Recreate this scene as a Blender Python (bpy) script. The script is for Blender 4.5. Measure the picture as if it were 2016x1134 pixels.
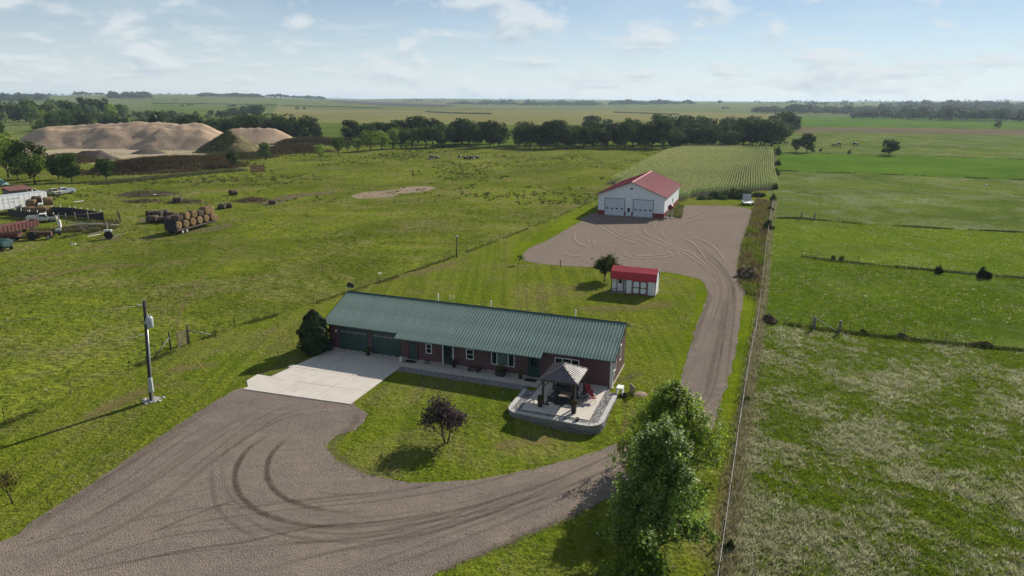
import bpy, math, random
import numpy as np
from mathutils import Vector, Matrix, noise as mnoise
from mathutils.geometry import delaunay_2d_cdt

for o in list(bpy.data.objects):
    bpy.data.objects.remove(o, do_unlink=True)
SC = bpy.context.scene
COL = SC.collection
R = math.radians
random.seed(7)
RNG = np.random.default_rng(7)

# ------------------------------------------------------------------ camera
F_PX, PITCH, ROLL, CAM_H = 1344.0, math.atan((567 - 198) / 1344.0), R(0.5), 25.0
cp, sp = math.cos(PITCH), math.sin(PITCH)
cF = Vector((0, cp, -sp)); r0 = Vector((1, 0, 0)); u0 = Vector((0, sp, cp))
cR = r0 * math.cos(ROLL) + u0 * math.sin(ROLL)
cU = -r0 * math.sin(ROLL) + u0 * math.cos(ROLL)
cam = bpy.data.cameras.new('camera')
cam.sensor_width = 36.0
cam.lens = 36.0 * F_PX / 2016.0
cam.clip_start = 0.5
cam.clip_end = 40000
camo = bpy.data.objects.new('camera', cam)
COL.objects.link(camo)
m = Matrix.Identity(4)
for i in range(3):
    m[i][0], m[i][1], m[i][2] = cR[i], cU[i], -cF[i]
m[2][3] = CAM_H
camo.matrix_world = m
SC.camera = camo

# ------------------------------------------------------------------ light
SUN_AZ, SUN_EL = R(50), R(29)          # direction towards the sun, from +X counterclockwise
sd = Vector((math.cos(SUN_EL) * math.cos(SUN_AZ), math.cos(SUN_EL) * math.sin(SUN_AZ), math.sin(SUN_EL)))
sun = bpy.data.lights.new('sun', 'SUN')
sun.energy = 5.0
sun.angle = R(0.6)
sun.color = (1.0, 0.93, 0.82)
suno = bpy.data.objects.new('sun', sun)
COL.objects.link(suno)
suno.rotation_euler = sd.to_track_quat('Z', 'Y').to_euler()
suno.location = (0, 0, 200)

W = bpy.data.worlds.new('World')
SC.world = W
W.use_nodes = True
nt = W.node_tree
nt.nodes.clear()
def wn(t, **k):
    n = nt.nodes.new(t)
    for a, b in k.items():
        setattr(n, a, b)
    return n
def lk(a, b):
    nt.links.new(a, b)
sky = wn('ShaderNodeTexSky', sky_type='NISHITA')
sky.sun_disc = False
sky.sun_elevation = SUN_EL
sky.sun_rotation = R(90) - SUN_AZ
sky.altitude = 300
sky.air_density = 0.85
sky.dust_density = 0.0
sky.ozone_density = 2.6
tc = wn('ShaderNodeTexCoord')
sep = wn('ShaderNodeSeparateXYZ'); lk(tc.outputs['Generated'], sep.inputs[0])
def wm(op, a, b=None, c=None, clamp=False):
    n = wn('ShaderNodeMath', operation=op, use_clamp=clamp)
    for i, v in enumerate((a, b, c)):
        if v is None:
            continue
        if isinstance(v, (int, float)):
            n.inputs[i].default_value = v
        else:
            lk(v, n.inputs[i])
    return n.outputs[0]
# cumulus puffs low over the land: noise on the sky direction, flattened
def wvec(sz):
    cmb = wn('ShaderNodeCombineXYZ')
    lk(sep.outputs[0], cmb.inputs[0]); lk(sep.outputs[1], cmb.inputs[1]); lk(wm('MULTIPLY', sep.outputs[2], sz), cmb.inputs[2])
    return cmb.outputs[0]
def wnoise(vec, scale, detail, rough, off, dist=0.0):
    mp = wn('ShaderNodeMapping'); mp.inputs['Location'].default_value = off
    lk(vec, mp.inputs[0])
    n = wn('ShaderNodeTexNoise'); n.inputs['Scale'].default_value = scale
    n.inputs['Detail'].default_value = detail; n.inputs['Roughness'].default_value = rough
    n.inputs['Distortion'].default_value = dist
    lk(mp.outputs[0], n.inputs['Vector'])
    return n.outputs[0]
def wrange(v, a, b, c, d):
    n = wn('ShaderNodeMapRange'); n.clamp = True
    for i, x in zip((1, 2, 3, 4), (a, b, c, d)):
        n.inputs[i].default_value = x
    lk(v, n.inputs[0])
    return n.outputs[0]
flat = wvec(2.3); flatter = wvec(5.0)
o1 = (0.37, 0.12, 0.21)
puff = wnoise(flat, 9.5, 6.0, 0.55, o1, 0.2)
puff_up = wnoise(flat, 9.5, 6.0, 0.55, (o1[0] + 0.008, o1[1], o1[2] + 0.03), 0.2)
small = wnoise(flatter, 12.0, 5.0, 0.55, (0.9, 0.3, 0.5), 0.2)
small_up = wnoise(flatter, 12.0, 5.0, 0.55, (0.905, 0.3, 0.525), 0.2)
thin = wnoise(flat, 3.0, 4.0, 0.5, (2.0, 1.0, 0.3), 0.4)
low = wrange(sep.outputs[2], 0.05, 0.6, 1.0, 0.25)      # seen edge-on the deck closes up, overhead it opens
c1 = wm('MULTIPLY', wrange(puff, 0.515, 0.63, 0, 0.85), low)
c2 = wm('MULTIPLY', wrange(small, 0.49, 0.64, 0, 0.8), wrange(sep.outputs[2], 0.05, 0.11, 1.0, 0.0))
veil = wm('MULTIPLY', wrange(thin, 0.38, 0.68, 0.22, 0.55), low)
hor = wrange(sep.outputs[2], 0.0, 0.13, 0.75, 0.2)
def wmix(f, a, b, mode='MIX'):
    n = wn('ShaderNodeMixRGB', blend_type=mode)
    for i, v in enumerate((f, a, b)):
        if isinstance(v, (int, float)): n.inputs[i].default_value = v
        elif isinstance(v, tuple): n.inputs[i].default_value = v + (1,)
        else: lk(v, n.inputs[i])
    return n.outputs[0]
BASE, LIT = (0.37, 0.435, 0.49), (0.535, 0.575, 0.595)
SKY_STR = 0.058
col = wmix(1.0, sky.outputs[0], (SKY_STR, SKY_STR, SKY_STR), 'MULTIPLY')
col = wmix(wm('MAXIMUM', veil, hor), col, (0.54, 0.60, 0.635))
col = wmix(c2, col, wmix(wrange(wm('SUBTRACT', small, small_up), -0.09, 0.07, 0, 1), BASE, LIT))
col = wmix(c1, col, wmix(wrange(wm('SUBTRACT', puff, puff_up), -0.10, 0.07, 0, 1), BASE, LIT))
bg = wn('ShaderNodeBackground'); lk(col, bg.inputs[0]); bg.inputs[1].default_value = 1.0
wo = wn('ShaderNodeOutputWorld'); lk(bg.outputs[0], wo.inputs[0])

SC.view_settings.view_transform = 'Standard'
SC.view_settings.look = 'None'
SC.view_settings.gamma = 1.0
SC.view_settings.exposure = 0.5
SC.view_settings.use_curve_mapping = False
SC.render.engine = 'CYCLES'
SC.cycles.max_bounces = 5
SC.cycles.diffuse_bounces = 2
SC.cycles.glossy_bounces = 2
SC.cycles.transmission_bounces = 3
SC.cycles.transparent_max_bounces = 8
SC.cycles.volume_bounces = 0
SC.cycles.use_denoising = True
SC.cycles.caustics_reflective = False
SC.cycles.caustics_refractive = False

# ------------------------------------------------------------------ helpers
def sstep(a, b, x):
    t = np.clip((np.asarray(x, float) - a) / (b - a), 0, 1)
    return t * t * (3 - 2 * t)

DIP = None
def gz(x, y):
    """ground height: level farmyard, a small dip below the patio, rolling land far out"""
    x = np.asarray(x, float); y = np.asarray(y, float)
    d = np.hypot(x, y)
    far = sstep(1400, 4200, d) * (24 + 11 * np.sin(x / 760 + 1.3) * np.cos(y / 1100) + 9 * np.sin(x / 350 + y / 600))
    dip = -0.62 * np.exp(-(((x - 4.6) / 6.5) ** 2 + ((y - 48.6) / 4.0) ** 2))
    return far + dip
def gzf(x, y):
    return float(gz(x, y))
def at(px, py, z=0.0):
    """where the sight line through a photo point meets the level z"""
    d = cF + cR * ((px - 1008) / F_PX) - cU * ((py - 567) / F_PX)
    t = (z - CAM_H) / d.z
    return Vector((d.x * t, d.y * t, z))
def far_at(px, dist):
    """a point at a given distance in the compass direction of a photo column"""
    d = cF + cR * ((px - 1008) / F_PX)
    a = math.atan2(d.y, d.x)
    x, y = dist * math.cos(a), dist * math.sin(a)
    return Vector((x, y, gzf(x, y)))

def link(o, parent=None):
    COL.objects.link(o)
    if parent:
        o.parent = parent
    return o
def tag(o, label, cat=None, group=None, kind=None):
    if label: o['label'] = label
    if cat: o['category'] = cat
    if group: o['group'] = group
    if kind: o['kind'] = kind
    return o
def thing(name, label, cat, loc=(0, 0, 0), rz=0.0, group=None, scale=None):
    o = bpy.data.objects.new(name, None)
    o.empty_display_size = 0.3
    o.location = loc; o.rotation_euler = (0, 0, rz)
    if scale is not None:
        o.scale = (scale,) * 3 if isinstance(scale, (int, float)) else scale
    link(o)
    return tag(o, label, cat, group)
def inst(name, me, parent=None, loc=(0, 0, 0), rot=(0, 0, 0), scale=None):
    o = bpy.data.objects.new(name, me)
    o.location = loc; o.rotation_euler = rot
    if scale is not None:
        o.scale = (scale,) * 3 if isinstance(scale, (int, float)) else scale
    return link(o, parent)
def copy_tree(o, parent=None):
    c = o.copy(); COL.objects.link(c); c.parent = parent
    for ch in list(o.children):
        copy_tree(ch, c)
    return c

class MB:
    def __init__(s):
        s.v = []; s.f = []; s.sm = []
    def add(s, vs, fs, smooth=False, M=None):
        n = len(s.v)
        if M is not None:
            vs = [M @ Vector(v) for v in vs]
        s.v += [tuple(v) for v in vs]
        s.f += [tuple(i + n for i in f) for f in fs]
        s.sm += [smooth] * len(fs)
        return s
    def box(s, x0, x1, y0, y1, z0, z1, M=None):
        vs = [(x, y, z) for z in (z0, z1) for y in (y0, y1) for x in (x0, x1)]
        return s.add(vs, [(0, 2, 3, 1), (4, 5, 7, 6), (0, 1, 5, 4), (2, 6, 7, 3), (0, 4, 6, 2), (1, 3, 7, 5)], M=M)
    def cbox(s, c, d, M=None):
        return s.box(c[0] - d[0] / 2, c[0] + d[0] / 2, c[1] - d[1] / 2, c[1] + d[1] / 2, c[2] - d[2] / 2, c[2] + d[2] / 2, M)
    def beam(s, a, b, w, h=None):
        a = Vector(a); b = Vector(b); h = h or w
        q = (b - a).to_track_quat('Z', 'Y').to_matrix().to_4x4(); q.translation = a
        return s.box(-w / 2, w / 2, -h / 2, h / 2, 0, (b - a).length, q)
    def cyl(s, a, b, r0, r1=None, n=8, caps=True, smooth=True):
        a = Vector(a); b = Vector(b); r1 = r0 if r1 is None else r1
        q = (b - a).to_track_quat('Z', 'Y').to_matrix()
        vs = []
        for p, r in ((a, r0), (b, r1)):
            for i in range(n):
                t = 2 * math.pi * i / n
                vs.append(p + q @ Vector((r * math.cos(t), r * math.sin(t), 0)))
        s.add(vs, [(i, (i + 1) % n, n + (i + 1) % n, n + i) for i in range(n)], smooth)
        if caps:
            k = len(s.v) - 2 * n
            s.f += [tuple(k + i for i in range(n - 1, -1, -1)), tuple(k + n + i for i in range(n))]
            s.sm += [False, False]
        return s
    def tube(s, pts, r, n=6, smooth=True):
        pts = [Vector(p) for p in pts]
        rs = r if hasattr(r, '__len__') else [r] * len(pts)
        vs = []
        for k, p in enumerate(pts):
            d = pts[min(k + 1, len(pts) - 1)] - pts[max(k - 1, 0)]
            q = d.to_track_quat('Z', 'Y').to_matrix()
            for i in range(n):
                t = 2 * math.pi * i / n
                vs.append(p + q @ Vector((rs[k] * math.cos(t), rs[k] * math.sin(t), 0)))
        fs = []
        for k in range(len(pts) - 1):
            for i in range(n):
                fs.append((k * n + i, k * n + (i + 1) % n, (k + 1) * n + (i + 1) % n, (k + 1) * n + i))
        s.add(vs, fs, smooth)
        k = len(s.v) - n * len(pts)
        s.f += [tuple(k + i for i in range(n - 1, -1, -1)), tuple(k + (len(pts) - 1) * n + i for i in range(n))]
        s.sm += [False, False]
        return s
    def lathe(s, prof, n=12, c=(0, 0, 0), smooth=True):
        vs = []
        for r, z in prof:
            for i in range(n):
                t = 2 * math.pi * i / n
                vs.append((c[0] + r * math.cos(t), c[1] + r * math.sin(t), c[2] + z))
        fs = []
        for k in range(len(prof) - 1):
            for i in range(n):
                fs.append((k * n + i, k * n + (i + 1) % n, (k + 1) * n + (i + 1) % n, (k + 1) * n + i))
        return s.add(vs, fs, smooth)
    def prism(s, poly, z0, z1, M=None):
        n = len(poly)
        vs = [(p[0], p[1], z0) for p in poly] + [(p[0], p[1], z1) for p in poly]
        fs = [(i, (i + 1) % n, n + (i + 1) % n, n + i) for i in range(n)]
        fs += [tuple(range(n - 1, -1, -1)), tuple(range(n, 2 * n))]
        return s.add(vs, fs, M=M)
    def extr(s, prof, x0, x1):
        """profile in (y,z) swept along x"""
        n = len(prof)
        vs = [(x0, p[0], p[1]) for p in prof] + [(x1, p[0], p[1]) for p in prof]
        fs = [(i, n + i, n + (i + 1) % n, (i + 1) % n) for i in range(n)]
        fs += [tuple(range(n)), tuple(range(2 * n - 1, n - 1, -1))]
        return s.add(vs, fs)
    def mesh(s, name, mat):
        me = bpy.data.meshes.new(name)
        me.from_pydata(s.v, [], s.f)
        me.polygons.foreach_set('use_smooth', s.sm)
        if mat is not None:
            me.materials.append(mat)
        me.update()
        return me
    def build(s, name, mat, parent=None, loc=(0, 0, 0), rot=(0, 0, 0), recalc=True):
        me = s.mesh(name, mat)
        return inst(name, me, parent, loc, rot)

def np_mesh(name, verts, faces, mat, col=None, smooth=False):
    """verts Nx3, faces MxK arrays (K = 3 or 4)"""
    me = bpy.data.meshes.new(name)
    nv, (nf, k) = len(verts), faces.shape
    me.vertices.add(nv); me.vertices.foreach_set('co', np.ascontiguousarray(verts, np.float32).ravel())
    me.loops.add(nf * k); me.loops.foreach_set('vertex_index', np.ascontiguousarray(faces, np.int32).ravel())
    me.polygons.add(nf); me.polygons.foreach_set('loop_start', np.arange(0, nf * k, k, dtype=np.int32))
    if smooth:
        me.polygons.foreach_set('use_smooth', np.ones(nf, bool))
    if col is not None:
        ca = me.color_attributes.new('Col', 'FLOAT_COLOR', 'POINT')
        c4 = np.ones((nv, 4), np.float32); c4[:, :3] = col
        ca.data.foreach_set('color', c4.ravel())
    if mat is not None:
        me.materials.append(mat)
    me.update()
    me.validate()
    return me

# ------------------------------------------------------------------ materials
MATS = {}
class NT:
    def __init__(s, name):
        s.m = bpy.data.materials.new(name); s.m.use_nodes = True
        s.t = s.m.node_tree; s.t.nodes.clear()
        s.out = s.n('ShaderNodeOutputMaterial')
        g = s.n('ShaderNodeNewGeometry'); s.pos = g.outputs['Position']
        MATS[name] = s.m
    def n(s, t, **k):
        o = s.t.nodes.new(t)
        for a, b in k.items():
            setattr(o, a, b)
        return o
    def l(s, a, b):
        s.t.links.new(a, b)
    def put(s, sock, v):
        if isinstance(v, (int, float)):
            sock.default_value = v
        elif isinstance(v, (tuple, list)):
            sock.default_value = tuple(v) + ((1,) if len(v) == 3 and len(sock.default_value) == 4 else ())
        else:
            s.l(v, sock)
    def noise(s, scale, detail=4, rough=0.55, dist=0.0, vec=None, sc3=None, rot=None):
        v = vec or s.pos
        if sc3 or rot:
            mp = s.n('ShaderNodeMapping'); s.l(v, mp.inputs[0])
            if sc3: mp.inputs['Scale'].default_value = sc3
            if rot: mp.inputs['Rotation'].default_value = rot
            v = mp.outputs[0]
        o = s.n('ShaderNodeTexNoise')
        o.inputs['Scale'].default_value = scale; o.inputs['Detail'].default_value = detail
        o.inputs['Roughness'].default_value = rough; o.inputs['Distortion'].default_value = dist
        s.l(v, o.inputs['Vector'])
        return o.outputs[0]
    def rng(s, v, a, b, c=0.0, d=1.0):
        o = s.n('ShaderNodeMapRange'); o.clamp = True
        for i, x in zip((1, 2, 3, 4), (a, b, c, d)):
            o.inputs[i].default_value = x
        s.l(v, o.inputs[0]); return o.outputs[0]
    def mix(s, f, a, b, mode='MIX'):
        o = s.n('ShaderNodeMixRGB', blend_type=mode)
        s.put(o.inputs[0], f); s.put(o.inputs[1], a); s.put(o.inputs[2], b)
        return o.outputs[0]
    def math(s, op, a, b=0.0, clamp=False):
        o = s.n('ShaderNodeMath', operation=op, use_clamp=clamp)
        s.put(o.inputs[0], a); s.put(o.inputs[1], b)
        return o.outputs[0]
    def bump(s, h, strength, dist, nrm=None):
        o = s.n('ShaderNodeBump'); o.inputs['Strength'].default_value = strength; o.inputs['Distance'].default_value = dist
        s.l(h, o.inputs['Height'])
        if nrm: s.l(nrm, o.inputs['Normal'])
        return o.outputs[0]
    def princ(s, col, rough=0.8, metal=0.0, spec=0.3, nrm=None, alpha=None, **kw):
        o = s.n('ShaderNodeBsdfPrincipled')
        s.put(o.inputs['Base Color'], col); s.put(o.inputs['Roughness'], rough); s.put(o.inputs['Metallic'], metal)
        s.put(o.inputs['Specular IOR Level'], spec)
        if nrm: s.l(nrm, o.inputs['Normal'])
        if alpha is not None: s.put(o.inputs['Alpha'], alpha)
        s.l(o.outputs[0], s.out.inputs[0])
        return o

def plain(name, col, rough=0.6, metal=0.0, spec=0.4, var=0.12, scale=3.0, grime=0.0, bump=0.0, bscale=20.0, local=True):
    """paint, wood, metal ... with slight mottling, dirt and relief"""
    k = NT(name)
    v = None
    if local:
        t = k.n('ShaderNodeTexCoord'); v = t.outputs['Object']
    n = k.noise(scale, 6, 0.6, vec=v)
    c = k.mix(k.rng(n, 0.3, 0.7), [x * (1 - var) for x in col], [min(1, x * (1 + var)) for x in col])
    if grime:
        g = k.noise(scale * 0.35, 7, 0.7, vec=v)
        c = k.mix(k.rng(g, 0.52, 0.75, 0, grime), c, [x * 0.35 + 0.02 for x in col])
    nr = None
    if bump:
        nr = k.bump(k.noise(bscale, 5, 0.6, vec=v), bump, 0.02)
    rr = k.rng(n, 0.3, 0.7, max(0.05, rough - 0.08), min(1, rough + 0.08))
    k.princ(c, rr, metal, spec, nr)
    return k.m

def grass_mat(name, dark, mid, light, straw, s_amt=0.3, fine=7.0, patch=0.06, bump=0.6, bd=0.12, green=None, stripes=None, aniso=None):
    k = NT(name)
    big = k.noise(patch, 5, 0.6, 0.6)
    med = k.noise(patch * 7, 5, 0.62, 0.4, sc3=aniso)
    fin = k.noise(fine, 4, 0.7, sc3=aniso)
    c = k.mix(k.rng(med, 0.34, 0.66), mid, light)
    c = k.mix(k.rng(big, 0.36, 0.62, 0, 0.7), c, green or dark)
    st = k.noise(patch * 2.3, 7, 0.68, 1.0)
    c = k.mix(k.rng(st, 0.47, 0.66, 0, s_amt), c, straw)
    c = k.mix(k.rng(fin, 0.36, 0.60, 0.8, 0.0), c, dark)  # shade in the pits between tufts, painted into the colour where relief is low
    if stripes:
        w = k.noise(stripes, 3, 0.5, 0.2, sc3=(1.0, 0.035, 1.0), rot=(0, 0, R(20)))
        c = k.mix(k.rng(w, 0.44, 0.56, 0, 0.42), c, light)
    h = k.math('ADD', fin, k.math('MULTIPLY', k.noise(fine * 0.3, 4, 0.6), 1.2))
    k.princ(c, 1.0, 0, 0.0, k.bump(h, bump, bd))
    return k.m

def attr_leaf(name, trans=0.35, rough=0.55, gloss=0.25, tint=(1, 1, 1), var=0.25):
    """foliage: diffuse + light coming through the blade, colour from the blade itself"""
    k = NT(name)
    a = k.n('ShaderNodeVertexColor'); a.layer_name = 'Col'
    oi = k.n('ShaderNodeObjectInfo')
    hsv = k.n('ShaderNodeHueSaturation')
    k.l(a.outputs[0], hsv.inputs['Color'])
    k.l(k.rng(oi.outputs['Random'], 0, 1, 0.485, 0.515), hsv.inputs['Hue'])
    k.l(k.rng(oi.outputs['Random'], 0, 1, 1 - var, 1 + var), hsv.inputs['Value'])
    c = k.mix(1.0, hsv.outputs[0], tint, 'MULTIPLY')
    p = k.princ(c, rough, 0, gloss)
    t = k.n('ShaderNodeBsdfTranslucent')
    k.l(k.mix(1.0, c, (1.15, 1.22, 0.85), 'MULTIPLY'), t.inputs['Color'])
    mx = k.n('ShaderNodeMixShader'); mx.inputs[0].default_value = trans
    k.l(p.outputs[0], mx.inputs[1]); k.l(t.outputs[0], mx.inputs[2]); k.l(mx.outputs[0], k.out.inputs[0])
    return k.m

def roof_metal(name, col, rough=0.38, spec=0.6):
    k = NT(name)
    t = k.n('ShaderNodeTexCoord'); v = t.outputs['Object']
    n = k.noise(0.9, 6, 0.65, vec=v)
    s = k.noise(6.0, 4, 0.6, vec=v, sc3=(1.0, 0.08, 1.0))
    oi = k.n('ShaderNodeObjectInfo')
    c = k.mix(k.rng(n, 0.3, 0.7), [x * 0.78 for x in col], [x * 1.2 for x in col])
    c = k.mix(k.rng(s, 0.45, 0.7, 0, 0.18), c, [x * 0.6 + 0.03 for x in col])
    c = k.mix(k.rng(oi.outputs['Random'], 0, 1, 0.0, 0.3), c, [x * 0.7 for x in col])
    k.princ(c, k.rng(n, 0.3, 0.7, rough - 0.06, rough + 0.1), 0.0, spec, k.bump(n, 0.08, 0.03))
    return k.m

def gravel_mat(name, a, b, c, scale=9.0):
    k = NT(name)
    big = k.noise(0.12, 5, 0.6, 0.5)
    med = k.noise(0.9, 6, 0.65, 0.3)
    streak = k.noise(1.3, 4, 0.6, 0.0, sc3=(0.25, 1.0, 1.0), rot=(0, 0, R(-25)))
    fin = k.noise(scale, 3, 0.75)
    v = k.n('ShaderNodeTexVoronoi'); v.inputs['Scale'].default_value = scale * 1.6; k.l(k.pos, v.inputs['Vector'])
    col = k.mix(k.rng(med, 0.35, 0.65), a, b)
    col = k.mix(k.rng(big, 0.4, 0.62, 0, 0.75), col, c)
    col = k.mix(k.rng(streak, 0.5, 0.7, 0, 0.35), col, [x * 1.25 for x in b])
    col = k.mix(k.rng(fin, 0.33, 0.6, 0.5, 0.0), col, [x * 0.42 for x in a])
    col = k.mix(k.rng(v.outputs['Color'], 0.6, 0.98, 0, 0.22), col, [min(1, x * 1.7) for x in b])
    h = k.math('ADD', fin, v.outputs['Distance'])
    k.princ(col, 1.0, 0, 0.0, k.bump(h, 0.8, 0.05))
    return k.m

def track_mat(name, col, a0=0.42, a1=0.6, amax=0.8, scale=2.2):
    k = NT(name)
    n = k.noise(scale, 6, 0.7)
    f = k.noise(9.0, 3, 0.7)
    t = k.n('ShaderNodeTexCoord')
    uv = k.n('ShaderNodeSeparateXYZ'); k.l(t.outputs['UV'], uv.inputs[0])
    edge = k.rng(k.math('ABSOLUTE', k.math('SUBTRACT', uv.outputs[0], 0.5)), 0.2, 0.5, 1.0, 0.0)
    ends = k.rng(k.math('ABSOLUTE', k.math('SUBTRACT', uv.outputs[1], 0.5)), 0.32, 0.5, 1.0, 0.0)
    al = k.math('MULTIPLY', k.rng(n, a0 - 0.1, a1, 0.15, amax), k.math('MULTIPLY', edge, ends))
    c = k.mix(k.rng(f, 0.35, 0.65), [x * 0.7 for x in col], [x * 1.2 for x in col])
    k.princ(c, 1.0, 0, 0.0, k.bump(f, 0.6, 0.04), alpha=al)
    return k.m

M = {}
M['pasture'] = grass_mat('pasture_grass', (0.062, 0.082, 0.013), (0.158, 0.195, 0.022), (0.235, 0.27, 0.028), (0.28, 0.225, 0.115), 0.65, 1.7, 0.03, 1.0, 0.45, aniso=(0.6, 1.0, 1.0))
M['lawn'] = grass_mat('lawn_grass', (0.036, 0.05, 0.009), (0.132, 0.158, 0.02), (0.19, 0.215, 0.022), (0.25, 0.20, 0.095), 0.8, 3.0, 0.04, 1.0, 0.3, green=(0.115, 0.185, 0.009), stripes=0.9)
M['verge'] = grass_mat('verge_grass', (0.055, 0.09, 0.006), (0.145, 0.21, 0.008), (0.225, 0.27, 0.010), (0.25, 0.24, 0.03), 0.4, 5.0, 0.12, 0.9, 0.15)
M['rough'] = grass_mat('rough_pasture_grass', (0.055, 0.07, 0.014), (0.14, 0.18, 0.024), (0.20, 0.235, 0.03), (0.40, 0.37, 0.27), 0.8, 3.0, 0.09, 1.0, 0.4)
M['lush'] = grass_mat('lush_pasture_grass', (0.04, 0.075, 0.008), (0.11, 0.175, 0.012), (0.175, 0.24, 0.015), (0.30, 0.27, 0.17), 0.3, 3.0, 0.06, 0.9, 0.25)
M['mixed'] = grass_mat('mixed_pasture_grass', (0.06, 0.10, 0.010), (0.135, 0.195, 0.016), (0.195, 0.255, 0.018), (0.29, 0.27, 0.17), 0.25, 2.6, 0.05, 0.8, 0.2)
M['grey'] = grass_mat('grey_pasture_grass', (0.055, 0.085, 0.014), (0.13, 0.175, 0.032), (0.18, 0.22, 0.042), (0.31, 0.30, 0.22), 0.5, 1.0, 0.03, 1.0, 0.3)
M['alfalfa'] = grass_mat('alfalfa_leaf', (0.05, 0.10, 0.012), (0.085, 0.168, 0.02), (0.12, 0.20, 0.024), (0.165, 0.215, 0.03), 0.35, 0.9, 0.02, 0.7, 0.3)
M['stubble'] = grass_mat('stubble_ground', (0.10, 0.085, 0.05), (0.16, 0.13, 0.08), (0.19, 0.15, 0.09), (0.14, 0.15, 0.06), 0.4, 1.0, 0.02, 0.5, 0.2)
M['ripe'] = grass_mat('ripening_crop', (0.13, 0.13, 0.045), (0.21, 0.19, 0.07), (0.25, 0.22, 0.085), (0.17, 0.18, 0.055), 0.5, 0.35, 0.003, 0.4, 0.3)
M['crop'] = grass_mat('green_crop', (0.06, 0.09, 0.016), (0.10, 0.14, 0.022), (0.125, 0.17, 0.028), (0.16, 0.17, 0.045), 0.3, 0.6, 0.006, 0.5, 0.3)
M['farcrop'] = grass_mat('far_crop', (0.085, 0.11, 0.03), (0.135, 0.16, 0.05), (0.16, 0.18, 0.06), (0.18, 0.17, 0.07), 0.5, 0.2, 0.0022, 0.3, 0.3)
M['purple'] = grass_mat('bare_brush_hill', (0.07, 0.065, 0.06), (0.10, 0.09, 0.08), (0.12, 0.105, 0.09), (0.10, 0.11, 0.06), 0.4, 0.2, 0.004, 0.3, 0.3)
M['gravel'] = gravel_mat('crushed_gravel', (0.20, 0.163, 0.135), (0.25, 0.205, 0.162), (0.172, 0.14, 0.132))
M['yard'] = gravel_mat('yard_gravel', (0.20, 0.162, 0.13), (0.235, 0.19, 0.152), (0.205, 0.16, 0.135), 6.0)
M['dirt'] = gravel_mat('bare_dirt', (0.26, 0.20, 0.15), (0.30, 0.235, 0.18), (0.28, 0.21, 0.16), 3.0)
M['rocks'] = gravel_mat('rock_bed', (0.17, 0.165, 0.16), (0.30, 0.29, 0.28), (0.22, 0.21, 0.20), 5.5)
M['track_dark'] = track_mat('tyre_mark_dark', (0.115, 0.088, 0.068), 0.42, 0.7, 0.6, 1.8)
M['track_mid'] = track_mat('tyre_mark_mid', (0.13, 0.103, 0.084), 0.45, 0.68, 0.36)
M['track_soft'] = track_mat('tyre_mark_soft', (0.15, 0.118, 0.095), 0.42, 0.72, 0.4, 0.7)
M['track_pale'] = track_mat('tyre_mark_pale', (0.27, 0.225, 0.18), 0.42, 0.7, 0.38, 1.0)
M['worn'] = track_mat('worn_dry_grass', (0.23, 0.175, 0.085), 0.42, 0.68, 0.62, 0.9)
M['track_light'] = track_mat('tyre_mark_light', (0.37, 0.31, 0.23), 0.40, 0.66, 0.75, 1.4)
M['concrete'] = plain('concrete', (0.50, 0.46, 0.40), 0.9, var=0.09, scale=0.8, grime=0.25, bump=0.3, bscale=30)
M['shade_concrete'] = M['concrete']
M['block'] = plain('wall_block_stone', (0.21, 0.205, 0.20), 0.9, var=0.35, scale=4, grime=0.3, bump=0.9, bscale=12)
M['cap'] = plain('cap_stone', (0.42, 0.405, 0.38), 0.9, var=0.12, scale=3, grime=0.2, bump=0.5, bscale=25)
M['siding'] = None
def siding(name, col, pitch=0.15, vertical=False, depth=0.02):
    k = NT(name)
    t = k.n('ShaderNodeTexCoord'); v = t.outputs['Object']
    sp_ = k.n('ShaderNodeSeparateXYZ'); k.l(v, sp_.inputs[0])
    ax = k.math('ADD', sp_.outputs[0], sp_.outputs[1]) if vertical else sp_.outputs[2]
    fr = k.math('FRACT', k.math('DIVIDE', ax, pitch))
    n = k.noise(1.4, 6, 0.65, vec=v)
    c = k.mix(k.rng(n, 0.3, 0.7), [x * 0.85 for x in col], [min(1, x * 1.12) for x in col])
    c = k.mix(k.rng(fr, 0.0, 0.1, 0.4, 0.0), c, [x * 0.4 for x in col])
    k.princ(c, 0.55, 0, 0.35, k.bump(fr, 0.6, depth))
    return k.m
M['siding'] = siding('burgundy_siding', (0.12, 0.062, 0.066), 0.16)
M['white_rib'] = siding('white_ribbed_steel', (0.70, 0.73, 0.76), 0.30, True, 0.03)
M['red_rib'] = siding('red_ribbed_steel', (0.19, 0.022, 0.025), 0.30, True, 0.03)
M['shed_white'] = siding('white_grooved_board', (0.72, 0.74, 0.76), 0.2, True, 0.02)
M['roof_green'] = roof_metal('green_roof_steel', (0.165, 0.245, 0.207), 0.45, 0.32)
M['roof_red'] = roof_metal('red_roof_steel', (0.29, 0.05, 0.072), 0.6, 0.09)
M['roof_shed'] = roof_metal('bright_red_roof_steel', (0.46, 0.02, 0.035), 0.42, 0.4)
M['roof_gaz'] = roof_metal('brown_roof_steel', (0.14, 0.12, 0.125), 0.5, 0.45)
M['trim_green'] = plain('dark_green_trim', (0.02, 0.05, 0.045), 0.4)
M['door_green'] = plain('green_garage_door', (0.022, 0.055, 0.05), 0.45)
M['white'] = plain('white_paint', (0.74, 0.74, 0.72), 0.5, grime=0.15)
M['white_door'] = plain('white_steel_door', (0.52, 0.57, 0.62), 0.5, grime=0.15)
M['offwhite'] = plain('weathered_white', (0.62, 0.60, 0.54), 0.6, grime=0.3)
M['dark_wood'] = plain('dark_stained_wood', (0.07, 0.05, 0.04), 0.7, var=0.2, scale=6, bump=0.3)
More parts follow.
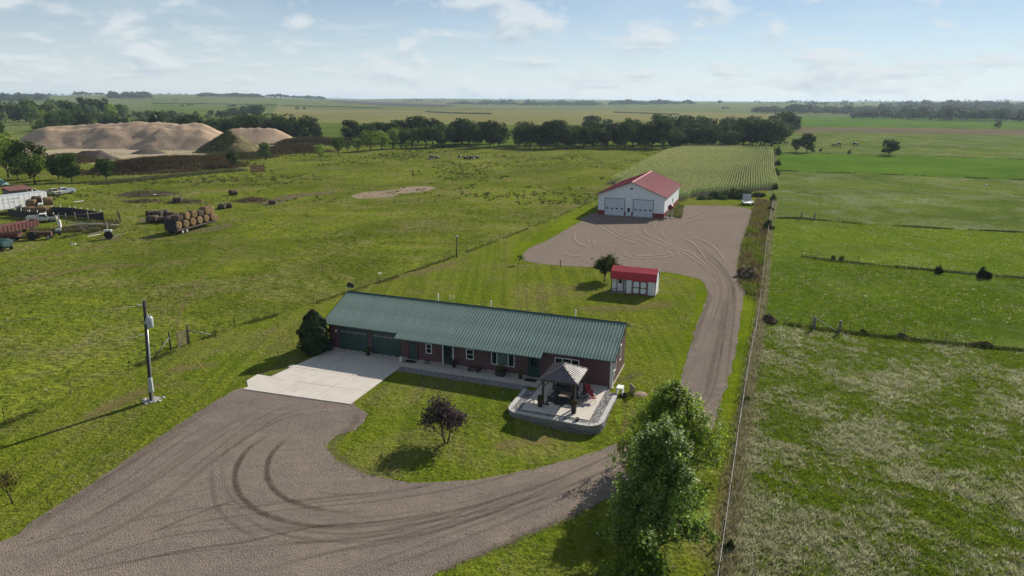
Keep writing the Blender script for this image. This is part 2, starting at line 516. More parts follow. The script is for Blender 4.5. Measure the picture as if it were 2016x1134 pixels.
M['wood'] = plain('weathered_wood', (0.24, 0.19, 0.14), 0.85, var=0.25, scale=5, grime=0.3, bump=0.5)
M['greywood'] = plain('grey_weathered_post', (0.17, 0.15, 0.13), 0.9, var=0.25, scale=5, grime=0.3, bump=0.5)
M['polewood'] = plain('creosote_pole', (0.045, 0.037, 0.032), 0.85, var=0.3, scale=3, bump=0.5)
M['post'] = plain('rusty_steel_post', (0.055, 0.045, 0.035), 0.7, var=0.25, scale=8)
M['steel'] = plain('galvanised_steel', (0.42, 0.43, 0.44), 0.4, 0.7, var=0.15)
M['greypaint'] = plain('grey_enclosure_paint', (0.40, 0.43, 0.45), 0.45)
M['black'] = plain('black_rubber', (0.018, 0.018, 0.018), 0.75)
M['darkmetal'] = plain('dark_metal', (0.035, 0.035, 0.04), 0.5)
M['rust'] = plain('rusty_iron', (0.10, 0.045, 0.028), 0.85, var=0.35, scale=4, grime=0.4, bump=0.5)
M['red'] = plain('red_paint', (0.30, 0.03, 0.035), 0.5, grime=0.2)
M['oldred'] = plain('faded_red_paint', (0.135, 0.05, 0.042), 0.85, var=0.4, grime=0.75)
M['darkred'] = plain('dark_red_trim', (0.13, 0.014, 0.02), 0.5)
M['teal'] = plain('teal_tarp', (0.10, 0.20, 0.19), 0.7, var=0.35, grime=0.6)
M['yellow'] = plain('yellow_guard', (0.42, 0.27, 0.03), 0.6)
M['tan'] = plain('tan_car_paint', (0.42, 0.37, 0.28), 0.35, grime=0.2)
M['carwhite'] = plain('white_car_paint', (0.62, 0.66, 0.72), 0.3, grime=0.1)
M['fabric'] = plain('outdoor_fabric', (0.05, 0.06, 0.075), 0.9)
M['redfabric'] = plain('red_chair_fabric', (0.25, 0.03, 0.04), 0.8)
M['rug'] = plain('blue_grey_rug', (0.05, 0.06, 0.09), 0.95)
M['pot'] = plain('dark_planter', (0.03, 0.026, 0.024), 0.6)
M['terracotta'] = plain('clay', (0.16, 0.07, 0.05), 0.8)
M['plank'] = plain('dark_plank', (0.028, 0.027, 0.028), 0.85, var=0.35, scale=2, bump=0.4)
M['bark'] = plain('tree_bark', (0.055, 0.042, 0.032), 0.95, var=0.3, scale=4, bump=0.9, bscale=10)
M['barklight'] = plain('pale_bark', (0.20, 0.17, 0.13), 0.95, var=0.3, scale=4, bump=0.8, bscale=10)
M['sand'] = None
M['glass'] = None
k = NT('window_glass'); k.princ((0.012, 0.018, 0.02), 0.06, 0, 0.6); M['glass'] = k.m
k = NT('curtain_window'); k.princ(k.mix(k.rng(k.noise(6, 3, 0.6), 0.4, 0.6), (0.07, 0.11, 0.10), (0.13, 0.18, 0.17)), 0.25, 0, 0.5); M['curtain'] = k.m
def sand_mat(name, a, b, c):
    k = NT(name)
    n1 = k.noise(0.06, 6, 0.6, 0.8); n2 = k.noise(0.8, 6, 0.7)
    strat = k.noise(0.5, 5, 0.6, 0.5, sc3=(0.12, 0.12, 1.6))
    col = k.mix(k.rng(n1, 0.38, 0.62), a, b)
    col = k.mix(k.rng(strat, 0.48, 0.68, 0, 0.6), col, c)
    col = k.mix(k.rng(n2, 0.36, 0.6, 0.35, 0.0), col, [x * 0.55 for x in a])
    k.princ(col, 1.0, 0, 0.0, k.bump(k.math('ADD', n2, k.math('MULTIPLY', strat, 0.5)), 0.7, 0.5))
    return k.m
M['sand'] = sand_mat('pit_sand', (0.40, 0.295, 0.205), (0.48, 0.36, 0.25), (0.33, 0.24, 0.175))
M['sandfloor'] = sand_mat('pit_floor_sand', (0.36, 0.29, 0.21), (0.42, 0.34, 0.25), (0.28, 0.26, 0.12))
M['soil'] = sand_mat('dark_soil', (0.09, 0.075, 0.066), (0.13, 0.11, 0.095), (0.07, 0.06, 0.055))
M['weedsoil'] = sand_mat('weedy_soil', (0.19, 0.155, 0.09), (0.12, 0.11, 0.055), (0.08, 0.09, 0.03))
M['leaf'] = attr_leaf('broad_leaf', 0.28, 0.8, 0.05, var=0.35)
M['leafglossy'] = attr_leaf('maple_leaf', 0.5, 0.5, 0.2, var=0.06)
M['needle'] = attr_leaf('evergreen_spray', 0.12, 0.7, 0.15, var=0.1)
M['blade'] = attr_leaf('grass_blade', 0.40, 0.9, 0.02, var=0.02)
M['dryblade'] = attr_leaf('dry_weed_stem', 0.25, 0.9, 0.02, var=0.04)
def hay_mat(name, a, b):
    k = NT(name)
    t = k.n('ShaderNodeTexCoord'); v = t.outputs['Object']
    oi = k.n('ShaderNodeObjectInfo')
    n = k.noise(5, 6, 0.7, vec=v); f = k.noise(22, 4, 0.7, vec=v)
    c = k.mix(k.rng(n, 0.35, 0.65), a, b)
    c = k.mix(k.rng(oi.outputs['Random'], 0, 1, 0, 0.35), c, [x * 0.7 for x in a])
    c = k.mix(k.rng(f, 0.4, 0.6, 0.45, 0), c, [x * 0.4 for x in a])
    k.princ(c, 0.98, 0, 0.05, k.bump(k.math('ADD', f, n), 0.9, 0.08))
    return k.m
M['hay'] = hay_mat('fresh_hay', (0.20, 0.135, 0.072), (0.31, 0.215, 0.118))
M['oldhay'] = hay_mat('weathered_hay', (0.095, 0.075, 0.06), (0.15, 0.12, 0.095))
# ------------------------------------------------------------------ land
def dens(poly, step, amp, closed=True, seed=0.0):
    out = []
    n = len(poly)
    for i in range(n if closed else n - 1):
        a = Vector((poly[i][0], poly[i][1])); b = Vector((poly[(i + 1) % n][0], poly[(i + 1) % n][1]))
        L = (b - a).length
        st = max(step, 0.012 * min(a.length, b.length))
        k = max(1, int(L / st))
        for j in range(k):
            p = a.lerp(b, j / k)
            if amp:
                q = Vector((p.x * 0.9 / step * 0.5, p.y * 0.9 / step * 0.5, seed))
                d = mnoise.noise_vector(q) + 0.6 * mnoise.noise_vector(q * 2.7)
                p = p + Vector((d.x, d.y)) * amp
            out.append(p)
    return out
def smooth_line(pts, per=8, closed=False):
    pts = [Vector(p) for p in pts]
    out = []
    n = len(pts)
    rngk = range(n if closed else n - 1)
    for i in rngk:
        g = lambda j: pts[j % n] if closed else pts[max(0, min(n - 1, j))]
        p0, p1, p2, p3 = g(i - 1), g(i), g(i + 1), g(i + 2)
        for j in range(per):
            t = j / per
            out.append(0.5 * ((2 * p1) + (p2 - p0) * t + (2 * p0 - 5 * p1 + 4 * p2 - p3) * t * t + (3 * p1 - p0 - 3 * p2 + p3) * t ** 3))
    if not closed:
        out.append(pts[-1])
    return out
def inside(P, poly):
    x, y = P[:, 0], P[:, 1]
    r = np.zeros(len(P), bool)
    n = len(poly)
    for i in range(n):
        x1, y1 = poly[i][0], poly[i][1]; x2, y2 = poly[(i + 1) % n][0], poly[(i + 1) % n][1]
        if y1 == y2:
            continue
        c = ((y1 > y) != (y2 > y)) & (x < (x2 - x1) * (y - y1) / (y2 - y1) + x1)
        r ^= c
    return r
def sheet(name, poly, mat, dz, step=1.0, amp=0.12, grid=None, parent=None, label=None, kind='structure', seed=0.0):
    b = dens(poly, step, amp, seed=seed)
    pts = [Vector((p.x, p.y)) for p in b]
    edges = [(i, (i + 1) % len(b)) for i in range(len(b))]
    if grid:
        x0, x1, y0, y1, g = grid
        gx, gy = np.meshgrid(np.arange(x0, x1, g), np.arange(y0, y1, g))
        G = np.stack([gx.ravel(), gy.ravel()], 1)
        G = G[inside(G, [(p.x, p.y) for p in b])]
        pts += [Vector((float(a), float(c))) for a, c in G]
    v, e, f, *_ = delaunay_2d_cdt(pts, edges, [], 1, 1e-5)
    z = gz([p.x for p in v], [p.y for p in v]) + dz
    me = bpy.data.meshes.new(name)
    fs = [tuple(t) if (v[t[1]] - v[t[0]]).cross(v[t[2]] - v[t[0]]) > 0 else tuple(reversed(t)) for t in f]
    me.from_pydata([(p.x, p.y, float(q)) for p, q in zip(v, z)], [], fs)
    me.materials.append(mat)
    o = inst(name, me, parent)
    if kind and not parent: o['kind'] = kind
    if label: o['label'] = label
    return o
def P(*pts):
    return [at(x, y) for x, y in pts]

# the ground itself, out to the horizon
ys = np.concatenate([np.linspace(-400, 700, 56), np.geomspace(720, 14000, 70)])
xs = np.concatenate([-np.geomspace(12000, 320, 60), np.linspace(-300, 300, 31), np.geomspace(320, 12000, 60)])
X, Y = np.meshgrid(xs, ys)
Z = gz(X, Y) - 0.05 - 1.3 * np.exp(-(((X - 4.6) / 30) ** 2 + ((Y - 48.6) / 25) ** 2))
nx, ny = len(xs), len(ys)
I = np.arange(nx * ny).reshape(ny, nx)
fc = np.stack([I[:-1, :-1], I[:-1, 1:], I[1:, 1:], I[1:, :-1]], -1).reshape(-1, 4)
o = inst('ground', np_mesh('ground', np.stack([X, Y, Z], -1).reshape(-1, 3), fc, M['farcrop'], smooth=True))
tag(o, 'wide farmland reaching out to the horizon', kind='structure')

# left pasture
FENCE_L = [(-260, 960), (-120, 893), (10, 835), (140, 778), (255, 728), (340, 692), (463, 645), (540, 622), (620, 597), (745, 557), (795, 540), (870, 514), (950, 485), (1040, 450), (1120, 417), (1180, 390), (1234, 362)]
FENCE_R = [(1395, 1260), (1415, 1134), (1445, 915), (1465, 780), (1480, 690), (1490, 640), (1500, 560), (1508, 490), (1516, 430), (1523, 395), (1527, 350), (1532, 300), (1537, 262), (1541, 240)]
fl = P(*FENCE_L); fr = P(*FENCE_R)
def ext(poly):
    return [(p.x, p.y) for p in poly]
past = ext(fl) + [tuple(at(1325, 300).xy), tuple(at(1365, 291).xy), (150, 402), (0, 402), (-140, 420), (-330, 330), (-330, 60), (-160, 5)]
past_o = sheet('pasture', past, M['pasture'], 0.0, 4.0, 0.0, grid=(-330, 160, 20, 420, 14), label='wide left grazing pasture dotted with clumps')
# lawn and farmyard grass
lawn = ext(fl) + [tuple(at(1300, 375).xy), tuple(at(1345, 391).xy), tuple(at(1430, 384).xy), tuple(at(1505, 374).xy)] + ext(reversed(fr[:10])) + [(0, 12), (-50, 12)]
LAWN_POLY = lawn
lawn_o = sheet('lawn', lawn, M['lawn'], 0.012, 1.0, 0.25, grid=(-20, 22, 34, 62, 1.2), label='mown lawn around the long house and drive')
# lush verge between the drive and the right fence, and inside the bend
sheet('grass_verge', ext(P((1466, 580), (1461, 605), (1456, 640), (1448, 690), (1438, 730), (1426, 770), (1416, 815), (1432, 830), (1452, 800), (1466, 740), (1477, 690), (1487, 640), (1494, 600), (1478, 585), (1463, 560), (1452, 535))), M['verge'], 0.02, 0.8, 0.3, label='bright yellow-green verge between the drive and fence')
sheet('grass_verge', ext(P((1388, 600), (1394, 575), (1386, 556), (1364, 546), (1330, 539), (1300, 535), (1302, 542), (1340, 548), (1365, 560), (1374, 580), (1362, 620), (1342, 680), (1322, 760), (1336, 764), (1354, 700), (1372, 645))), M['verge'], 0.02, 0.8, 0.4, label='bright green verge inside the drive bend')
sheet('grass_verge', ext(P((1036, 492), (1080, 471), (1110, 454), (1150, 428), (1172, 420), (1172, 408), (1130, 420), (1080, 448), (1010, 488), (1005, 510), (1028, 508))), M['verge'], 0.02, 1.0, 0.6, label='bright green verge left of the gravel yard')
# right-hand fields
def right_field(name, mat, top, bot, label, dz=0.006, step=2.0, amp=0.6):
    poly = P(*bot) + list(reversed(P(*top)))
    return sheet(name, ext(poly), mat, dz, step, amp, label=label, seed=len(label))
right_field('pasture', M['rough'], [(1489, 650), (1552, 640), (1660, 655), (1780, 668), (2016, 690), (2500, 735)], [(1395, 1260), (1415, 1134), (1445, 915), (1465, 780), (1480, 690), ][:0] + [(1397, 1260), (1900, 1500), (2600, 1200)], 'rough straw-flecked pasture at lower right')
right_field('pasture', M['lush'], [(1505, 508), (1580, 506), (1700, 520), (1840, 533), (2016, 548), (2300, 570)], [(1489, 650), (1552, 640), (1660, 655), (1780, 668), (2016, 690), (2500, 735)], 'dark lush pasture between two cross fences')
right_field('pasture', M['mixed'], [(1516, 428), (1580, 431), (1700, 441), (1850, 450), (2016, 458), (2250, 470)], [(1505, 508), (1580, 506), (1700, 520), (1840, 533), (2016, 548), (2300, 570)], 'yellow-green pasture right of the gravel yard')
right_field('pasture', M['grey'], [(1528, 336), (1640, 340), (1800, 346), (2016, 355), (2200, 362)], [(1516, 428), (1580, 431), (1700, 441), (1850, 450), (2016, 458), (2250, 470)], 'greyish pasture with pale seed heads')
right_field('field', M['alfalfa'], [(1533, 301), (1640, 303), (1800, 307), (2016, 314), (2200, 320)], [(1528, 336), (1640, 340), (1800, 346), (2016, 355), (2200, 362)], 'vivid green alfalfa strip beside the corn')
right_field('pasture', M['grey'], [(1537, 262), (1640, 261), (1800, 263), (2016, 267), (2300, 272)], [(1533, 301), (1640, 303), (1800, 307), (2016, 314), (2200, 320)], 'pale green pasture where cattle graze', step=5)
right_field('field', M['stubble'], [(1566, 250.5), (1700, 250.5), (1850, 252), (2016, 255), (2300, 259)], [(1566, 262), (1640, 261), (1800, 263), (2016, 267), (2300, 272)], 'brown stubble strip between green fields', dz=0.012, step=5)
right_field('field', M['alfalfa'], [(1542, 231), (1700, 230), (1850, 231.5), (2016, 233.5), (2300, 236)], [(1539, 250), (1566, 250.5), (1700, 250.5), (1850, 252), (2016, 255), (2300, 259)], 'far bright green field before the woods', step=8)
# fields behind the shelterbelt
sheet('field', ext(P((430, 285), (560, 284), (1000, 290), (1535, 292), (1541, 243), (1000, 238), (560, 238), (380, 236))), M['crop'], 0.006, 8, 0.6, label='green crop just behind the shelterbelt')
sheet('field', ext(P((520, 240), (1000, 246), (1540, 246), (1540, 226), (1300, 219.5), (1000, 213.5), (700, 211), (545, 213))), M['ripe'], 0.03, 12, 1.0, label='huge tan ripening crop field in the middle distance')
sheet('field', ext(P((60, 262), (300, 258), (560, 243), (560, 226), (300, 221), (100, 226), (60, 238))), M['crop'], 0.05, 8, 0.6, label='green bean field behind the sand piles')
sheet('field', ext(P((300, 224), (545, 216), (545, 209), (300, 205))), M['crop'], 0.03, 20, 0.6, label='pale green field beyond the far farmstead')
# bare pond bed, pit floor
sheet('dirt_patch', ext(smooth_line(P((690, 386), (706, 391), (740, 390), (775, 387), (792, 381), (830, 378), (858, 371), (842, 367), (800, 368), (775, 374), (730, 377), (705, 381)), 5, True)), M['dirt'], 0.02, 0.8, 0.3, label='bare pinkish dirt patch in the pasture')
sheet('pit_floor', ext(P((40, 330), (120, 322), (300, 324), (450, 318), (520, 300), (560, 286), (300, 280), (40, 300))), M['sandfloor'], 0.02, 3, 1.0, label='pale sandy floor of the gravel pit')
for q in (((490, 394), (505, 397), (530, 396), (560, 384), (650, 377), (655, 381), (590, 388), (550, 402), (520, 405)), ((270, 436), (330, 443), (345, 436), (300, 428)), ((345, 456), (400, 450), (440, 440), (455, 446), (400, 458)), ((330, 393), (350, 398), (385, 396), (372, 391)), ((195, 470), (230, 474), (240, 468), (215, 464))):
    sheet('dirt_patch', ext(smooth_line(P(*q), 4, True)), M['stubble'], 0.016, 0.6, 0.35, label='trampled brown patch by the hay bales')

# gravel drive, one loop past the house and up to the machine shed
drive_px = [(0, 1068), (60, 1030), (130, 985), (200, 940), (270, 890), (330, 850), (400, 805), (440, 780), (478, 765), (560, 775), (689, 792), (702, 800), (722, 815), (714, 835), (690, 850), (660, 860), (645, 880), (665, 905), (700, 925), (750, 942), (820, 950), (900, 948), (980, 938), (1060, 918), (1140, 892), (1200, 870), (1250, 850), (1290, 825), (1318, 795), (1335, 765), (1352, 700), (1370, 645), (1388, 600), (1394, 575), (1386, 556),
            (1364, 546), (1330, 539), (1300, 535), (1215, 528), (1160, 526), (1100, 523), (1038, 515), (1029, 505), (1040, 490), (1080, 472), (1110, 455), (1140, 438), (1152, 426), (1178, 418), (1240, 420), (1300, 426), (1318, 422), (1338, 413), (1345, 405), (1400, 405), (1450, 407), (1478, 413), (1480, 422), (1470, 452), (1459, 482), (1453, 510), (1451, 532), (1461, 556), (1466, 580), (1461, 605), (1456, 640), (1448, 690), (1438, 730), (1426, 770), (1412, 820), (1398, 855), (1370, 890), (1330, 920), (1280, 947), (1230, 972), (1195, 985), (1150, 1005), (1080, 1035), (1000, 1070), (930, 1100), (850, 1134), (700, 1200), (400, 1340), (-300, 1340), (-320, 1180)]
dp = [tuple(p.xy) for p in smooth_line(P(*drive_px), 3, True)]
DRIVE_POLY = dp
DRIVE_IN = dp
drive = sheet('driveway', dp, M['gravel'], 0.03, 0.4, 0.24, grid=(-20, 22, 34, 62, 1.5), label='grey gravel drive looping past the house')
# lighter, drier gravel of the yard before the machine shed
yard_px = [(1394, 575), (1386, 556), (1364, 546.5), (1330, 539.5), (1300, 535.5), (1215, 528.5), (1160, 526.5), (1100, 523.5), (1040, 515), (1031, 505), (1042, 490), (1082, 472), (1112, 455), (1142, 438), (1154, 426), (1178, 418), (1240, 420), (1300, 426), (1316, 422), (1336, 413), (1345, 406), (1400, 406), (1450, 408), (1477, 414), (1479, 422), (1469, 452), (1458, 482), (1452, 510), (1450, 532), (1459, 556), (1464, 580), (1430, 600)]
sheet('gravel_yard', [tuple(p.xy) for p in smooth_line(P(*yard_px), 3, True)], M['yard'], 0.036, 0.8, 0.18, label='tan gravel yard in front of the machine shed')

# tyre marks, thin skins on the gravel
def track(pts, w, mat, parent=drive, z=0.044, name='tyre_track'):
    L = smooth_line(pts, 7)
    n = len(L)
    vs = []; uv = []
    for i, p in enumerate(L):
        d = (L[min(i + 1, n - 1)] - L[max(i - 1, 0)]); nrm = Vector((-d.y, d.x, 0)).normalized()
        ww = w * (0.9 + 0.25 * mnoise.noise(p * 0.7))
        for s_ in (-0.5, 0.5):
            q = p + nrm * ww * s_
            vs.append((q.x, q.y, gzf(q.x, q.y) + z)); uv.append((s_ + 0.5, i / (n - 1)))
    fs = [(2 * i, 2 * i + 1, 2 * i + 3, 2 * i + 2) for i in range(n - 1)]
    fs = [f if (Vector(vs[f[1]]) - Vector(vs[f[0]])).cross(Vector(vs[f[2]]) - Vector(vs[f[0]])).z > 0 else f[::-1] for f in fs]
    me = bpy.data.meshes.new(name); me.from_pydata(vs, [], fs); me.materials.append(mat)
    ul = me.uv_layers.new(name='UVMap')
    for lp in me.loops:
        ul.data[lp.index].uv = uv[lp.vertex_index]
    return inst(name, me, parent)
# loose dark gravel thrown to the edge, worn and dry places in the lawn, cattle trails
for pts, w in ((((10, 1072), (100, 1015), (200, 950), (290, 885), (370, 832), (440, 788)), 1.3), (((700, 806), (700, 830), (668, 862), (655, 882), (690, 918), (760, 938)), 1.0), (((860, 1128), (980, 1078), (1090, 1032), (1190, 990)), 0.9), (((1360, 690), (1378, 640), (1398, 585), (1390, 560)), 0.8)):
    track(P(*pts), w, M['track_soft'], z=0.0355)
for pts, w, mt in ((((1212, 752), (1235, 745), (1262, 732)), 1.6, 'track_soft'), (((1010, 604), (1060, 590), (1110, 572), (1150, 555)), 1.2, 'worn'), (((1120, 606), (1200, 608), (1270, 604), (1340, 596)), 4.0, 'worn'), (((480, 770), (520, 745), (575, 722), (610, 706)), 1.0, 'track_soft'), (((330, 730), (380, 722), (430, 716)), 2.4, 'worn'), (((960, 880), (1030, 862), (1090, 852)), 2.0, 'worn'), (((1250, 800), (1240, 830), (1228, 848)), 1.4, 'worn'), (((1440, 900), (1428, 980), (1416, 1060)), 1.6, 'worn'), (((690, 560), (780, 548), (860, 528), (930, 505)), 3.0, 'worn'), (((150, 830), (240, 790), (320, 752)), 2.2, 'worn'), (((620, 690), (560, 716), (500, 742)), 1.2, 'worn')):
    track(P(*pts), w, M[mt], lawn_o, z=0.024, name='worn_patch')
for pts, w in ((((500, 342), (560, 330), (640, 318), (720, 306)), 1.2), (((230, 474), (330, 462), (430, 446), (520, 420), (600, 398), (690, 388)), 0.9), (((0, 520), (120, 500), (240, 480)), 3.0), (((660, 390), (600, 420), (520, 460), (430, 520), (360, 600), (350, 680)), 0.7), (((860, 372), (930, 345), (1000, 322), (1100, 305)), 1.0), (((20, 560), (160, 530), (300, 520)), 2.5), (((300, 380), (420, 375), (520, 362), (600, 350)), 1.2)):
    track(P(*pts), w, M['worn'], past_o, z=0.012, name='cattle_trail')
# worn wheel paths: many faint overlapping passes of cars and trucks
zp = 0.037
def passes(px, n, spread, seed):
    global zp
    rn = random.Random(seed); base = P(*px)
    for i in range(n):
        off = rn.uniform(-spread, spread); ph = rn.uniform(0, 6)
        L = []
        for j, q in enumerate(base):
            d_ = base[min(j + 1, len(base) - 1)] - base[max(j - 1, 0)]; nr = Vector((-d_.y, d_.x, 0)).normalized()
            L.append(q + nr * (off + 0.35 * math.sin(ph + j * 0.8)))
        a = rn.randint(0, max(0, len(L) - 5)); L = L[a:a + rn.randint(4, len(L))]
        L = L and [q for q in smooth_line(L, 4)]
        ok_ = inside(np.array([(q.x, q.y) for q in L]), DRIVE_IN) if L else []
        run = []; best = []
        for q, f_ in zip(L, ok_):
            run = run + [q] if f_ else []
            if len(run) > len(best): best = run
        L = best[::4]
        if len(L) > 2:
            track(L, rn.uniform(0.18, 0.5), M[rn.choice(('track_mid', 'track_mid', 'track_pale', 'track_pale', 'track_soft'))], z=zp); zp += 0.00018
passes([(-40, 1090), (60, 1060), (180, 1010), (290, 945), (380, 880), (450, 835), (520, 800), (580, 785)], 12, 3.2, 1)
passes([(-20, 1130), (120, 1105), (280, 1070), (430, 1045), (580, 1030), (740, 1015), (880, 990), (1010, 955), (1120, 915), (1220, 868), (1300, 830)], 13, 2.6, 2)
passes([(560, 800), (500, 850), (480, 910), (500, 965), (570, 1005), (680, 1020), (800, 1010), (940, 975), (1080, 925)], 6, 2.4, 3)
passes([(1250, 880), (1330, 830), (1370, 780), (1390, 715), (1405, 660), (1420, 600), (1422, 565), (1405, 530), (1370, 500), (1320, 470)], 9, 2.0, 4)
TA = P((535, 855), (505, 872), (478, 898), (464, 930), (466, 960), (484, 988), (520, 1012), (570, 1028), (630, 1038), (720, 1044))
TB = P((578, 855), (552, 876), (532, 900), (526, 930), (533, 955), (556, 978), (596, 996), (640, 1005), (715, 1012))
for i, T in enumerate((TA, TB)):
    track(T, 0.62, M['track_dark'], z=0.044 + 0.004 * i)
    track(T[1:-2], 0.42, M['track_dark'], z=0.052 + 0.004 * i)
zt = 0.064
for pts, w, mt in [(((180, 1134), (280, 1102), (390, 1080), (480, 1068), (560, 1050), (640, 1036), (760, 1026), (900, 1000)), 0.28, 'track_dark'),
                   (((120, 1120), (230, 1085), (340, 1055), (450, 1042), (540, 1030)), 0.25, 'track_mid'),
                   (((290, 1055), (350, 1028), (420, 1000), (480, 982)), 0.22, 'track_dark'),
                   (((240, 1020), (320, 990), (380, 972), (430, 958)), 0.2, 'track_mid'),
                   (((418, 920), (420, 960), (430, 1000), (470, 1040), (520, 1062)), 0.4, 'track_mid'),
                   (((520, 1066), (600, 1068), (700, 1062), (800, 1048)), 0.25, 'track_mid'),
                   (((0, 1100), (120, 1050), (240, 985), (340, 915), (430, 850), (500, 805)), 0.9, 'track_pale'),
                   (((60, 1120), (180, 1065), (300, 1000), (400, 925), (470, 865), (540, 810)), 0.9, 'track_pale'),
                   (((640, 1134), (780, 1090), (900, 1045), (1020, 1000), (1130, 952), (1230, 905)), 0.5, 'track_pale'),
                   (((560, 1110), (700, 1075), (840, 1040), (980, 990), (1100, 940), (1210, 885)), 0.45, 'track_pale'),
                   (((480, 1134), (640, 1090), (800, 1062), (940, 1020), (1060, 970), (1180, 910)), 0.3, 'track_mid'),
                   (((700, 1134), (850, 1085), (980, 1035), (1100, 985), (1200, 940)), 0.3, 'track_mid'),
                   (((1370, 800), (1392, 720), (1410, 650), (1420, 590), (1415, 555), (1385, 520), (1340, 490)), 0.8, 'track_pale'),
                   (((1405, 800), (1420, 720), (1434, 650), (1440, 590), (1436, 550), (1415, 515), (1380, 480)), 0.8, 'track_pale'),
                   (((1386, 800), (1408, 700), (1422, 630), (1428, 585)), 0.9, 'track_mid')]:
    track(P(*pts), w, M[mt], z=zt); zt += 0.004
for pts in [((1175, 441), (1190, 452), (1214, 466), (1240, 477), (1265, 483)), ((1192, 442), (1205, 453), (1226, 466), (1255, 473), (1272, 479), (1277, 487)),
            ((1256, 443), (1251, 457), (1266, 468), (1299, 481), (1339, 495), (1378, 520), (1402, 541)), ((1268, 443), (1270, 458), (1296, 472), (1333, 489), (1366, 503), (1396, 528)),
            ((1160, 480), (1158, 472), (1172, 468)), ((1172, 488), (1168, 478), (1180, 470)), ((1232, 495), (1230, 502), (1246, 508), (1296, 509), (1334, 501), (1325, 492), (1300, 488)),
            ((1246, 500), (1256, 505), (1290, 504), (1318, 499), (1310, 491)), ((1316, 441), (1302, 456), (1310, 470)), ((1333, 468), (1361, 478), (1378, 495), (1392, 517)),
            ((1345, 466), (1382, 474), (1410, 492), (1430, 520)), ((1110, 500), (1125, 504), (1150, 506)), ((1280, 441), (1290, 446), (1283, 450)), ((1354, 432), (1372, 424), (1390, 417), (1408, 416)), ((1362, 436), (1385, 426), (1402, 419)),
            ((1340, 440), (1380, 432), (1430, 424), (1460, 418)), ((1135, 455), (1130, 470), (1142, 482), (1160, 490))]:
    track(P(*pts), 0.55, M['track_light'], z=zt); zt += 0.003

# ------------------------------------------------------------------ grass, weeds, corn as real blades
def rand_in(poly, n, clip=None):
    a = np.array([(p[0], p[1]) for p in poly])
    lo, hi = a.min(0), a.max(0)
    if clip:
        lo = np.maximum(lo, clip[0]); hi = np.minimum(hi, clip[1])
    p = RNG.uniform(lo, hi, (n, 2))
    return p[inside(p, poly)]
def in_view(p, m=1.06):
    v = np.stack([p[:, 0], p[:, 1], gz(p[:, 0], p[:, 1]) - CAM_H], 1)
    d = v @ np.array(cF); x = v @ np.array(cR) / d; y = v @ np.array(cU) / d
    return (d > 5) & (np.abs(x) < 0.75 * m) & (np.abs(y) < 0.422 * m)
def tufts(name, p, h, r, col, nb, mat, label, lean=0.5, wid=0.05, parent=None, base=None):
    n = len(p)
    ang = RNG.uniform(0, 2 * np.pi, (n, nb)); off = RNG.uniform(0, 1, (n, nb)) * r[:, None]
    bx = p[:, 0:1] + np.cos(ang) * off; by = p[:, 1:2] + np.sin(ang) * off
    z0 = (gz(p[:, 0], p[:, 1]) if base is None else base)[:, None] + np.zeros((n, nb)) - 0.02
    hh = h[:, None] * RNG.uniform(0.6, 1.15, (n, nb))
    la = ang + RNG.normal(0, 0.6, (n, nb)); ll = lean * hh * RNG.uniform(0.2, 1.2, (n, nb))
    tx, ty = bx + np.cos(la) * ll, by + np.sin(la) * ll
    wa = RNG.uniform(0, np.pi, (n, nb)); w = wid * RNG.uniform(0.6, 1.4, (n, nb))
    wx, wy = np.cos(wa) * w, np.sin(wa) * w
    V = np.stack([np.stack([bx - wx, by - wy, z0], -1), np.stack([bx + wx, by + wy, z0], -1), np.stack([tx, ty, z0 + hh], -1)], 2).reshape(-1, 3)
    Fc = np.arange(len(V)).reshape(-1, 3)
    C = np.repeat(col, nb * 3, 0) * RNG.uniform(0.75, 1.25, (len(V) // 3, 1)).repeat(3, 0)
    o = inst(name, np_mesh(name, V, Fc, mat, C), parent)
    return tag(o, label, kind='stuff')
def pal(n, cols, w):
    idx = RNG.choice(len(cols), n, p=np.array(w) / sum(w))
    return np.array(cols)[idx] * RNG.uniform(0.8, 1.2, (n, 1))
def nz(p, s, o=0.0):
    """smooth patchiness"""
    return np.array([mnoise.noise(Vector((a * s + o, b * s - o, o))) for a, b in p])
GR = [(0.14, 0.195, 0.016), (0.185, 0.24, 0.02), (0.105, 0.16, 0.012), (0.22, 0.26, 0.028)]
STRAW = [(0.40, 0.38, 0.30), (0.29, 0.265, 0.19), (0.50, 0.48, 0.41)]
# right-hand rough pasture
rp = ext(P((1397, 1260), (1415, 1134), (1445, 915), (1465, 780), (1480, 690), (1489, 650), (1552, 640), (1660, 655), (1780, 668), (2016, 690), (2200, 705), (2400, 1300)))
p = rand_in(rp, 150000); p = p[in_view(p)]
nzv = nz(p, 0.16) + 0.7 * nz(p, 0.6, 3.0)
d = np.hypot(p[:, 0], p[:, 1])
near_f = np.exp(-((p[:, 0] - np.interp(p[:, 1], [q.y for q in fr], [q.x for q in fr])) / 3.0) ** 2)
ps = np.clip(0.34 + 0.10 * np.clip((58 - d) / 22, 0, 1) + 0.85 * nzv + 0.55 * near_f * np.clip(1.6 - d / 45, 0, 1) - 0.003 * (d - 35), 0.02, 0.92)
isst = RNG.uniform(0, 1, len(p)) < ps
keep = RNG.uniform(0, 1, len(p)) < np.clip(1.5 - d / 90, 0.3, 1) * np.where(isst, 0.62, 0.5)
p, isst, nzv = p[keep], isst[keep], nzv[keep]
col = np.where(isst[:, None], pal(len(p), STRAW, [3, 2, 1]), pal(len(p), GR, [3, 3, 2, 1]))
tufts('grass', p, np.where(isst, RNG.uniform(0.12, 0.40, len(p)), RNG.uniform(0.10, 0.32, len(p))), np.full(len(p), 0.17), col, 8, M['blade'], 'matted straw and green tufts of the rough pasture', 1.1, 0.026)
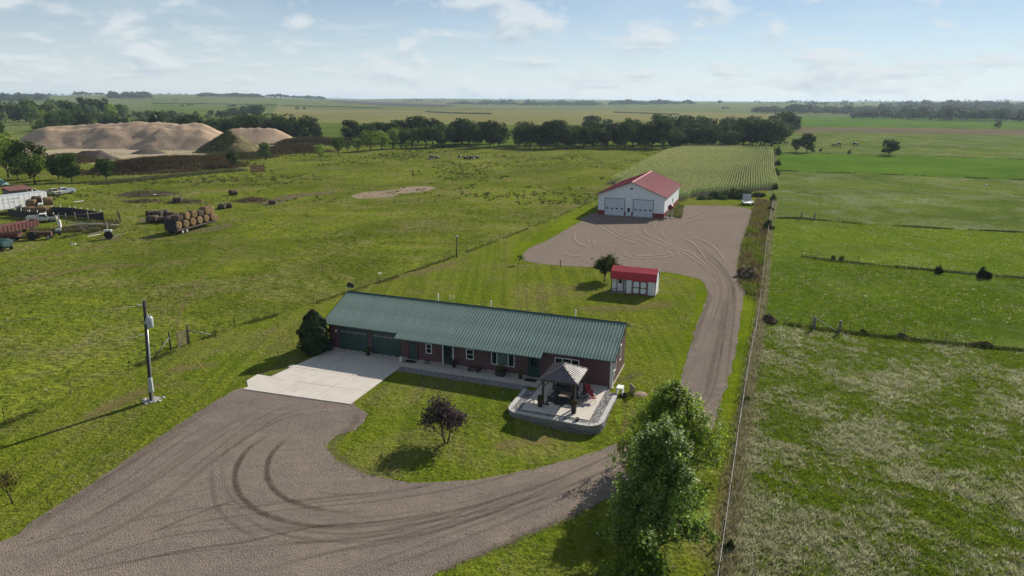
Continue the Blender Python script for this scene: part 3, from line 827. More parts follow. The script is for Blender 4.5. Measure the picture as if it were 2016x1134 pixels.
# lush and yellow-green pastures further on
for top, bot, n, lab, cols, w, seed in (([(1505, 508), (1580, 506), (1700, 520), (1840, 533), (2016, 548), (2100, 556)], [(1489, 650), (1552, 640), (1660, 655), (1780, 668), (2016, 690), (2100, 698)], 30000, 'lush tufts of the fenced right pasture', GR + [STRAW[0]], [4, 3, 4, 1, 0.8], 1.0),
                                   ([(1516, 428), (1580, 431), (1700, 441), (1850, 450), (2016, 458), (2080, 461)], [(1505, 508), (1580, 506), (1700, 520), (1840, 533), (2016, 548), (2100, 556)], 24000, 'short tufts of the yellow-green pasture', GR + [STRAW[0]], [2, 4, 1, 4, 0.8], 2.0)):
    poly = ext(P(*bot) + list(reversed(P(*top))))
    p = rand_in(poly, n)
    v = nz(p, 0.08, seed)
    p = p[RNG.uniform(-0.5, 0.5, len(p)) < v + 0.25]
    tufts('grass', p, RNG.uniform(0.08, 0.28, len(p)), np.full(len(p), 0.3), pal(len(p), cols, w), 4, M['blade'], lab, 1.2, 0.06)
# left pasture: clumps, thicker where cattle leave it
p = rand_in(past, 420000, clip=((-200, 30), (90, 390))); p = p[in_view(p)]
d = np.hypot(p[:, 0], p[:, 1])
v = nz(p, 0.05) + 0.8 * nz(p, 0.25, 5.0)
keep = RNG.uniform(0, 1, len(p)) < np.clip(0.35 + 0.7 * v, 0.04, 1) * np.clip(110 / d, 0.25, 1) ** 1.3
p, d, v = p[keep], d[keep], v[keep]
print('left tufts', len(p))
col = pal(len(p), GR + [(0.05, 0.085, 0.016), STRAW[1]], [3, 3, 3, 1.5, 2, 0.7])
tufts('grass', p, RNG.uniform(0.08, 0.30, len(p)) * (1 + 0.003 * d), 0.2 + 0.0015 * d, col, 4, M['blade'], 'uneven tufts across the left pasture', 1.1, 0.06)
# dark weed clumps further back in the pasture
p = rand_in(past, 9000, clip=((-120, 170), (90, 390)))
v = nz(p, 0.03, 9.0) + 0.5 * nz(p, 0.12, 2.0)
p = p[v + RNG.uniform(-0.25, 0.25, len(p)) > 0.22]
tufts('weeds', p, RNG.uniform(0.3, 0.75, len(p)), np.full(len(p), 0.6), pal(len(p), [(0.05, 0.075, 0.016), (0.07, 0.09, 0.02), (0.12, 0.10, 0.05)], [3, 2, 1]), 7, M['blade'], 'dark weed clumps at the back of the pasture', 0.7, 0.16)
# lawn: short, even
lawn_near = [q for q in LAWN_POLY]
p = rand_in(lawn_near, 260000, clip=((-60, 25), (45, 120))); p = p[in_view(p)]
p = p[~inside(p, DRIVE_POLY)]
d = np.hypot(p[:, 0], p[:, 1])
p = p[RNG.uniform(0, 1, len(p)) < np.clip(55 / d, 0.2, 1) ** 1.2]
hx = {}
# frame of the house: local x along the ridge (right), local y away from the viewer
TH = R(-19.75)
HX, HY = 11.02, 60.81
def hw(x, v, z=0.0):
    """house frame (x along ridge, v towards the front) to world"""
    return Vector((HX + math.cos(TH) * x + math.sin(TH) * v, HY + math.sin(TH) * x - math.cos(TH) * v, z))
HB = [tuple(hw(*q).xy) for q in ((-30.2, -2), (-0.4, -2), (0.6, 4.6), (0.6, 12.8), (-7.9, 12.8), (-7.9, 7.5), (-20.8, 7.6), (-20.5, 15.7), (-31.4, 16.4), (-29.8, 4))]
p = p[~inside(p, HB)]
v = nz(p, 0.12, 4.0) + 0.6 * nz(p, 0.5, 1.0)
isst = RNG.uniform(0, 1, len(p)) < np.clip(0.10 + 0.4 * v, 0.0, 0.6)
col = np.where(isst[:, None], pal(len(p), STRAW, [1, 2, 0.5]), pal(len(p), [(0.13, 0.175, 0.016), (0.175, 0.22, 0.02), (0.115, 0.18, 0.010)], [3, 3, 2]))
print('lawn tufts', len(p))
tufts('grass', p, RNG.uniform(0.04, 0.13, len(p)), np.full(len(p), 0.14), col, 4, M['blade'], 'short mown blades of the lawn', 0.9, 0.03)
# ragged grass at the gravel edge
e = np.array([(q[0], q[1]) for q in dens(DRIVE_POLY, 0.12, 0.0)])
e = np.repeat(e, 3, 0) + RNG.normal(0, 0.26, (len(e) * 3, 2))
e = e[in_view(e) & (np.hypot(e[:, 0], e[:, 1]) < 130)]
e = e[~inside(e, HB) & inside(e, LAWN_POLY)]
tufts('grass', e, RNG.uniform(0.07, 0.2, len(e)), np.full(len(e), 0.12), pal(len(e), [(0.13, 0.20, 0.012), (0.19, 0.245, 0.016), (0.10, 0.155, 0.010), (0.2, 0.15, 0.06)], [3, 3, 2, 0.7]), 4, M['blade'], 'longer ragged grass along the gravel edge', 0.9, 0.035)
# brown weeds between the yard and the right fence
wp = ext(P((1452, 560), (1490, 600), (1503, 560), (1508, 490), (1516, 430), (1519, 398), (1490, 392), (1482, 412), (1476, 440), (1464, 475), (1455, 515)))
p = rand_in(wp, 26000)
v = nz(p, 0.18, 7.0)
col = np.where((v > 0.15)[:, None], pal(len(p), [(0.20, 0.22, 0.04), (0.13, 0.15, 0.03)], [1, 1]), pal(len(p), [(0.15, 0.105, 0.06), (0.21, 0.16, 0.10), (0.10, 0.085, 0.04), (0.28, 0.22, 0.15)], [3, 2, 2, 1]))
tufts('weeds', p, RNG.uniform(0.35, 0.95, len(p)) * (1 + 0.5 * v), np.full(len(p), 0.3), col, 5, M['dryblade'], 'tall brown weeds between gravel yard and fence', 0.6, 0.05)
# fence-row grass on the right fence
L = np.array([(q.x, q.y) for q in smooth_line(fr[:10], 60)])
p = np.repeat(L, 18, 0); p = p + RNG.normal(0, 1, p.shape) * np.array([0.24, 0.4]) + np.array([0.35, 0])
p = p[in_view(p)]
tufts('weeds', p, RNG.uniform(0.15, 0.6, len(p)), np.full(len(p), 0.2), pal(len(p), [(0.33, 0.29, 0.20), (0.20, 0.165, 0.10), (0.11, 0.14, 0.03), (0.44, 0.40, 0.31)], [3, 1.5, 2, 4]), 4, M['dryblade'], 'dry uncut grass along the right fence', 0.8, 0.03)
# grass lines under the cross fences
for k_, (line, lab) in enumerate((([(1552, 640), (1660, 655), (1780, 668), (1900, 681), (2016, 690)], 'first'), ([(1580, 506), (1700, 520), (1840, 533), (2016, 548)], 'second'), ([(1530, 430), (1580, 431), (1700, 441), (1850, 450), (2016, 458)], 'third'), ([(1540, 301), (1640, 303), (1800, 307), (2016, 314)], 'fourth'), ([(1530, 336), (1640, 340), (1800, 346), (2016, 355)], 'fifth'), ([(1545, 250), (1700, 250), (1850, 252), (2016, 255)], 'sixth'))):
    L = np.array([(q.x, q.y) for q in smooth_line(P(*line), 60)])
    s_ = 1 + k_ * 0.12
    p = np.repeat(L, 12, 0) + RNG.normal(0, 0.22 * s_, (len(L) * 12, 2))
    v = nz(p, 0.12, 2.0 + k_)
    p = p[v + RNG.uniform(-0.3, 0.3, len(p)) > (0.0 if k_ < 3 else 0.12)]
    tufts('weeds', p, RNG.uniform(0.1, 0.38, len(p)) * s_, np.full(len(p), 0.3), pal(len(p), [(0.05, 0.065, 0.016), (0.09, 0.11, 0.025), (0.26, 0.22, 0.15)], [3, 2, 1.5 if k_ == 1 else 0.4]), 5, M['dryblade'], 'uncut grass under the %s cross fence from the house' % lab, 0.7, 0.05 * s_)
# grass along the left fence
L = np.array([(q.x, q.y) for q in smooth_line(fl[1:], 50)])
p = np.repeat(L, 8, 0) + RNG.normal(0, 0.3, (len(L) * 8, 2)); p = p[in_view(p)]
p = p[nz(p, 0.2, 6.0) > -0.1]
tufts('weeds', p, RNG.uniform(0.07, 0.24, len(p)), np.full(len(p), 0.2), pal(len(p), [(0.06, 0.085, 0.018), (0.11, 0.13, 0.03), (0.2, 0.17, 0.09)], [3, 2, 1]), 4, M['blade'], 'uncut grass along the left pasture fence', 0.8, 0.04)

# corn: rows of stalks with arching leaves
TF = R(-20)
FA = Vector((19.42, 155.07, 0))
def fw(x, y, z=0.0):
    """frame of the machine shed: x to the right along its front, y away"""
    return Vector((FA.x + math.cos(TF) * x - math.sin(TF) * y, FA.y + math.sin(TF) * x + math.cos(TF) * y, z))
rows = []
for x in np.arange(-11.2, 38.5, 0.76):
    y0 = 38 + max(0, (x - 14)) * 1.25 + RNG.normal(0, 0.3) if x > 15.5 else (31 if x > -1 else (44 if x > -7 else 60))
    y1 = np.interp(x, [-11, -8, -3, 5, 30, 38], [212, 236, 252, 262, 258, 246])
    yy = np.arange(y0, y1, 0.42)
    rows.append(np.stack([x + 0.5 * np.sin(yy / 31 + x * 0.02) + 0.9 * np.sin(yy / 70 + 1) + RNG.normal(0, 0.06, len(yy)), yy + RNG.normal(0, 0.06, len(yy))], 1))
rc = np.concatenate(rows)
ct, st_ = math.cos(TF), math.sin(TF)
wpt = np.stack([FA.x + ct * rc[:, 0] - st_ * rc[:, 1], FA.y + st_ * rc[:, 0] + ct * rc[:, 1]], 1)
n = len(wpt)
print('corn plants', n)
Hc = RNG.uniform(2.0, 2.5, n) * (1 + 0.12 * nz(wpt, 0.03, 1.0))
Vs = []; Cs = []
v = nz(wpt, 0.035, 4.0)
base = np.where((v > 0.12)[:, None], pal(n, [(0.30, 0.33, 0.12), (0.27, 0.32, 0.11)], [1, 1]), pal(n, [(0.19, 0.265, 0.065), (0.235, 0.305, 0.09), (0.29, 0.335, 0.13)], [2, 2, 1]))
for j in range(7):
    t = RNG.uniform(0, 2 * np.pi, n); hb = Hc * (0.25 + 0.11 * j); ln = RNG.uniform(0.45, 0.75, n) * (1.0 - 0.05 * j)
    if j == 6: ln *= 0.25
    c_, s2 = np.cos(t), np.sin(t)
    w = 0.07 if j < 6 else 0.09
    a = np.stack([wpt[:, 0] - s2 * w, wpt[:, 1] + c_ * w, hb], 1); b = np.stack([wpt[:, 0] + s2 * w, wpt[:, 1] - c_ * w, hb], 1)
    cc = np.stack([wpt[:, 0] + c_ * ln, wpt[:, 1] + s2 * ln, hb + (0.18 if j < 6 else 0.4)], 1)
    Vs.append(np.stack([a, b, cc], 1).reshape(-1, 3))
    Cs.append(np.repeat(base * RNG.uniform(0.8, 1.25, (n, 1)) if j < 6 else np.tile([[0.42, 0.38, 0.21]], (n, 1)) * RNG.uniform(0.7, 1.2, (n, 1)), 3, 0))
Vc = np.concatenate(Vs); Cc = np.concatenate(Cs)
tag(inst('corn', np_mesh('corn', Vc, np.arange(len(Vc)).reshape(-1, 3), M['dryblade'], Cc)), 'tasselled corn in rows behind the machine shed', kind='stuff')
sheet('field', [tuple(fw(*q).xy) for q in ((-12, 60), (-7, 58), (-6.5, 44), (-1, 43), (-0.5, 31), (15.5, 31), (15.5, 37), (39, 68), (39, 246), (30, 259), (5, 263), (-4, 252), (-9, 236), (-12, 212))], M['soil'], 0.014, 3, 0.2, label='soil of the corn field behind the machine shed')
# ------------------------------------------------------------------ trees
def leaf_quads(c, nrm, size, rng, asp=1.5):
    n = len(c)
    a = rng.normal(0, 1, (n, 3)); t = np.cross(nrm, a); t /= np.linalg.norm(t, axis=1, keepdims=True) + 1e-9
    b = np.cross(nrm, t)
    s = (size * rng.uniform(0.6, 1.35, n))[:, None]
    q = np.stack([c - t * s * asp * 0.5, c + b * s * 0.5 + nrm * s * 0.12, c + t * s * asp * 0.5, c - b * s * 0.5 + nrm * s * 0.12], 1)
    return q.reshape(-1, 3)
def crown_from_lobes(name, lobes, n, size, cols, mat, seed, fill=0.62, sun_up=0.5):
    rng = np.random.default_rng(seed)
    lobes = np.array(lobes, float)
    w = (lobes[:, 3] * lobes[:, 4] * lobes[:, 5]) ** (2 / 3); w /= w.sum()
    li = rng.choice(len(lobes), n, p=w)
    d = rng.normal(0, 1, (n, 3)); d /= np.linalg.norm(d, axis=1, keepdims=True)
    # little sprays bunched on each lobe, with gaps between them
    k = 26
    sd_ = rng.normal(0, 1, (len(lobes), k, 3)); sd_ /= np.linalg.norm(sd_, axis=2, keepdims=True)
    d2 = sd_[li, rng.integers(0, k, n)]
    d = d2 + rng.normal(0, 0.24, (n, 3)); d /= np.linalg.norm(d, axis=1, keepdims=True)
    r = fill + (1.08 - fill) * rng.uniform(0, 1, n) ** 0.6
    c = lobes[li, :3] + d * lobes[li, 3:6] * r[:, None]
    nr = d + rng.normal(0, 0.55, (n, 3)); nr[:, 2] += sun_up; nr /= np.linalg.norm(nr, axis=1, keepdims=True)
    V = leaf_quads(c, nr, size, rng)
    pi = rng.choice(len(cols), n)
    C = np.array(cols)[pi] * rng.uniform(0.75, 1.25, (n, 1))
    lt = rng.uniform(0.8, 1.2, len(lobes)); C *= lt[li][:, None]
    return np_mesh(name, V, np.arange(4 * n).reshape(-1, 4), mat, np.repeat(C, 4, 0))
def round_lobes(seed, H=10.0, Wd=7.0, trunk=1.6, k=13):
    rnd = random.Random(seed)
    out = [(0, 0, trunk + (H - trunk) * 0.52, Wd * 0.33, Wd * 0.33, (H - trunk) * 0.40)]
    for i in range(k):
        t = 2 * math.pi * (i / k) * 1.0 + rnd.uniform(-0.5, 0.5)
        z = trunk + (H - trunk) * rnd.choice((0.22, 0.35, 0.5, 0.66, 0.8)) + rnd.uniform(-0.3, 0.3)
        f = math.sin(math.pi * min(1, max(0.12, (z - trunk) / (H - trunk) * 0.92 + 0.05)))
        rr = Wd * 0.34 * f * rnd.uniform(0.65, 1.1)
        s = Wd * rnd.uniform(0.14, 0.23)
        out.append((math.cos(t) * rr, math.sin(t) * rr, z, s, s, s * rnd.uniform(0.7, 0.95)))
    return out
def grow(mb, p, d, L, r, depth, rnd, tips, kids=(2, 4), spread=0.6, up=0.25, taper=0.62, shrink=0.72):
    pts = [Vector(p)]; rs = [r]
    dd = Vector(d).normalized()
    for i in range(3):
        dd = (dd + Vector((rnd.uniform(-1, 1), rnd.uniform(-1, 1), rnd.uniform(-0.6, 1))) * 0.13).normalized()
        pts.append(pts[-1] + dd * L / 3); rs.append(r * (1 - (1 - taper) * (i + 1) / 3))
    mb.tube(pts, rs, 6 if depth > 1 else 4)
    if depth == 0:
        tips.append((pts[-1], dd)); tips.append((pts[2], dd))
        return
    if depth == 1:
        tips.append((pts[-1], dd))
    n = rnd.randint(*kids)
    t0 = rnd.uniform(0, 6.28)
    for i in range(n):
        t = t0 + 2 * math.pi * i / n + rnd.uniform(-0.4, 0.4)
        q = dd.to_track_quat('Z', 'Y').to_matrix()
        s = spread * rnd.uniform(0.65, 1.25)
        nd = (q @ Vector((math.sin(s) * math.cos(t), math.sin(s) * math.sin(t), math.cos(s))) + Vector((0, 0, up))).normalized()
        st = pts[-1] if i < 2 else pts[2]
        grow(mb, st, nd, L * shrink * rnd.uniform(0.8, 1.2), rs[-1] * 0.78, depth - 1, rnd, tips, kids, spread, up, taper, shrink)
def crown_from_tips(name, tips, per, rad, size, cols, mat, seed, droop=0.0, extra=None, asp=1.5, zs=0.8, up=0.45, cv=0.18):
    rng = np.random.default_rng(seed)
    T = np.array([tuple(t[0]) for t in tips])
    n = len(T) * per
    ti = np.repeat(np.arange(len(T)), per)
    off = rng.normal(0, 1, (n, 3)) * rad * np.array([1, 1, zs])
    off[:, 2] -= droop * np.abs(rng.normal(0, 1, n)) * rad
    c = T[ti] + off
    ctr = T.mean(0)
    nr = (c - ctr); nr /= np.linalg.norm(nr, axis=1, keepdims=True) + 1e-9
    nr = nr * 0.8 + rng.normal(0, 0.6, (n, 3)); nr[:, 2] += up; nr /= np.linalg.norm(nr, axis=1, keepdims=True)
    V = leaf_quads(c, nr, size, rng, asp)
    C = np.array(cols)[rng.choice(len(cols), n)] * rng.uniform(0.75, 1.25, (n, 1)) * rng.uniform(1 - cv, 1 + cv, len(T))[ti][:, None]
    return np_mesh(name, V, np.arange(4 * n).reshape(-1, 4), mat, np.repeat(C, 4, 0))
DARK = [(0.036, 0.062, 0.015), (0.05, 0.08, 0.018), (0.066, 0.098, 0.022), (0.042, 0.068, 0.019)]
MIDG = [(0.07, 0.115, 0.022), (0.095, 0.145, 0.028), (0.06, 0.10, 0.02)]
LITE = [(0.17, 0.24, 0.035), (0.21, 0.28, 0.04), (0.14, 0.21, 0.035), (0.25, 0.29, 0.06)]
SAGE = [(0.10, 0.13, 0.055), (0.13, 0.16, 0.07), (0.08, 0.11, 0.045)]
def trunk_mesh(seed, H, Wd, trunk, r, mat):
    mb = MB(); rnd = random.Random(seed)
    mb.tube([(0, 0, -0.25), (0.04, 0, trunk * 0.5), (0.0, 0.06, trunk), (0.1, 0, H * 0.5), (0, 0.1, H * 0.75)], [r * 1.35, r, r * 0.85, r * 0.5, r * 0.15], 7)
    for i in range(6):
        t = i * 1.05 + rnd.uniform(-0.3, 0.3); z = trunk * rnd.uniform(0.8, 1.6)
        e = Wd * rnd.uniform(0.28, 0.4)
        mb.tube([(0, 0, z), (math.cos(t) * e * 0.5, math.sin(t) * e * 0.5, z + H * 0.14), (math.cos(t) * e, math.sin(t) * e, z + H * rnd.uniform(0.2, 0.36))], [r * 0.5, r * 0.33, r * 0.1], 5)
    return mb.mesh('trunk', mat)
PROTO = {}
def proto(key, cols, seeds, H=10.0, Wd=8.0, trunk=1.7, r=0.26, n=1500, size=0.46, k=13):
    PROTO[key] = [(trunk_mesh(s, H, Wd, trunk, r, M['bark']), crown_from_lobes('crown', round_lobes(s, H, Wd, trunk, k), n, size, cols, M['leaf'], s)) for s in seeds]
proto('dark', DARK, (1, 2, 3, 4, 5, 6), 10, 8.8, 1.1, 0.24, 2300, 0.46, 19)
proto('mid', MIDG, (11, 12, 13), 10, 8.5, 1.9, 0.26, 1700, 0.45, 14)
proto('light', LITE, (21, 22, 23), 10, 8.5, 1.7, 0.24, 1600, 0.42, 13)
proto('sage', SAGE, (31, 32), 10, 9.5, 1.2, 0.24, 1300, 0.5, 13)
proto('tall', DARK, (41, 42), 10, 5.2, 1.2, 0.2, 1300, 0.42, 12)
proto('bushy', DARK, (51, 52, 53), 10, 12.0, 0.2, 0.25, 2000, 0.6, 18)
proto('lowpoly', DARK, (61, 62, 63, 64), 10, 9.0, 1.2, 0.25, 420, 0.85, 11)
proto('lowsage', SAGE + MIDG, (71, 72, 73), 10, 9.5, 1.0, 0.25, 420, 0.85, 11)
trnd = random.Random(99)
def tree(kind, loc, H, label, group=None, wide=1.0, name='tree', cat='tree', i=None):
    t, c = PROTO[kind][trnd.randrange(len(PROTO[kind])) if i is None else i]
    s = H / 10.0
    o = thing(name, label, cat, (loc[0], loc[1], gzf(loc[0], loc[1])), trnd.uniform(0, 6.28), group, (s * wide, s * wide, s))
    inst('trunk', t, o); inst('crown', c, o)
    return o
def px_tree(kind, bx, by, topy, label, group=None, wide=1.0, **kw):
    b = at(bx, by)
    H = (by - topy) / F_PX * b.y * 1.02
    return tree(kind, b, H, label, group, wide, **kw)

# shelterbelt across the back of the pasture
ORD = 'first second third fourth fifth sixth seventh eighth ninth tenth eleventh twelfth thirteenth fourteenth fifteenth sixteenth seventeenth eighteenth nineteenth twentieth twenty-first twenty-second twenty-third twenty-fourth twenty-fifth twenty-sixth twenty-seventh twenty-eighth twenty-ninth thirtieth'.split()
def belt(x0, x1, y0, y1, step, hpx, label, group, kinds=('dark',), jy=2.0, wide=1.05):
    x = x0; kq = 0
    while x <= x1:
        t = (x - x0) / max(1, x1 - x0)
        y = y0 + (y1 - y0) * t + trnd.uniform(-jy, jy)
        h = hpx(x) if callable(hpx) else hpx
        px_tree(trnd.choice(kinds), x + trnd.uniform(-4, 4), y, y - 0.93 * h * trnd.uniform(0.78, 1.14), label.replace('#', ORD[min(kq, 29)] + ' from left'), group, wide * trnd.uniform(0.85, 1.3)); kq += 1
        x += step * trnd.uniform(0.8, 1.2)
G1 = 'trees of the shelterbelt behind the pasture'
belt(1022, 1530, 291, 290, 19, lambda x: 48 + 8 * math.sin(x * 0.031) + 4 * math.sin(x * 0.083), 'dark tree, #, in the front row of the right-hand shelterbelt', G1)
belt(1030, 1525, 286, 285, 26, lambda x: 46 + 6 * math.sin(x * 0.05 + 1), 'dark tree in the hidden rear row of the right-hand shelterbelt', 'rear row of the shelterbelt')
belt(875, 985, 288, 290, 18, lambda x: 56 - 0.0012 * (x - 920) ** 2, 'tall dark tree, #, in the clump right of the light green trees', 'tall clump of shelterbelt trees')
belt(690, 985, 280, 284, 21, lambda x: 46 + 6 * math.sin(x * 0.04), 'dark shelterbelt tree behind the row of light green trees', 'middle shelterbelt trees')
belt(440, 636, 272, 276, 20, lambda x: 40 + 9 * math.sin((x - 430) * 0.0155), 'dark bushy tree, #, in the belt behind the rounded grey sand pile', 'belt trees behind the right sand pile', ('dark', 'bushy'))
belt(282, 440, 268, 270, 20, lambda x: 44 - 6 * abs(math.sin(x * 0.03)), 'dark bushy tree, #, in the belt behind the long sand pile', 'belt trees behind the big sand pile', ('dark', 'bushy'))
for x, y, h in ((78, 262, 22), (105, 258, 34), (128, 256, 38), (150, 254, 36), (172, 254, 34), (205, 252, 26), (225, 252, 26), (244, 252, 22)):
    px_tree('bushy', x, y, y - h, 'low dark tree between the sand pile and the bean field', 'low trees left behind the sand pile', 0.8)
# lighter trees stepping forward from the belt
for x, y, top in ((704, 299, 274), (729, 298, 258), (752, 295, 258), (774, 293, 254)):
    px_tree('light', x, y, top, 'sunlit light green tree in front of the middle shelterbelt', 'light green trees before the belt', 1.2)
for x, y, top in ((790, 292, 252), (812, 291, 254), (838, 291, 253), (862, 291, 246)):
    px_tree('mid', x, y, top, 'mid green tree between the light trees and tall belt', 'mid green trees before the belt', 1.15)
px_tree('mid', 666, 306, 271, 'lone dark round tree with forked trunk at pasture edge', None, 0.95)
px_tree('light', 630, 313, 285, 'small light green tree left of the forked dark tree', None, 1.0)
px_tree('light', 685, 300, 276, 'yellowish young tree right of the forked dark tree', None, 0.8)
px_tree('dark', 459, 330, 297, 'small dark tree left of the red panel windbreak', None, 0.85)
px_tree('mid', 523, 315, 281, 'round green tree before the weedy berm, behind the red panel', None, 1.0)
# trees round the old farmyard, lower left of the pit
for x, y, top, kd, wd, lab in ((17, 350, 262, 'light', 0.8, 'sunlit yellow-green tree at the left edge of the picture'),
                               (60, 352, 276, 'dark', 1.0, 'tall dark tree behind the white semi-trailer'),
                               (69, 362, 300, 'mid', 0.95, 'grey-green tree in front of the tall dark farmyard tree'),
                               (36, 356, 310, 'mid', 0.9, 'low green tree between the edge tree and the grey-green one'),
                               (116, 354, 299, 'dark', 0.85, 'left one of the two dark trees behind the parked pickups'),
                               (142, 358, 302, 'dark', 0.9, 'right one of the two dark trees behind the parked pickups'),
                               (210, 356, 312, 'dark', 0.95, 'dark round tree at the left end of the wire fence'),
                               (0, 330, 235, 'dark', 0.7, 'dark tree far left, cut off by the picture edge')):
    px_tree(kd, x, y, top, lab, None, wd)
# the wood on the left, and the farmstead trees
for i in range(72):
    d_ = trnd.uniform(760, 1250); x = trnd.uniform(-30, 295)
    b = far_at(x, d_)
    tree(trnd.choice(('lowsage', 'lowsage', 'lowpoly', 'light')), b, trnd.uniform(13, 23) * (1.0 if x < 200 else 0.8), 'tree in the mixed wood beyond the bean field, far left', 'trees of the left wood', 1.0)
for i in range(9):
    b = far_at(trnd.uniform(212, 262), trnd.uniform(960, 1080))
    tree('tall', b, trnd.uniform(19, 27), 'tall dark tree standing out of the left wood', 'tall trees of the left wood')
for i in range(26):
    b = far_at(trnd.uniform(295, 480), trnd.uniform(900, 1050))
    tree('lowsage', b, trnd.uniform(6, 11), 'pale shrubby tree around the far white farm roofs', 'farmstead trees', 1.1)
for i in range(14):
    x = trnd.uniform(470, 545); b = far_at(x, trnd.uniform(950, 1150))
    tree('lowpoly', b, 9 + 10 * (x - 470) / 75 * trnd.uniform(0.8, 1.1), 'dark tree of the clump right of the far farmstead', 'dark clump by the farmstead', 1.1)
# trees behind the right end of the shelterbelt
for i in range(20):
    b = far_at(trnd.uniform(1275, 1420), trnd.uniform(560, 640)); tree('lowpoly', b, trnd.uniform(12, 16), 'dark tree of the second row behind the shelterbelt', 'second tree row', 1.1)
for i in range(22):
    b = far_at(trnd.uniform(1420, 1532), trnd.uniform(520, 760)); tree(trnd.choice(('lowsage', 'lowpoly')), b, trnd.uniform(11, 15), 'greyish tree at the right end behind the shelterbelt', 'right end trees', 1.1)
for x, h in ((1505, 19), (1518, 17), (1526, 15)):
    tree('lowpoly', far_at(x, 640), h, 'taller tree of the clump at the shelterbelt\'s right end', 'tall right end trees')
for x in (1146, 1158, 1170, 1182):
    tree('lowpoly', far_at(x, 640), 13 if x < 1160 else 10, 'low bush behind the shelterbelt in the ripe field', 'bushes in the ripe field', 1.3)
# lone trees
px_tree('dark', 1750, 306, 275, 'lone round tree in the right pasture by the fence', None, 1.35)
px_tree('dark', 1567, 299, 274, 'smaller of two dark trees beside the grazing cattle', None, 1.0)
px_tree('dark', 1588, 300, 264, 'taller of two dark trees beside the grazing cattle', None, 1.05)
px_tree('lowpoly', 1964, 254, 240, 'small lone tree in the far bright green field', None, 1.2)
for x, y, h, l in ((585, 217, 5, 'left of two small round bushes far out in the ripe field'), (599, 217, 4, 'right of two small round bushes far out in the ripe field'), (1424, 218, 5, 'left tiny bush in the grey field before the far wood'), (1432, 218, 5, 'right tiny bush in the grey field before the far wood')):
    px_tree('lowpoly', x, y, y - h * 1.3, l, None, 1.5, name='bush', cat='bush')
for x, y, t, l in ((1640, 530 - 12, 505, 'left scrubby bush on the second cross fence'), (1656, 520, 508, 'right scrubby bush on the second cross fence')):
    px_tree('bushy', x, 512 + (x - 1640) * 0.1, 502, l, None, 0.8, name='bush', cat='bush')

# woods along the horizon: masses of crowns nobody could count
def wood(label, spans, n, h=(12, 20), cols=None, size=3.2):
    rng = np.random.default_rng(len(label) * 7 + n)
    cols = cols or [(0.04, 0.06, 0.022), (0.055, 0.078, 0.026), (0.035, 0.055, 0.022), (0.07, 0.09, 0.034)]
    cs = []; hs = []
    tot = sum((b - a) * w for a, b, _, _, w in spans)
    for a, b, d0, d1, w in spans:
        k = max(6, int(n * (b - a) * w / tot))
        for i in range(k):
            px = rng.uniform(a, b); e = min(1.0, min(px - a, b - px) / (0.12 * (b - a) + 1e-6) + 0.35)
            q = far_at(px, rng.uniform(d0, d1)); cs.append(q); hs.append(rng.uniform(*h) * e * (0.72 + 0.5 * mnoise.noise(Vector((px * 0.045, 3.3, 0.0)))))
    cs = np.array([tuple(c) for c in cs]); hs = np.array(hs)
    m_ = 16
    d = rng.normal(0, 1, (len(cs), m_, 3)); d[:, :, 2] = np.abs(d[:, :, 2]) * 0.9 - 0.15; d /= np.linalg.norm(d, axis=2, keepdims=True)
    r = hs[:, None, None] * np.array([0.5, 0.5, 0.55])
    c = cs[:, None, :] + np.array([0, 0, 1]) * (hs * 0.45)[:, None, None] + d * r * rng.uniform(0.7, 1.05, (len(cs), m_, 1))
    c = c.reshape(-1, 3); nr = d.reshape(-1, 3) + rng.normal(0, 0.35, (len(c), 3)); nr /= np.linalg.norm(nr, axis=1, keepdims=True)
    V = leaf_quads(c, nr, np.repeat(hs, m_) * 0.42 * size / 3.2, rng, 1.2)
    ci = np.repeat(rng.choice(len(cols), len(cs)), m_)
    C = np.array(cols)[ci] * rng.uniform(0.8, 1.2, (len(c), 1))
    tag(inst('wood', np_mesh('wood', V, np.arange(len(V)).reshape(-1, 4), M['leaf'], np.repeat(C, 4, 0))), label, kind='stuff')
wood('long dark wood on the right horizon', [(1628, 2120, 1300, 2400, 1.0), (1680, 2120, 2400, 3600, 0.6)], 2600, (13, 22))
wood('wood left of the long right wood, before the far farm', [(1445, 1640, 1750, 2300, 1)], 420, (12, 19))
wood('row of farm trees on the right skyline', [(1545, 1632, 2900, 3100, 1), (1365, 1395, 3300, 3400, 0.7), (1440, 1560, 3500, 3700, 0.4)], 70, (9, 17))
wood('wooded ridge in the middle of the skyline', [(885, 1020, 3100, 3800, 1.2), (1020, 1175, 2900, 3400, 0.9), (1180, 1345, 3000, 3500, 0.9)], 900, (13, 21))
wood('scattered bare trees on the skyline left of centre', [(800, 885, 3600, 3800, 1)], 26, (14, 24), [(0.07, 0.075, 0.05), (0.06, 0.06, 0.045)], 1.6)
wood('wooded hill on the skyline left of centre', [(428, 552, 3300, 3900, 1.2), (552, 668, 3700, 4200, 0.7)], 520, (13, 21))
wood('small dark wood on the left skyline', [(265, 348, 3000, 3500, 1), (200, 262, 3900, 4300, 0.3)], 260, (13, 22))
wood('dark wooded rise at the far left skyline', [(-60, 160, 2600, 3600, 1)], 620, (13, 22))
wood('thin broken line of trees along the whole skyline', [(-80, 700, 4300, 5200, 1), (700, 1400, 4300, 5200, 0.6), (1400, 2120, 4000, 5200, 1)], 900, (6, 15))
wood('hedges and lone trees in the far left fields', [(480, 498, 1900, 2000, 1), (425, 440, 2200, 2260, 0.4), (395, 402, 1950, 1980, 0.5), (380, 395, 2700, 2760, 0.6), (410, 420, 2050, 2100, 0.6)], 46, (5, 9))
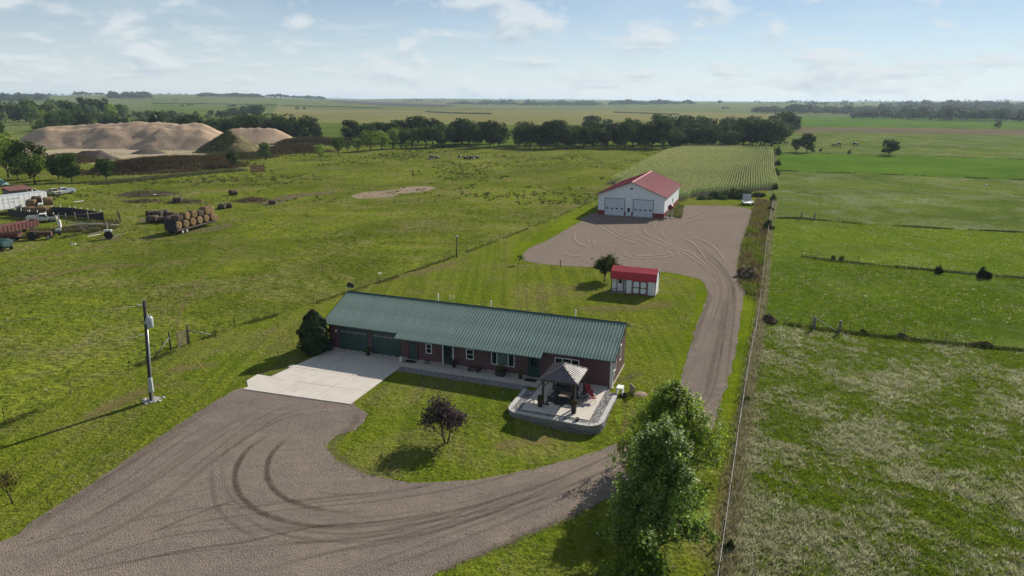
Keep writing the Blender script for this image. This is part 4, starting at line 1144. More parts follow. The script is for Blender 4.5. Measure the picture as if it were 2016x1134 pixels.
sheet('hill', [tuple(far_at(px, dd).xy) for px, dd in ((672, 3000), (760, 2300), (880, 2150), (900, 2600), (880, 3300), (780, 3700), (680, 3700))], M['purple'], 1.2, 60, 8, label='purple-brown brushy rise on the skyline')
# field-edge hedges far out
for line, lab in (([(300, 209), (420, 210), (545, 211.5)], 'left'), ([(560, 212.5), (640, 213), (750, 215)], 'middle'), ([(840, 221), (900, 223.5), (965, 225)], 'tan field'), ([(1210, 222), (1270, 224), (1335, 226)], 'right')):
    L = np.array([(q.x, q.y) for q in smooth_line(P(*line), 60)])
    p = np.repeat(L, 8, 0) + RNG.normal(0, 1.5, (len(L) * 8, 2))
    tufts('hedge', p, RNG.uniform(1.0, 3.0, len(p)), np.full(len(p), 1.5), pal(len(p), [(0.045, 0.065, 0.02), (0.06, 0.08, 0.024)], [1, 1]), 5, M['blade'], 'thin dark field-edge line far out, %s one' % lab, 0.6, 0.9)

# ---- near trees, grown branch by branch
def grown_tree(name, label, cat, loc, seed, L, r, depth, per, rad, size, cols, leafmat, barkmat, kids=(3, 4), spread=0.6, up=0.25, stems=((0, 0, 1),), droop=0.0, first=None, shrink=0.72, asp=1.5):
    mb = MB(); rnd = random.Random(seed); tips = []
    for i, s in enumerate(stems):
        grow(mb, Vector((0.12 * i * (1 if i % 2 else -1), 0, -0.1)), Vector(s), first or L, r, depth, rnd, tips, kids, spread, up, 0.7, shrink)
    o = thing(name, label, cat, (loc[0], loc[1], gzf(loc[0], loc[1])), 0)
    mb.build('trunk', barkmat, o)
    inst('crown', crown_from_tips('crown', tips, per, rad, size, cols, leafmat, seed, droop, asp=asp), o)
    print(label, 'tips', len(tips), 'leaves', len(tips) * per, 'top', max(t[0].z for t in tips), 'wid', max(abs(t[0].x) for t in tips))
    return o
MAPLE = [(0.125, 0.20, 0.033), (0.16, 0.245, 0.042), (0.20, 0.28, 0.06), (0.10, 0.165, 0.026), (0.25, 0.31, 0.12)]
MAPLE2 = [(0.165, 0.25, 0.025), (0.22, 0.31, 0.03), (0.28, 0.36, 0.036), (0.13, 0.20, 0.022)]
def maple(label, loc, seed, H, Wd, n, size, cols, lobes_k, cone=0.35):
    """full-leaved young maple: leader with ascending limbs, leaves bunched on the limb ends"""
    rnd = random.Random(seed); mb = MB(); tips = []
    r = 0.12 + H * 0.011
    lead = [Vector((0, 0, -0.2))]
    for i in range(8):
        lead.append(lead[-1] + Vector((rnd.uniform(-0.1, 0.1), rnd.uniform(-0.1, 0.1), (H * 0.93 + 0.2) / 8)))
    mb.tube(lead, [r * (1.2 - 1.1 * i / 8) for i in range(9)], 8)
    for k_ in range(lobes_k):
        f = 0.12 + 0.86 * (k_ + rnd.uniform(-0.3, 0.3)) / lobes_k
        f = max(0.1, min(0.97, f))
        if rnd.random() < 0.14: continue
        b = lead[0].lerp(lead[-1], f); b = lead[min(7, int(f * 8))].lerp(lead[min(8, int(f * 8) + 1)], f * 8 - int(f * 8)) if f < 1 else lead[-1]
        t = k_ * 2.4 + rnd.uniform(-0.4, 0.4)
        env = Wd * 0.5 * (math.sin(math.pi * min(1, (f * (1 - cone) + cone * 0.55) ** 0.9)) ** 0.8) * rnd.uniform(0.75, 1.15)
        env *= min(1.0, 1.25 * (1.02 - f) ** 0.55)
        e = b + Vector((math.cos(t) * env, math.sin(t) * env, H * rnd.uniform(0.05, 0.13)))
        mid = b.lerp(e, 0.5) + Vector((0, 0, 0.15 * env))
        rr = max(0.02, r * (1 - f) * 0.5)
        mb.tube([b, mid, e], [rr, rr * 0.7, rr * 0.25], 5)
        for j in range(9):
            q = (0.25 + 0.75 * j / 8)
            c = b.lerp(mid, q * 2) if q < 0.5 else mid.lerp(e, q * 2 - 1)
            w = 0.12 + 0.3 * env * 0.35
            c2 = c + Vector((rnd.gauss(0, w), rnd.gauss(0, w), abs(rnd.gauss(0, w)) + 0.05))
            mb.tube([c, c.lerp(c2, 0.6) + Vector((0, 0, 0.05)), c2], [0.02, 0.013, 0.005], 4)
            tips.append((c2, (c2 - b).normalized()))
    o = thing('maple_tree', label, 'tree', (loc[0], loc[1], gzf(loc[0], loc[1])), 0)
    mb.build('trunk', M['bark'], o)
    inst('crown', crown_from_tips('crown', tips, max(8, n // len(tips)), 0.15, size, cols, M['leafglossy'], seed, 0.0, zs=1.7, up=0.8, cv=0.42), o)
    return o
b1 = at(1290, 1075); b2 = at(1345, 925)
maple('tall silvery maple at the bottom edge beside the drive', (8.0, 33.3), 5, 8.0, 5.6, 32000, 0.12, MAPLE, 72, 0.5)
maple('broad bright green maple behind the silvery one, by the fence', (11.0, 42.2), 8, 6.4, 6.8, 32000, 0.12, MAPLE2, 72, 0.3)
maple('small bright maple at the very bottom edge of the picture', (6.7, 29.3), 12, 4.3, 2.8, 7000, 0.13, [(0.10, 0.19, 0.02), (0.13, 0.23, 0.024), (0.08, 0.15, 0.016)], 40, 0.4)
PLUM = [(0.05, 0.032, 0.042), (0.07, 0.045, 0.055), (0.04, 0.028, 0.03), (0.085, 0.065, 0.062)]
grown_tree('plum_tree', 'purple-leaved tree on the lawn before the house', 'tree', at(877, 871), 3, 1.25, 0.07, 3, 20, 0.27, 0.115, PLUM, M['leaf'], M['bark'], (3, 4), 0.58, 0.2, ((-0.16, 0, 1), (0.2, 0.06, 1)), shrink=0.86, first=0.85).scale = (1.14, 1.14, 1.18)
APPLE = [(0.04, 0.06, 0.018), (0.055, 0.08, 0.022), (0.07, 0.095, 0.03)]
grown_tree('apple_tree', 'round dark green tree behind the small red shed', 'tree', at(1191, 553), 14, 1.15, 0.10, 3, 22, 0.30, 0.2, APPLE, M['leaf'], M['bark'], (3, 4), 0.62, 0.12, ((0, 0, 1),), first=0.9, shrink=0.86).scale = (1.15, 1.15, 1.15)
grown_tree('sapling', 'thin green sapling at the left corner of the gravel yard', 'tree', at(1021, 520), 22, 0.75, 0.04, 2, 7, 0.2, 0.2, MIDG, M['leaf'], M['bark'], (2, 3), 0.45, 0.35, first=0.7)
grown_tree('sapling', 'sparse yellowing young tree at the lower left edge', 'tree', at(26, 990), 31, 1.0, 0.06, 3, 6, 0.2, 0.11, [(0.17, 0.16, 0.04), (0.13, 0.13, 0.035), (0.20, 0.16, 0.06)], M['leaf'], M['bark'], (3, 4), 0.55, 0.3, first=0.8, shrink=0.75)
# arborvitae at the garage corner
ab = hw(-30.9, 6.0)
rng = np.random.default_rng(5)
n = 9000
zf = rng.uniform(0, 1, n) ** 0.85; ang = rng.uniform(0, 6.283, n)
prof = np.interp(zf, [0, 0.08, 0.3, 0.6, 0.85, 1], [0.9, 1.2, 1.35, 1.15, 0.75, 0.12]) * (1 + 0.16 * np.sin(ang * 5 + zf * 9) + 0.14 * np.sin(ang * 3 - zf * 17) + 0.10 * np.sin(ang * 9 + zf * 31))
rr = prof * (0.72 + 0.32 * rng.uniform(0, 1, n) ** 0.5)
c = np.stack([np.cos(ang) * rr, np.sin(ang) * rr, zf * 4.4 + 0.05], 1)
nr = np.stack([np.cos(ang), np.sin(ang), np.full(n, 0.35)], 1) + rng.normal(0, 0.4, (n, 3)); nr /= np.linalg.norm(nr, axis=1, keepdims=True)
V = leaf_quads(c, nr, 0.16, rng, 2.0)
C = np.array([(0.022, 0.045, 0.016), (0.03, 0.055, 0.02), (0.04, 0.065, 0.022)])[rng.choice(3, n)]
o = thing('evergreen', 'dense dark evergreen at the garage corner of the house', 'evergreen', ab)
inst('crown', np_mesh('crown', V, np.arange(4 * n).reshape(-1, 4), M['needle'], np.repeat(C, 4, 0)), o)
MB().tube([(0, 0, -0.1), (0, 0, 1.5), (0.05, 0, 3.9)], [0.14, 0.1, 0.03], 6).build('trunk', M['bark'], o)
# small cedars and scrub on the right
def bush(label, loc, H, Wd, seed, cols, name, cat, n):
    rnd = random.Random(seed); lobes = []
    for i in range(9):
        t = rnd.uniform(0, 6.28); q = Wd * 0.5 * rnd.uniform(0.1, 0.75); s = rnd.uniform(0.28, 0.45)
        hh = H * rnd.uniform(0.45, 1.0) * (1.05 - q / Wd)
        lobes.append((math.cos(t) * q, math.sin(t) * q * 0.8, hh * 0.45, Wd * 0.5 * s, Wd * 0.5 * s, hh * 0.55))
    o = thing(name, label, cat, (loc[0], loc[1], gzf(loc[0], loc[1])))
    inst('foliage', crown_from_lobes('foliage', lobes, int(n * 1.3), 0.085 * max(H, Wd) ** 0.6 * 1.5, cols, M['dryblade'], seed, 0.4), o)
    MB().cyl((0, 0, -0.1), (0, 0, H * 0.5), 0.04, 0.015, 5).build('stem', M['bark'], o)
    return o
def cedar(label, loc, H, Wd, seed, cols, name='cedar', cat='shrub', n=900):
    if name in ('bush', 'shrub'): return bush(label, loc, H, Wd, seed, cols, name, cat, n)
    rng = np.random.default_rng(seed)
    zf = rng.uniform(0, 1, n) ** 1.2; ang = rng.uniform(0, 6.283, n)
    rr = Wd * 0.5 * (1 - zf) ** 0.7 * (1 + 0.25 * np.sin(ang * 4 + seed)) * rng.uniform(0.5, 1.15, n)
    c = np.stack([np.cos(ang) * rr, np.sin(ang) * rr, zf * H + rng.normal(0, 0.05 * H, n)], 1)
    c[:, 2] = np.maximum(c[:, 2], 0.03)
    nr = rng.normal(0, 0.6, (n, 3)) + np.stack([np.cos(ang), np.sin(ang), np.full(n, 0.5)], 1); nr /= np.linalg.norm(nr, axis=1, keepdims=True)
    V = leaf_quads(c, nr, 0.10 * max(H, Wd) ** 0.5 * 1.5, rng, 2.2)
    C = np.array(cols)[rng.choice(len(cols), n)] * rng.uniform(0.7, 1.3, (n, 1))
    o = thing(name, label, cat, (loc[0], loc[1], gzf(loc[0], loc[1])))
    inst('crown', np_mesh('crown', V, np.arange(4 * n).reshape(-1, 4), M['needle'], np.repeat(C, 4, 0)), o)
    MB().cyl((0, 0, -0.1), (0, 0, H * 0.6), 0.04, 0.015, 5).build('trunk', M['bark'], o)
    return o
CED = [(0.02, 0.035, 0.012), (0.03, 0.048, 0.016), (0.024, 0.04, 0.014)]
bush('left one of the two dark round bushes on the second cross fence', at(1848, 538), 1.5, 1.5, 1, CED, 'bush', 'bush', 900)
bush('right, larger one of the two dark round bushes on the second cross fence', at(1938, 547), 1.9, 2.0, 2, CED, 'bush', 'bush', 1100)
BR = [(0.17, 0.13, 0.085), (0.22, 0.175, 0.12), (0.12, 0.10, 0.05)]
GB = [(0.06, 0.085, 0.022), (0.085, 0.115, 0.03)]
cedar('pale dry bush mound between the gravel yard and the fence', at(1478, 545), 1.9, 4.2, 3, BR + [(0.32, 0.27, 0.2)], 'bush', 'bush', 2600)
cedar('dry brown bush on the right fence near the pasture gate', at(1512, 634), 1.1, 2.0, 4, BR, 'bush', 'bush')
cedar('green bush on the right fence above the weeds', at(1512, 452), 2.2, 2.6, 5, GB, 'bush', 'bush', 1400)
cedar('small green bush on the right fence beside the drive', at(1467, 792), 0.8, 0.9, 6, GB, 'bush', 'bush', 500)
cedar('small green bush on the right fence at the bottom edge', at(1437, 1085), 0.9, 0.9, 7, GB, 'bush', 'bush', 600)
for x, y, s, l in ((1517, 415, 1.5, 'dark shrub on the fence beside the trailer'), (1522, 396, 2.0, 'larger dark shrub on the fence beyond the trailer'), (1526, 372, 2.0, 'dark shrub on the fence at the near corn corner'), (1527, 345, 2.6, 'dark shrub on the fence halfway along the corn'), (1530, 325, 2.8, 'dark shrub on the fence by the alfalfa corner'), (1531, 305, 4.0, 'tall dark shrub on the fence at the far corn corner'), (1507, 300, 2.6, 'dark shrub before the shelterbelt at the far corn corner')):
    cedar(l, at(x, y), s * 1.1, s * 1.2, int(x), GB, 'shrub', 'shrub', 700)
for x, y, w, h, l in ((1385, 392, 4.5, 1.3, 'low brush clump right of the machine shed'), (1410, 391, 5.5, 2.2, 'greyish brush clump before the corn'), (1432, 388, 6, 2.0, 'green brush clump before the corn'), (1455, 390, 9, 3.2, 'big dark green brush mound left of the trailer'), (1488, 386, 5, 1.6, 'low dark brush right of the big brush mound')):
    cedar(l, at(x, y), h, w, int(x) + 3, [(0.07, 0.105, 0.035), (0.09, 0.13, 0.045), (0.12, 0.15, 0.06)], 'bush', 'bush', 2200)
for k_, (x, y) in enumerate(((1776, 665), (1700, 655), (1935, 682))):
    cedar(('dark brush at the fence post, nearest the pasture gate', 'low dark brush just right of the pasture gate', 'long dark brush under the first cross fence at right')[k_], at(x, y), 0.55, (1.6, 0.8, 2.6)[k_], 60 + k_, [(0.05, 0.05, 0.02), (0.08, 0.07, 0.035)], 'bush', 'bush', 600)
for k_, (x, y) in enumerate(((1600, 299), (1616, 298), (1672, 302))):
    cedar(('left', 'middle', 'right')[k_] + ' small shrub on the far fence near the two dark trees', at(x, y), 2.2, 2.6, 80 + k_, GB, 'shrub', 'shrub', 400)

# ------------------------------------------------------------------ gravel pit
def pile(name, label, cones, mat, res=1.0, slope=0.62, rough=0.25, kind=None, cat='sand pile'):
    """heaps dumped side by side: the highest of many cones"""
    cones = [(Vector(c[0]), c[1]) for c in cones]
    R_ = max(h for _, h in cones) / slope + 2
    x0 = min(c.x for c, _ in cones) - R_; x1 = max(c.x for c, _ in cones) + R_
    y0 = min(c.y for c, _ in cones) - R_; y1 = max(c.y for c, _ in cones) + R_
    xs = np.arange(x0, x1, res); ys = np.arange(y0, y1, res)
    X, Y = np.meshgrid(xs, ys)
    Z = np.zeros(X.shape)
    for c, h in cones:
        d = np.hypot(X - c.x, Y - c.y)
        Z += np.exp(2.2 * np.clip(h - slope * np.sqrt(d * d + 1.2) + slope, -5, 40))
    Z = np.log(Z) / 2.2 - 0.3
    Z = np.where(Z > 14.5, 14.5, Z)
    N = np.array([[mnoise.fractal(Vector((a * 0.09, b * 0.09, 1.0)), 0.9, 2.1, 4) for a in xs] for b in ys])
    Z = np.where(Z > -3, Z + rough * 2.2 * N * np.clip(Z / 3 + 0.4, 0, 1), -1.0)
    keepm = Z > -0.8
    I = np.arange(X.size).reshape(X.shape)
    fc = np.stack([I[:-1, :-1], I[:-1, 1:], I[1:, 1:], I[1:, :-1]], -1).reshape(-1, 4)
    ok = keepm.ravel()[fc].any(1)
    cx, cy = (x0 + x1) / 2, (y0 + y1) / 2
    me = np_mesh(name, np.stack([X - cx, Y - cy, Z], -1).reshape(-1, 3), fc[ok], mat, smooth=True)
    return tag(inst(name, me, None, (cx, cy, 0)), label, cat, None, kind)
def px_cone(px, basey, h):
    b = at(px, basey); return ((b.x, b.y, 0), h)
cn = []
for i, px in enumerate(np.linspace(78, 402, 36)):
    hh = np.interp(px, [78, 110, 190, 230, 300, 402], [9.0, 10.2, 11.2, 12.2, 12.6, 12.2]) + trnd.uniform(-0.3, 0.3)
    b = at(px + trnd.uniform(-2, 2), 293); kk = 1.06 + trnd.uniform(-0.004, 0.004); b = Vector((b.x * kk, b.y * kk, 0))
    cn.append(((b.x, b.y, 0), hh)); 
    if i % 2: cn.append(((b.x * 1.03, b.y * 1.04, 0), hh - 0.4))
    if px < 290 and i % 2: cn.append(((b.x * 0.985, b.y * 0.985 , 0), hh * 0.86))
for px in np.linspace(330, 400, 5):
    b = at(px, 294); cn.append(((b.x * 1.03, b.y * 1.03, 0), 10.4 + trnd.uniform(-0.4, 0.4)))
pile('sand_pile', 'long pale sand pile with scalloped crest in the pit', cn, M['sand'], 1.3, rough=0.45)
pile('sand_pile', 'rounded grey sand pile right of the weedy cone', [px_cone(x, 281, h) for x, h in ((462, 8.4), (478, 8.9), (495, 9.0), (512, 9.2), (530, 9.0), (542, 8.3))], M['sand'], 1.3, 0.55)
CONE = [px_cone(455, 298, 9.4), px_cone(468, 297, 7.2), px_cone(444, 299, 7.0), px_cone(482, 297, 4.8), px_cone(432, 300, 4.8)]
pile('sand_pile', 'steep sandy cone overgrown with weeds in the pit', CONE, M['weedsoil'], 0.8, 0.62, 0.8)
pile('sand_pile', 'small pale sand pile at the far left of the pit', [px_cone(x, 305, h) for x, h in ((22, 7.8), (34, 6.3), (10, 7.0))], M['sand'], 1.2)
pile('soil_pile', 'dark lumpy soil heap before the sand pile', [px_cone(x, 314, h) for x, h in ((168, 4.2), (178, 3.7), (190, 3.0), (200, 3.3), (212, 2.2), (225, 1.6))], M['soil'], 0.7, 0.6, 0.6, cat='soil pile')
pile('soil_pile', 'small low soil mound on the pit floor', [px_cone(x, 302, h) for x, h in ((285, 2.2), (292, 2.6), (299, 1.9))], M['soil'], 0.7, 0.4, 0.3, cat='soil pile')
# weedy berms
def pile_height(p, cones, slope):
    Z = np.zeros(len(p))
    for c, h in cones:
        d = np.hypot(p[:, 0] - c[0], p[:, 1] - c[1])
        Z += np.exp(2.2 * np.clip(h - slope * np.sqrt(d * d + 1.2) + slope, -5, 40))
    return np.maximum(0, np.log(Z + 1e-9) / 2.2 - 0.35)
def berm(label, line, hgt, wid, cols, n, hw_=(0.5, 1.3)):
    L = smooth_line(P(*line), 10)
    pile('berm', label.replace('brown weeds on', 'earth of'), [((q.x, q.y, 0), hgt * math.sin(math.pi * (0.08 + 0.84 * i / (len(L) - 1))) ** 0.5) for i, q in enumerate(L)], M['weedsoil'], 1.4, hgt / wid * 1.1, 0.2, cat='berm')
    A = np.array([(q.x, q.y, hgt * math.sin(math.pi * (0.08 + 0.84 * i / (len(L) - 1))) ** 0.5) for i, q in enumerate(L)])
    k = RNG.integers(0, len(A), n); off = RNG.normal(0, 0.55, (n, 2)) * wid
    p = A[k, :2] + off
    base = pile_height(p, [((a[0], a[1]), a[2]) for a in A], hgt / wid * 1.1)
    tufts('weeds', p, RNG.uniform(*hw_, n), np.full(n, 0.5), pal(n, cols, [3, 2, 2, 1, 1][:len(cols)]), 6, M['dryblade'], label, 0.5, 0.14, base=base)
BW = [(0.085, 0.06, 0.035), (0.115, 0.08, 0.05), (0.065, 0.058, 0.026), (0.15, 0.12, 0.08)]
berm('brown weeds on the long berm before the pit', [(205, 340), (270, 338), (330, 335), (390, 330), (440, 325)], 4.2, 8.0, BW, 9000)
berm('brown weeds on the berm below the right sand pile', [(525, 303), (570, 300), (615, 299)], 3.2, 7.0, BW, 5000)
berm('brown weeds on the far berm before the dark belt', [(560, 284), (600, 284), (650, 284), (690, 282)], 3.2, 8.0, BW, 5000)
berm('brown weeds on the left end of the pit', [(95, 322), (130, 320), (165, 318)], 2.4, 6.0, BW + [(0.19, 0.15, 0.1)], 3500)
berm('brown weeds on the low ground at the foot of the cone', [(400, 316), (440, 313), (490, 312), (520, 309)], 1.6, 5.0, [(0.10, 0.085, 0.045), (0.12, 0.10, 0.06), (0.06, 0.075, 0.025)], 4500)
# weeds on the cone, on the fence at the pasture edge
q0 = at(455, 298); n = 1500
tt = RNG.uniform(2.2, 5.6, n); rr = RNG.uniform(0.2, 15, n)
p = np.stack([q0.x + np.cos(tt) * rr, q0.y + np.sin(tt) * rr], 1)
tufts('weeds', p, RNG.uniform(0.4, 1.3, n), np.full(n, 0.5), pal(n, [(0.06, 0.085, 0.02), (0.09, 0.10, 0.03), (0.14, 0.12, 0.06)], [3, 2, 1]), 6, M['dryblade'], 'green weeds growing up the sandy cone', 0.5, 0.16, base=pile_height(p, [(c_[0], c_[1]) for c_ in CONE], 0.62))
L = np.array([(q.x, q.y) for q in smooth_line(P((195, 362), (240, 358), (300, 352), (360, 346), (420, 340), (470, 336)), 30)])
p = np.repeat(L, 26, 0) + RNG.normal(0, 1.4, (len(L) * 26, 2))
tufts('weeds', p, RNG.uniform(0.3, 1.0, len(p)), np.full(len(p), 0.4), pal(len(p), [(0.07, 0.085, 0.03), (0.11, 0.12, 0.05), (0.16, 0.15, 0.09)], [2, 2, 1.5]), 5, M['dryblade'], 'grey-green weeds along the old fence before the pit', 0.5, 0.09)
# ------------------------------------------------------------------ the long house
def rib_panel(w, v0, v1, zr, sl, ribs=3, rh=0.045, back=False):
    """one roofing sheet: x across, running down the slope from v0 to v1"""
    prof = [(0, 0)]
    pw = w / ribs
    for i in range(ribs):
        c = (i + 0.5) * pw
        prof += [(c - 0.055, 0), (c - 0.028, rh), (c + 0.028, rh), (c + 0.055, 0)]
    prof += [(w - 0.004, 0)]
    n = len(prof); cs = 1 / math.sqrt(1 + sl * sl)
    vs = []
    sg = 1 if back else -1
    for v in (v0, v1):
        for x, h in prof:
            vs.append((x, sg * v + sg * sl * cs * h * 0, zr - sl * v + h * cs))
    fs = [(i, n + i, n + i + 1, i + 1) for i in range(n - 1)]
    if back: fs = [f[::-1] for f in fs]
    m_ = len(vs)
    # turned-down eave edge
    for i, (x, h) in enumerate(prof):
        q = vs[n + i]; vs.append((q[0], q[1], q[2] - 0.05 - h))
    fs += [(n + i, m_ + i, m_ + i + 1, n + i + 1) if not back else (n + i + 1, m_ + i + 1, m_ + i, n + i) for i in range(n - 1)]
    return MB().add(vs, fs)
def window(parent, x0, x1, z0, z1, y, sg=-1, frame=M['white'], mull=(), rails=(), pane=M['glass'], axis='x', fw_=0.07, name='window'):
    """window on a wall facing local -y (axis x) or local +x (axis y); frame proud of the wall"""
    w = bpy.data.objects.new(name, None); w.empty_display_size = 0.2; link(w, parent)
    def bx(mb, a0, a1, c0, c1, d0, d1):
        if axis == 'x': mb.box(a0, a1, y + sg * max(d0, d1) if sg < 0 else y + min(d0, d1), y + sg * min(d0, d1) if sg < 0 else y + max(d0, d1), c0, c1)
        else: mb.box(y + min(d0, d1), y + max(d0, d1), a0, a1, c0, c1)
    f = MB()
    bx(f, x0 - fw_, x0, z0 - fw_, z1 + fw_, 0.0, 0.06); bx(f, x1, x1 + fw_, z0 - fw_, z1 + fw_, 0.0, 0.06)
    bx(f, x0, x1, z0 - fw_, z0, 0.0, 0.06); bx(f, x0, x1, z1, z1 + fw_, 0.0, 0.06)
    for q in mull: bx(f, q - 0.035, q + 0.035, z0, z1, 0.0, 0.055)
    for q in rails: bx(f, x0, x1, q - 0.02, q + 0.02, 0.0, 0.045)
    f.build('frame', frame, w)
    cuts = [x0] + list(mull) + [x1]
    for a, b in zip(cuts, cuts[1:]):
        g = MB(); bx(g, a + 0.004, b - 0.004, z0, z1, 0.002, 0.025); g.build('pane', pane if not callable(pane) else pane(a), w)
    return w
ZR, SL = 4.95, 0.41
H = thing('house', 'long low house with burgundy siding and green metal roof', 'house', (HX, HY, 0), TH)
YF, YB, X0, X1 = -4.45, 1.9, -30.15, -0.6
zt_ = lambda v: ZR - SL * v - 0.10
zb_ = ZR - SL * 1.9 - 0.1
wl = MB()
prof = [(YF, -0.1), (YF, zt_(4.45)), (0, zt_(0)), (YB, zb_), (YB, -0.1)]
wl.extr(prof, X0, X1); wl.build('wall', M['siding'], H)
fd = MB(); fd.box(X0 - 0.03, X1 + 0.03, YF - 0.03, YB + 0.03, -0.3, 0.18); fd.build('foundation', M['concrete'], H)
# soffit and deck under the three eave steps
SEC = [(-30.6, -21.85, 5.0), (-21.85, -6.85, 5.68), (-6.85, -0.25, 4.92)]
for a, b, v in SEC:
    dk = MB(); dk.extr([(0, ZR - 0.02), (-v, ZR - SL * v - 0.02), (-v, ZR - SL * v - 0.14), (0, ZR - 0.14)], a + 0.02, b - 0.02)
    dk.build('roof_deck', M['trim_green'], H)
dk = MB(); dk.extr([(0, ZR - 0.14), (2.35, ZR - SL * 2.35 - 0.14), (2.35, ZR - SL * 2.35 - 0.02), (0, ZR - 0.02)], -30.58, -0.27); dk.build('roof_deck', M['trim_green'], H)
PW = 0.9144
panels = {}
xq = -30.6
while xq < -0.26:
    w = min(PW, -0.25 - xq)
    for a, b, v in SEC:
        if a - 0.02 <= xq < b - 0.02:
            w = min(w, b - xq); vv = v
    key = (round(w, 3), vv)
    nr = max(1, round(w / 0.3048))
    if key not in panels:
        panels[key] = (rib_panel(w, 0.0, vv + 0.04, ZR, SL, nr).mesh('roof_panel', M['roof_green']), rib_panel(w, 0.0, 2.4, ZR, SL, nr, back=True).mesh('roof_panel', M['roof_green']))
    inst('roof_panel', panels[key][0], H, (xq, 0, 0.0)); inst('roof_panel', panels[key][1], H, (xq, 0, 0.0))
    xq += w
rc_ = MB(); rc_.extr([(-0.2, ZR - SL * 0.2 + 0.045), (0, ZR + 0.075), (0.2, ZR - SL * 0.2 + 0.045), (0, ZR + 0.05)], -30.62, -0.23); rc_.build('ridge_cap', M['trim_green'], H)
for xe in (-30.6, -0.25):
    v = 5.0 if xe < -10 else 4.92
    rk = MB(); rk.extr([(-v, ZR - SL * v - 0.16), (-v, ZR - SL * v + 0.012), (0, ZR + 0.012), (2.38, ZR - SL * 2.38 + 0.012), (2.38, ZR - SL * 2.38 - 0.16), (0, ZR - 0.16)], xe - 0.03, xe + 0.03); rk.build('gable_trim', M['trim_green'], H)
# garage doors
for x0, x1 in ((-28.75, -25.65), (-25.0, -21.95)):
    gd = bpy.data.objects.new('garage_door', None); link(gd, H)
    fr_ = MB()
    fr_.box(x0 - 0.12, x0, YF - 0.05, YF, 0, 2.5); fr_.box(x1, x1 + 0.12, YF - 0.05, YF, 0, 2.5); fr_.box(x0 - 0.12, x1 + 0.12, YF - 0.05, YF, 2.38, 2.5)
    fr_.build('frame', M['trim_green'], gd)
    for k_ in range(4):
        z0 = 0.02 + k_ * 0.59
        pn = MB(); pn.box(x0 + 0.003, x1 - 0.003, YF - 0.028, YF - 0.002, z0, z0 + 0.575)
        nn = 4; pw = (x1 - x0) / nn
        for j in range(nn):
            if k_ < 3: pn.box(x0 + j * pw + 0.1, x0 + (j + 1) * pw - 0.1, YF - 0.04, YF - 0.028, z0 + 0.09, z0 + 0.48)
        pn.build('panel', M['door_green'], gd)
        if k_ == 3:
            for j in range(nn):
                a = x0 + j * pw + 0.12; b = x0 + (j + 1) * pw - 0.12
                MB().box(a, b, YF - 0.036, YF - 0.029, z0 + 0.12, z0 + 0.45).build('pane', M['glass'], gd)
                mt = MB(); mt.box(a, b, YF - 0.046, YF - 0.037, z0 + 0.275, z0 + 0.295)
                for q in (a, (a + b) / 2 - 0.012, b - 0.024): mt.box(q, q + 0.024, YF - 0.048, YF - 0.037, z0 + 0.12, z0 + 0.45)
                mt.build('muntin', M['offwhite'], gd)
# doors
def door(x0, x1, z0, z1, col, frame, glass=None):
    d_ = bpy.data.objects.new('door', None); link(d_, H)
    f = MB(); f.box(x0 - 0.1, x0, YF - 0.06, YF, z0, z1 + 0.1); f.box(x1, x1 + 0.1, YF - 0.06, YF, z0, z1 + 0.1); f.box(x0, x1, YF - 0.06, YF, z1, z1 + 0.1); f.build('frame', frame, d_)
    MB().box(x0 + 0.005, x1 - 0.005, YF - 0.035, YF - 0.002, z0, z1).build('panel', col, d_)
    if glass: MB().box(x0 + glass[0], x1 - glass[0], YF - 0.045, YF - 0.036, glass[1], glass[2]).build('pane', M['glass'], d_)
    MB().cyl((x1 - 0.1, YF - 0.1, z0 + 0.95), (x1 - 0.1, YF - 0.035, z0 + 0.95), 0.03).build('handle', M['steel'], d_)
door(-20.9, -19.95, 0.12, 2.15, M['door_green'], M['darkred'], (0.2, 1.75, 2.05))
door(-17.15, -16.15, 0.12, 2.15, M['trim_green'], M['white'], (0.12, 0.4, 2.0))
door(-8.35, -7.4, 0.12, 2.15, M['trim_green'], M['trim_green'], (0.15, 1.2, 2.0))
window(H, -18.95, -18.45, 1.05, 1.95, YF, rails=(1.5,))
window(H, -14.65, -14.0, 1.05, 1.95, YF, rails=(1.5,))
window(H, -12.05, -9.85, 0.9, 2.05, YF, mull=(-11.55, -10.4), pane=lambda a: M['curtain'] if a > -11.8 and a < -11 else M['glass'])
window(H, -5.8, -3.65, 1.55, 2.35, YF, mull=(-5.15, -4.3))
window(H, -3.35, -2.75, 1.35, 2.55, X1, axis='y')
window(H, -0.9, -0.35, 1.5, 2.9, X1, axis='y')
cb = MB(); cb.box(X1 - 0.12, X1 + 0.015, YF - 0.02, YF + 0.1, 0.0, zt_(4.45)); cb.build('corner_trim', M['white'], H)
dn = MB(); dn.tube([(X1 + 0.08, YF + 0.18, 2.95), (X1 + 0.08, YF + 0.18, 0.2), (X1 + 0.3, YF + 0.1, 0.12)], 0.045, 6); dn.build('downspout', M['white'], H)
gv = MB(); gv.box(X1, X1 + 0.03, -1.55, -1.15, 3.45, 3.8); gv.build('gable_vent', M['darkred'], H)
mt_ = MB(); mt_.box(X1, X1 + 0.16, -4.0, -3.7, 1.1, 1.6); mt_.cyl((X1 + 0.05, -3.85, 0.1), (X1 + 0.05, -3.85, 1.1), 0.03); mt_.build('meter_box', M['greypaint'], H)
for x, w in ((-29.3, 0.16), (-17.5, 0.0)):
    if w: MB().box(x, x + 0.12, YF - 0.14, YF, 1.95, 2.15).build('wall_lamp', M['white'], H)
MB().box(-20.65, -20.2, YF - 0.02, YF - 0.001, 2.27, 2.38).build('sign_plate', M['offwhite'], H)
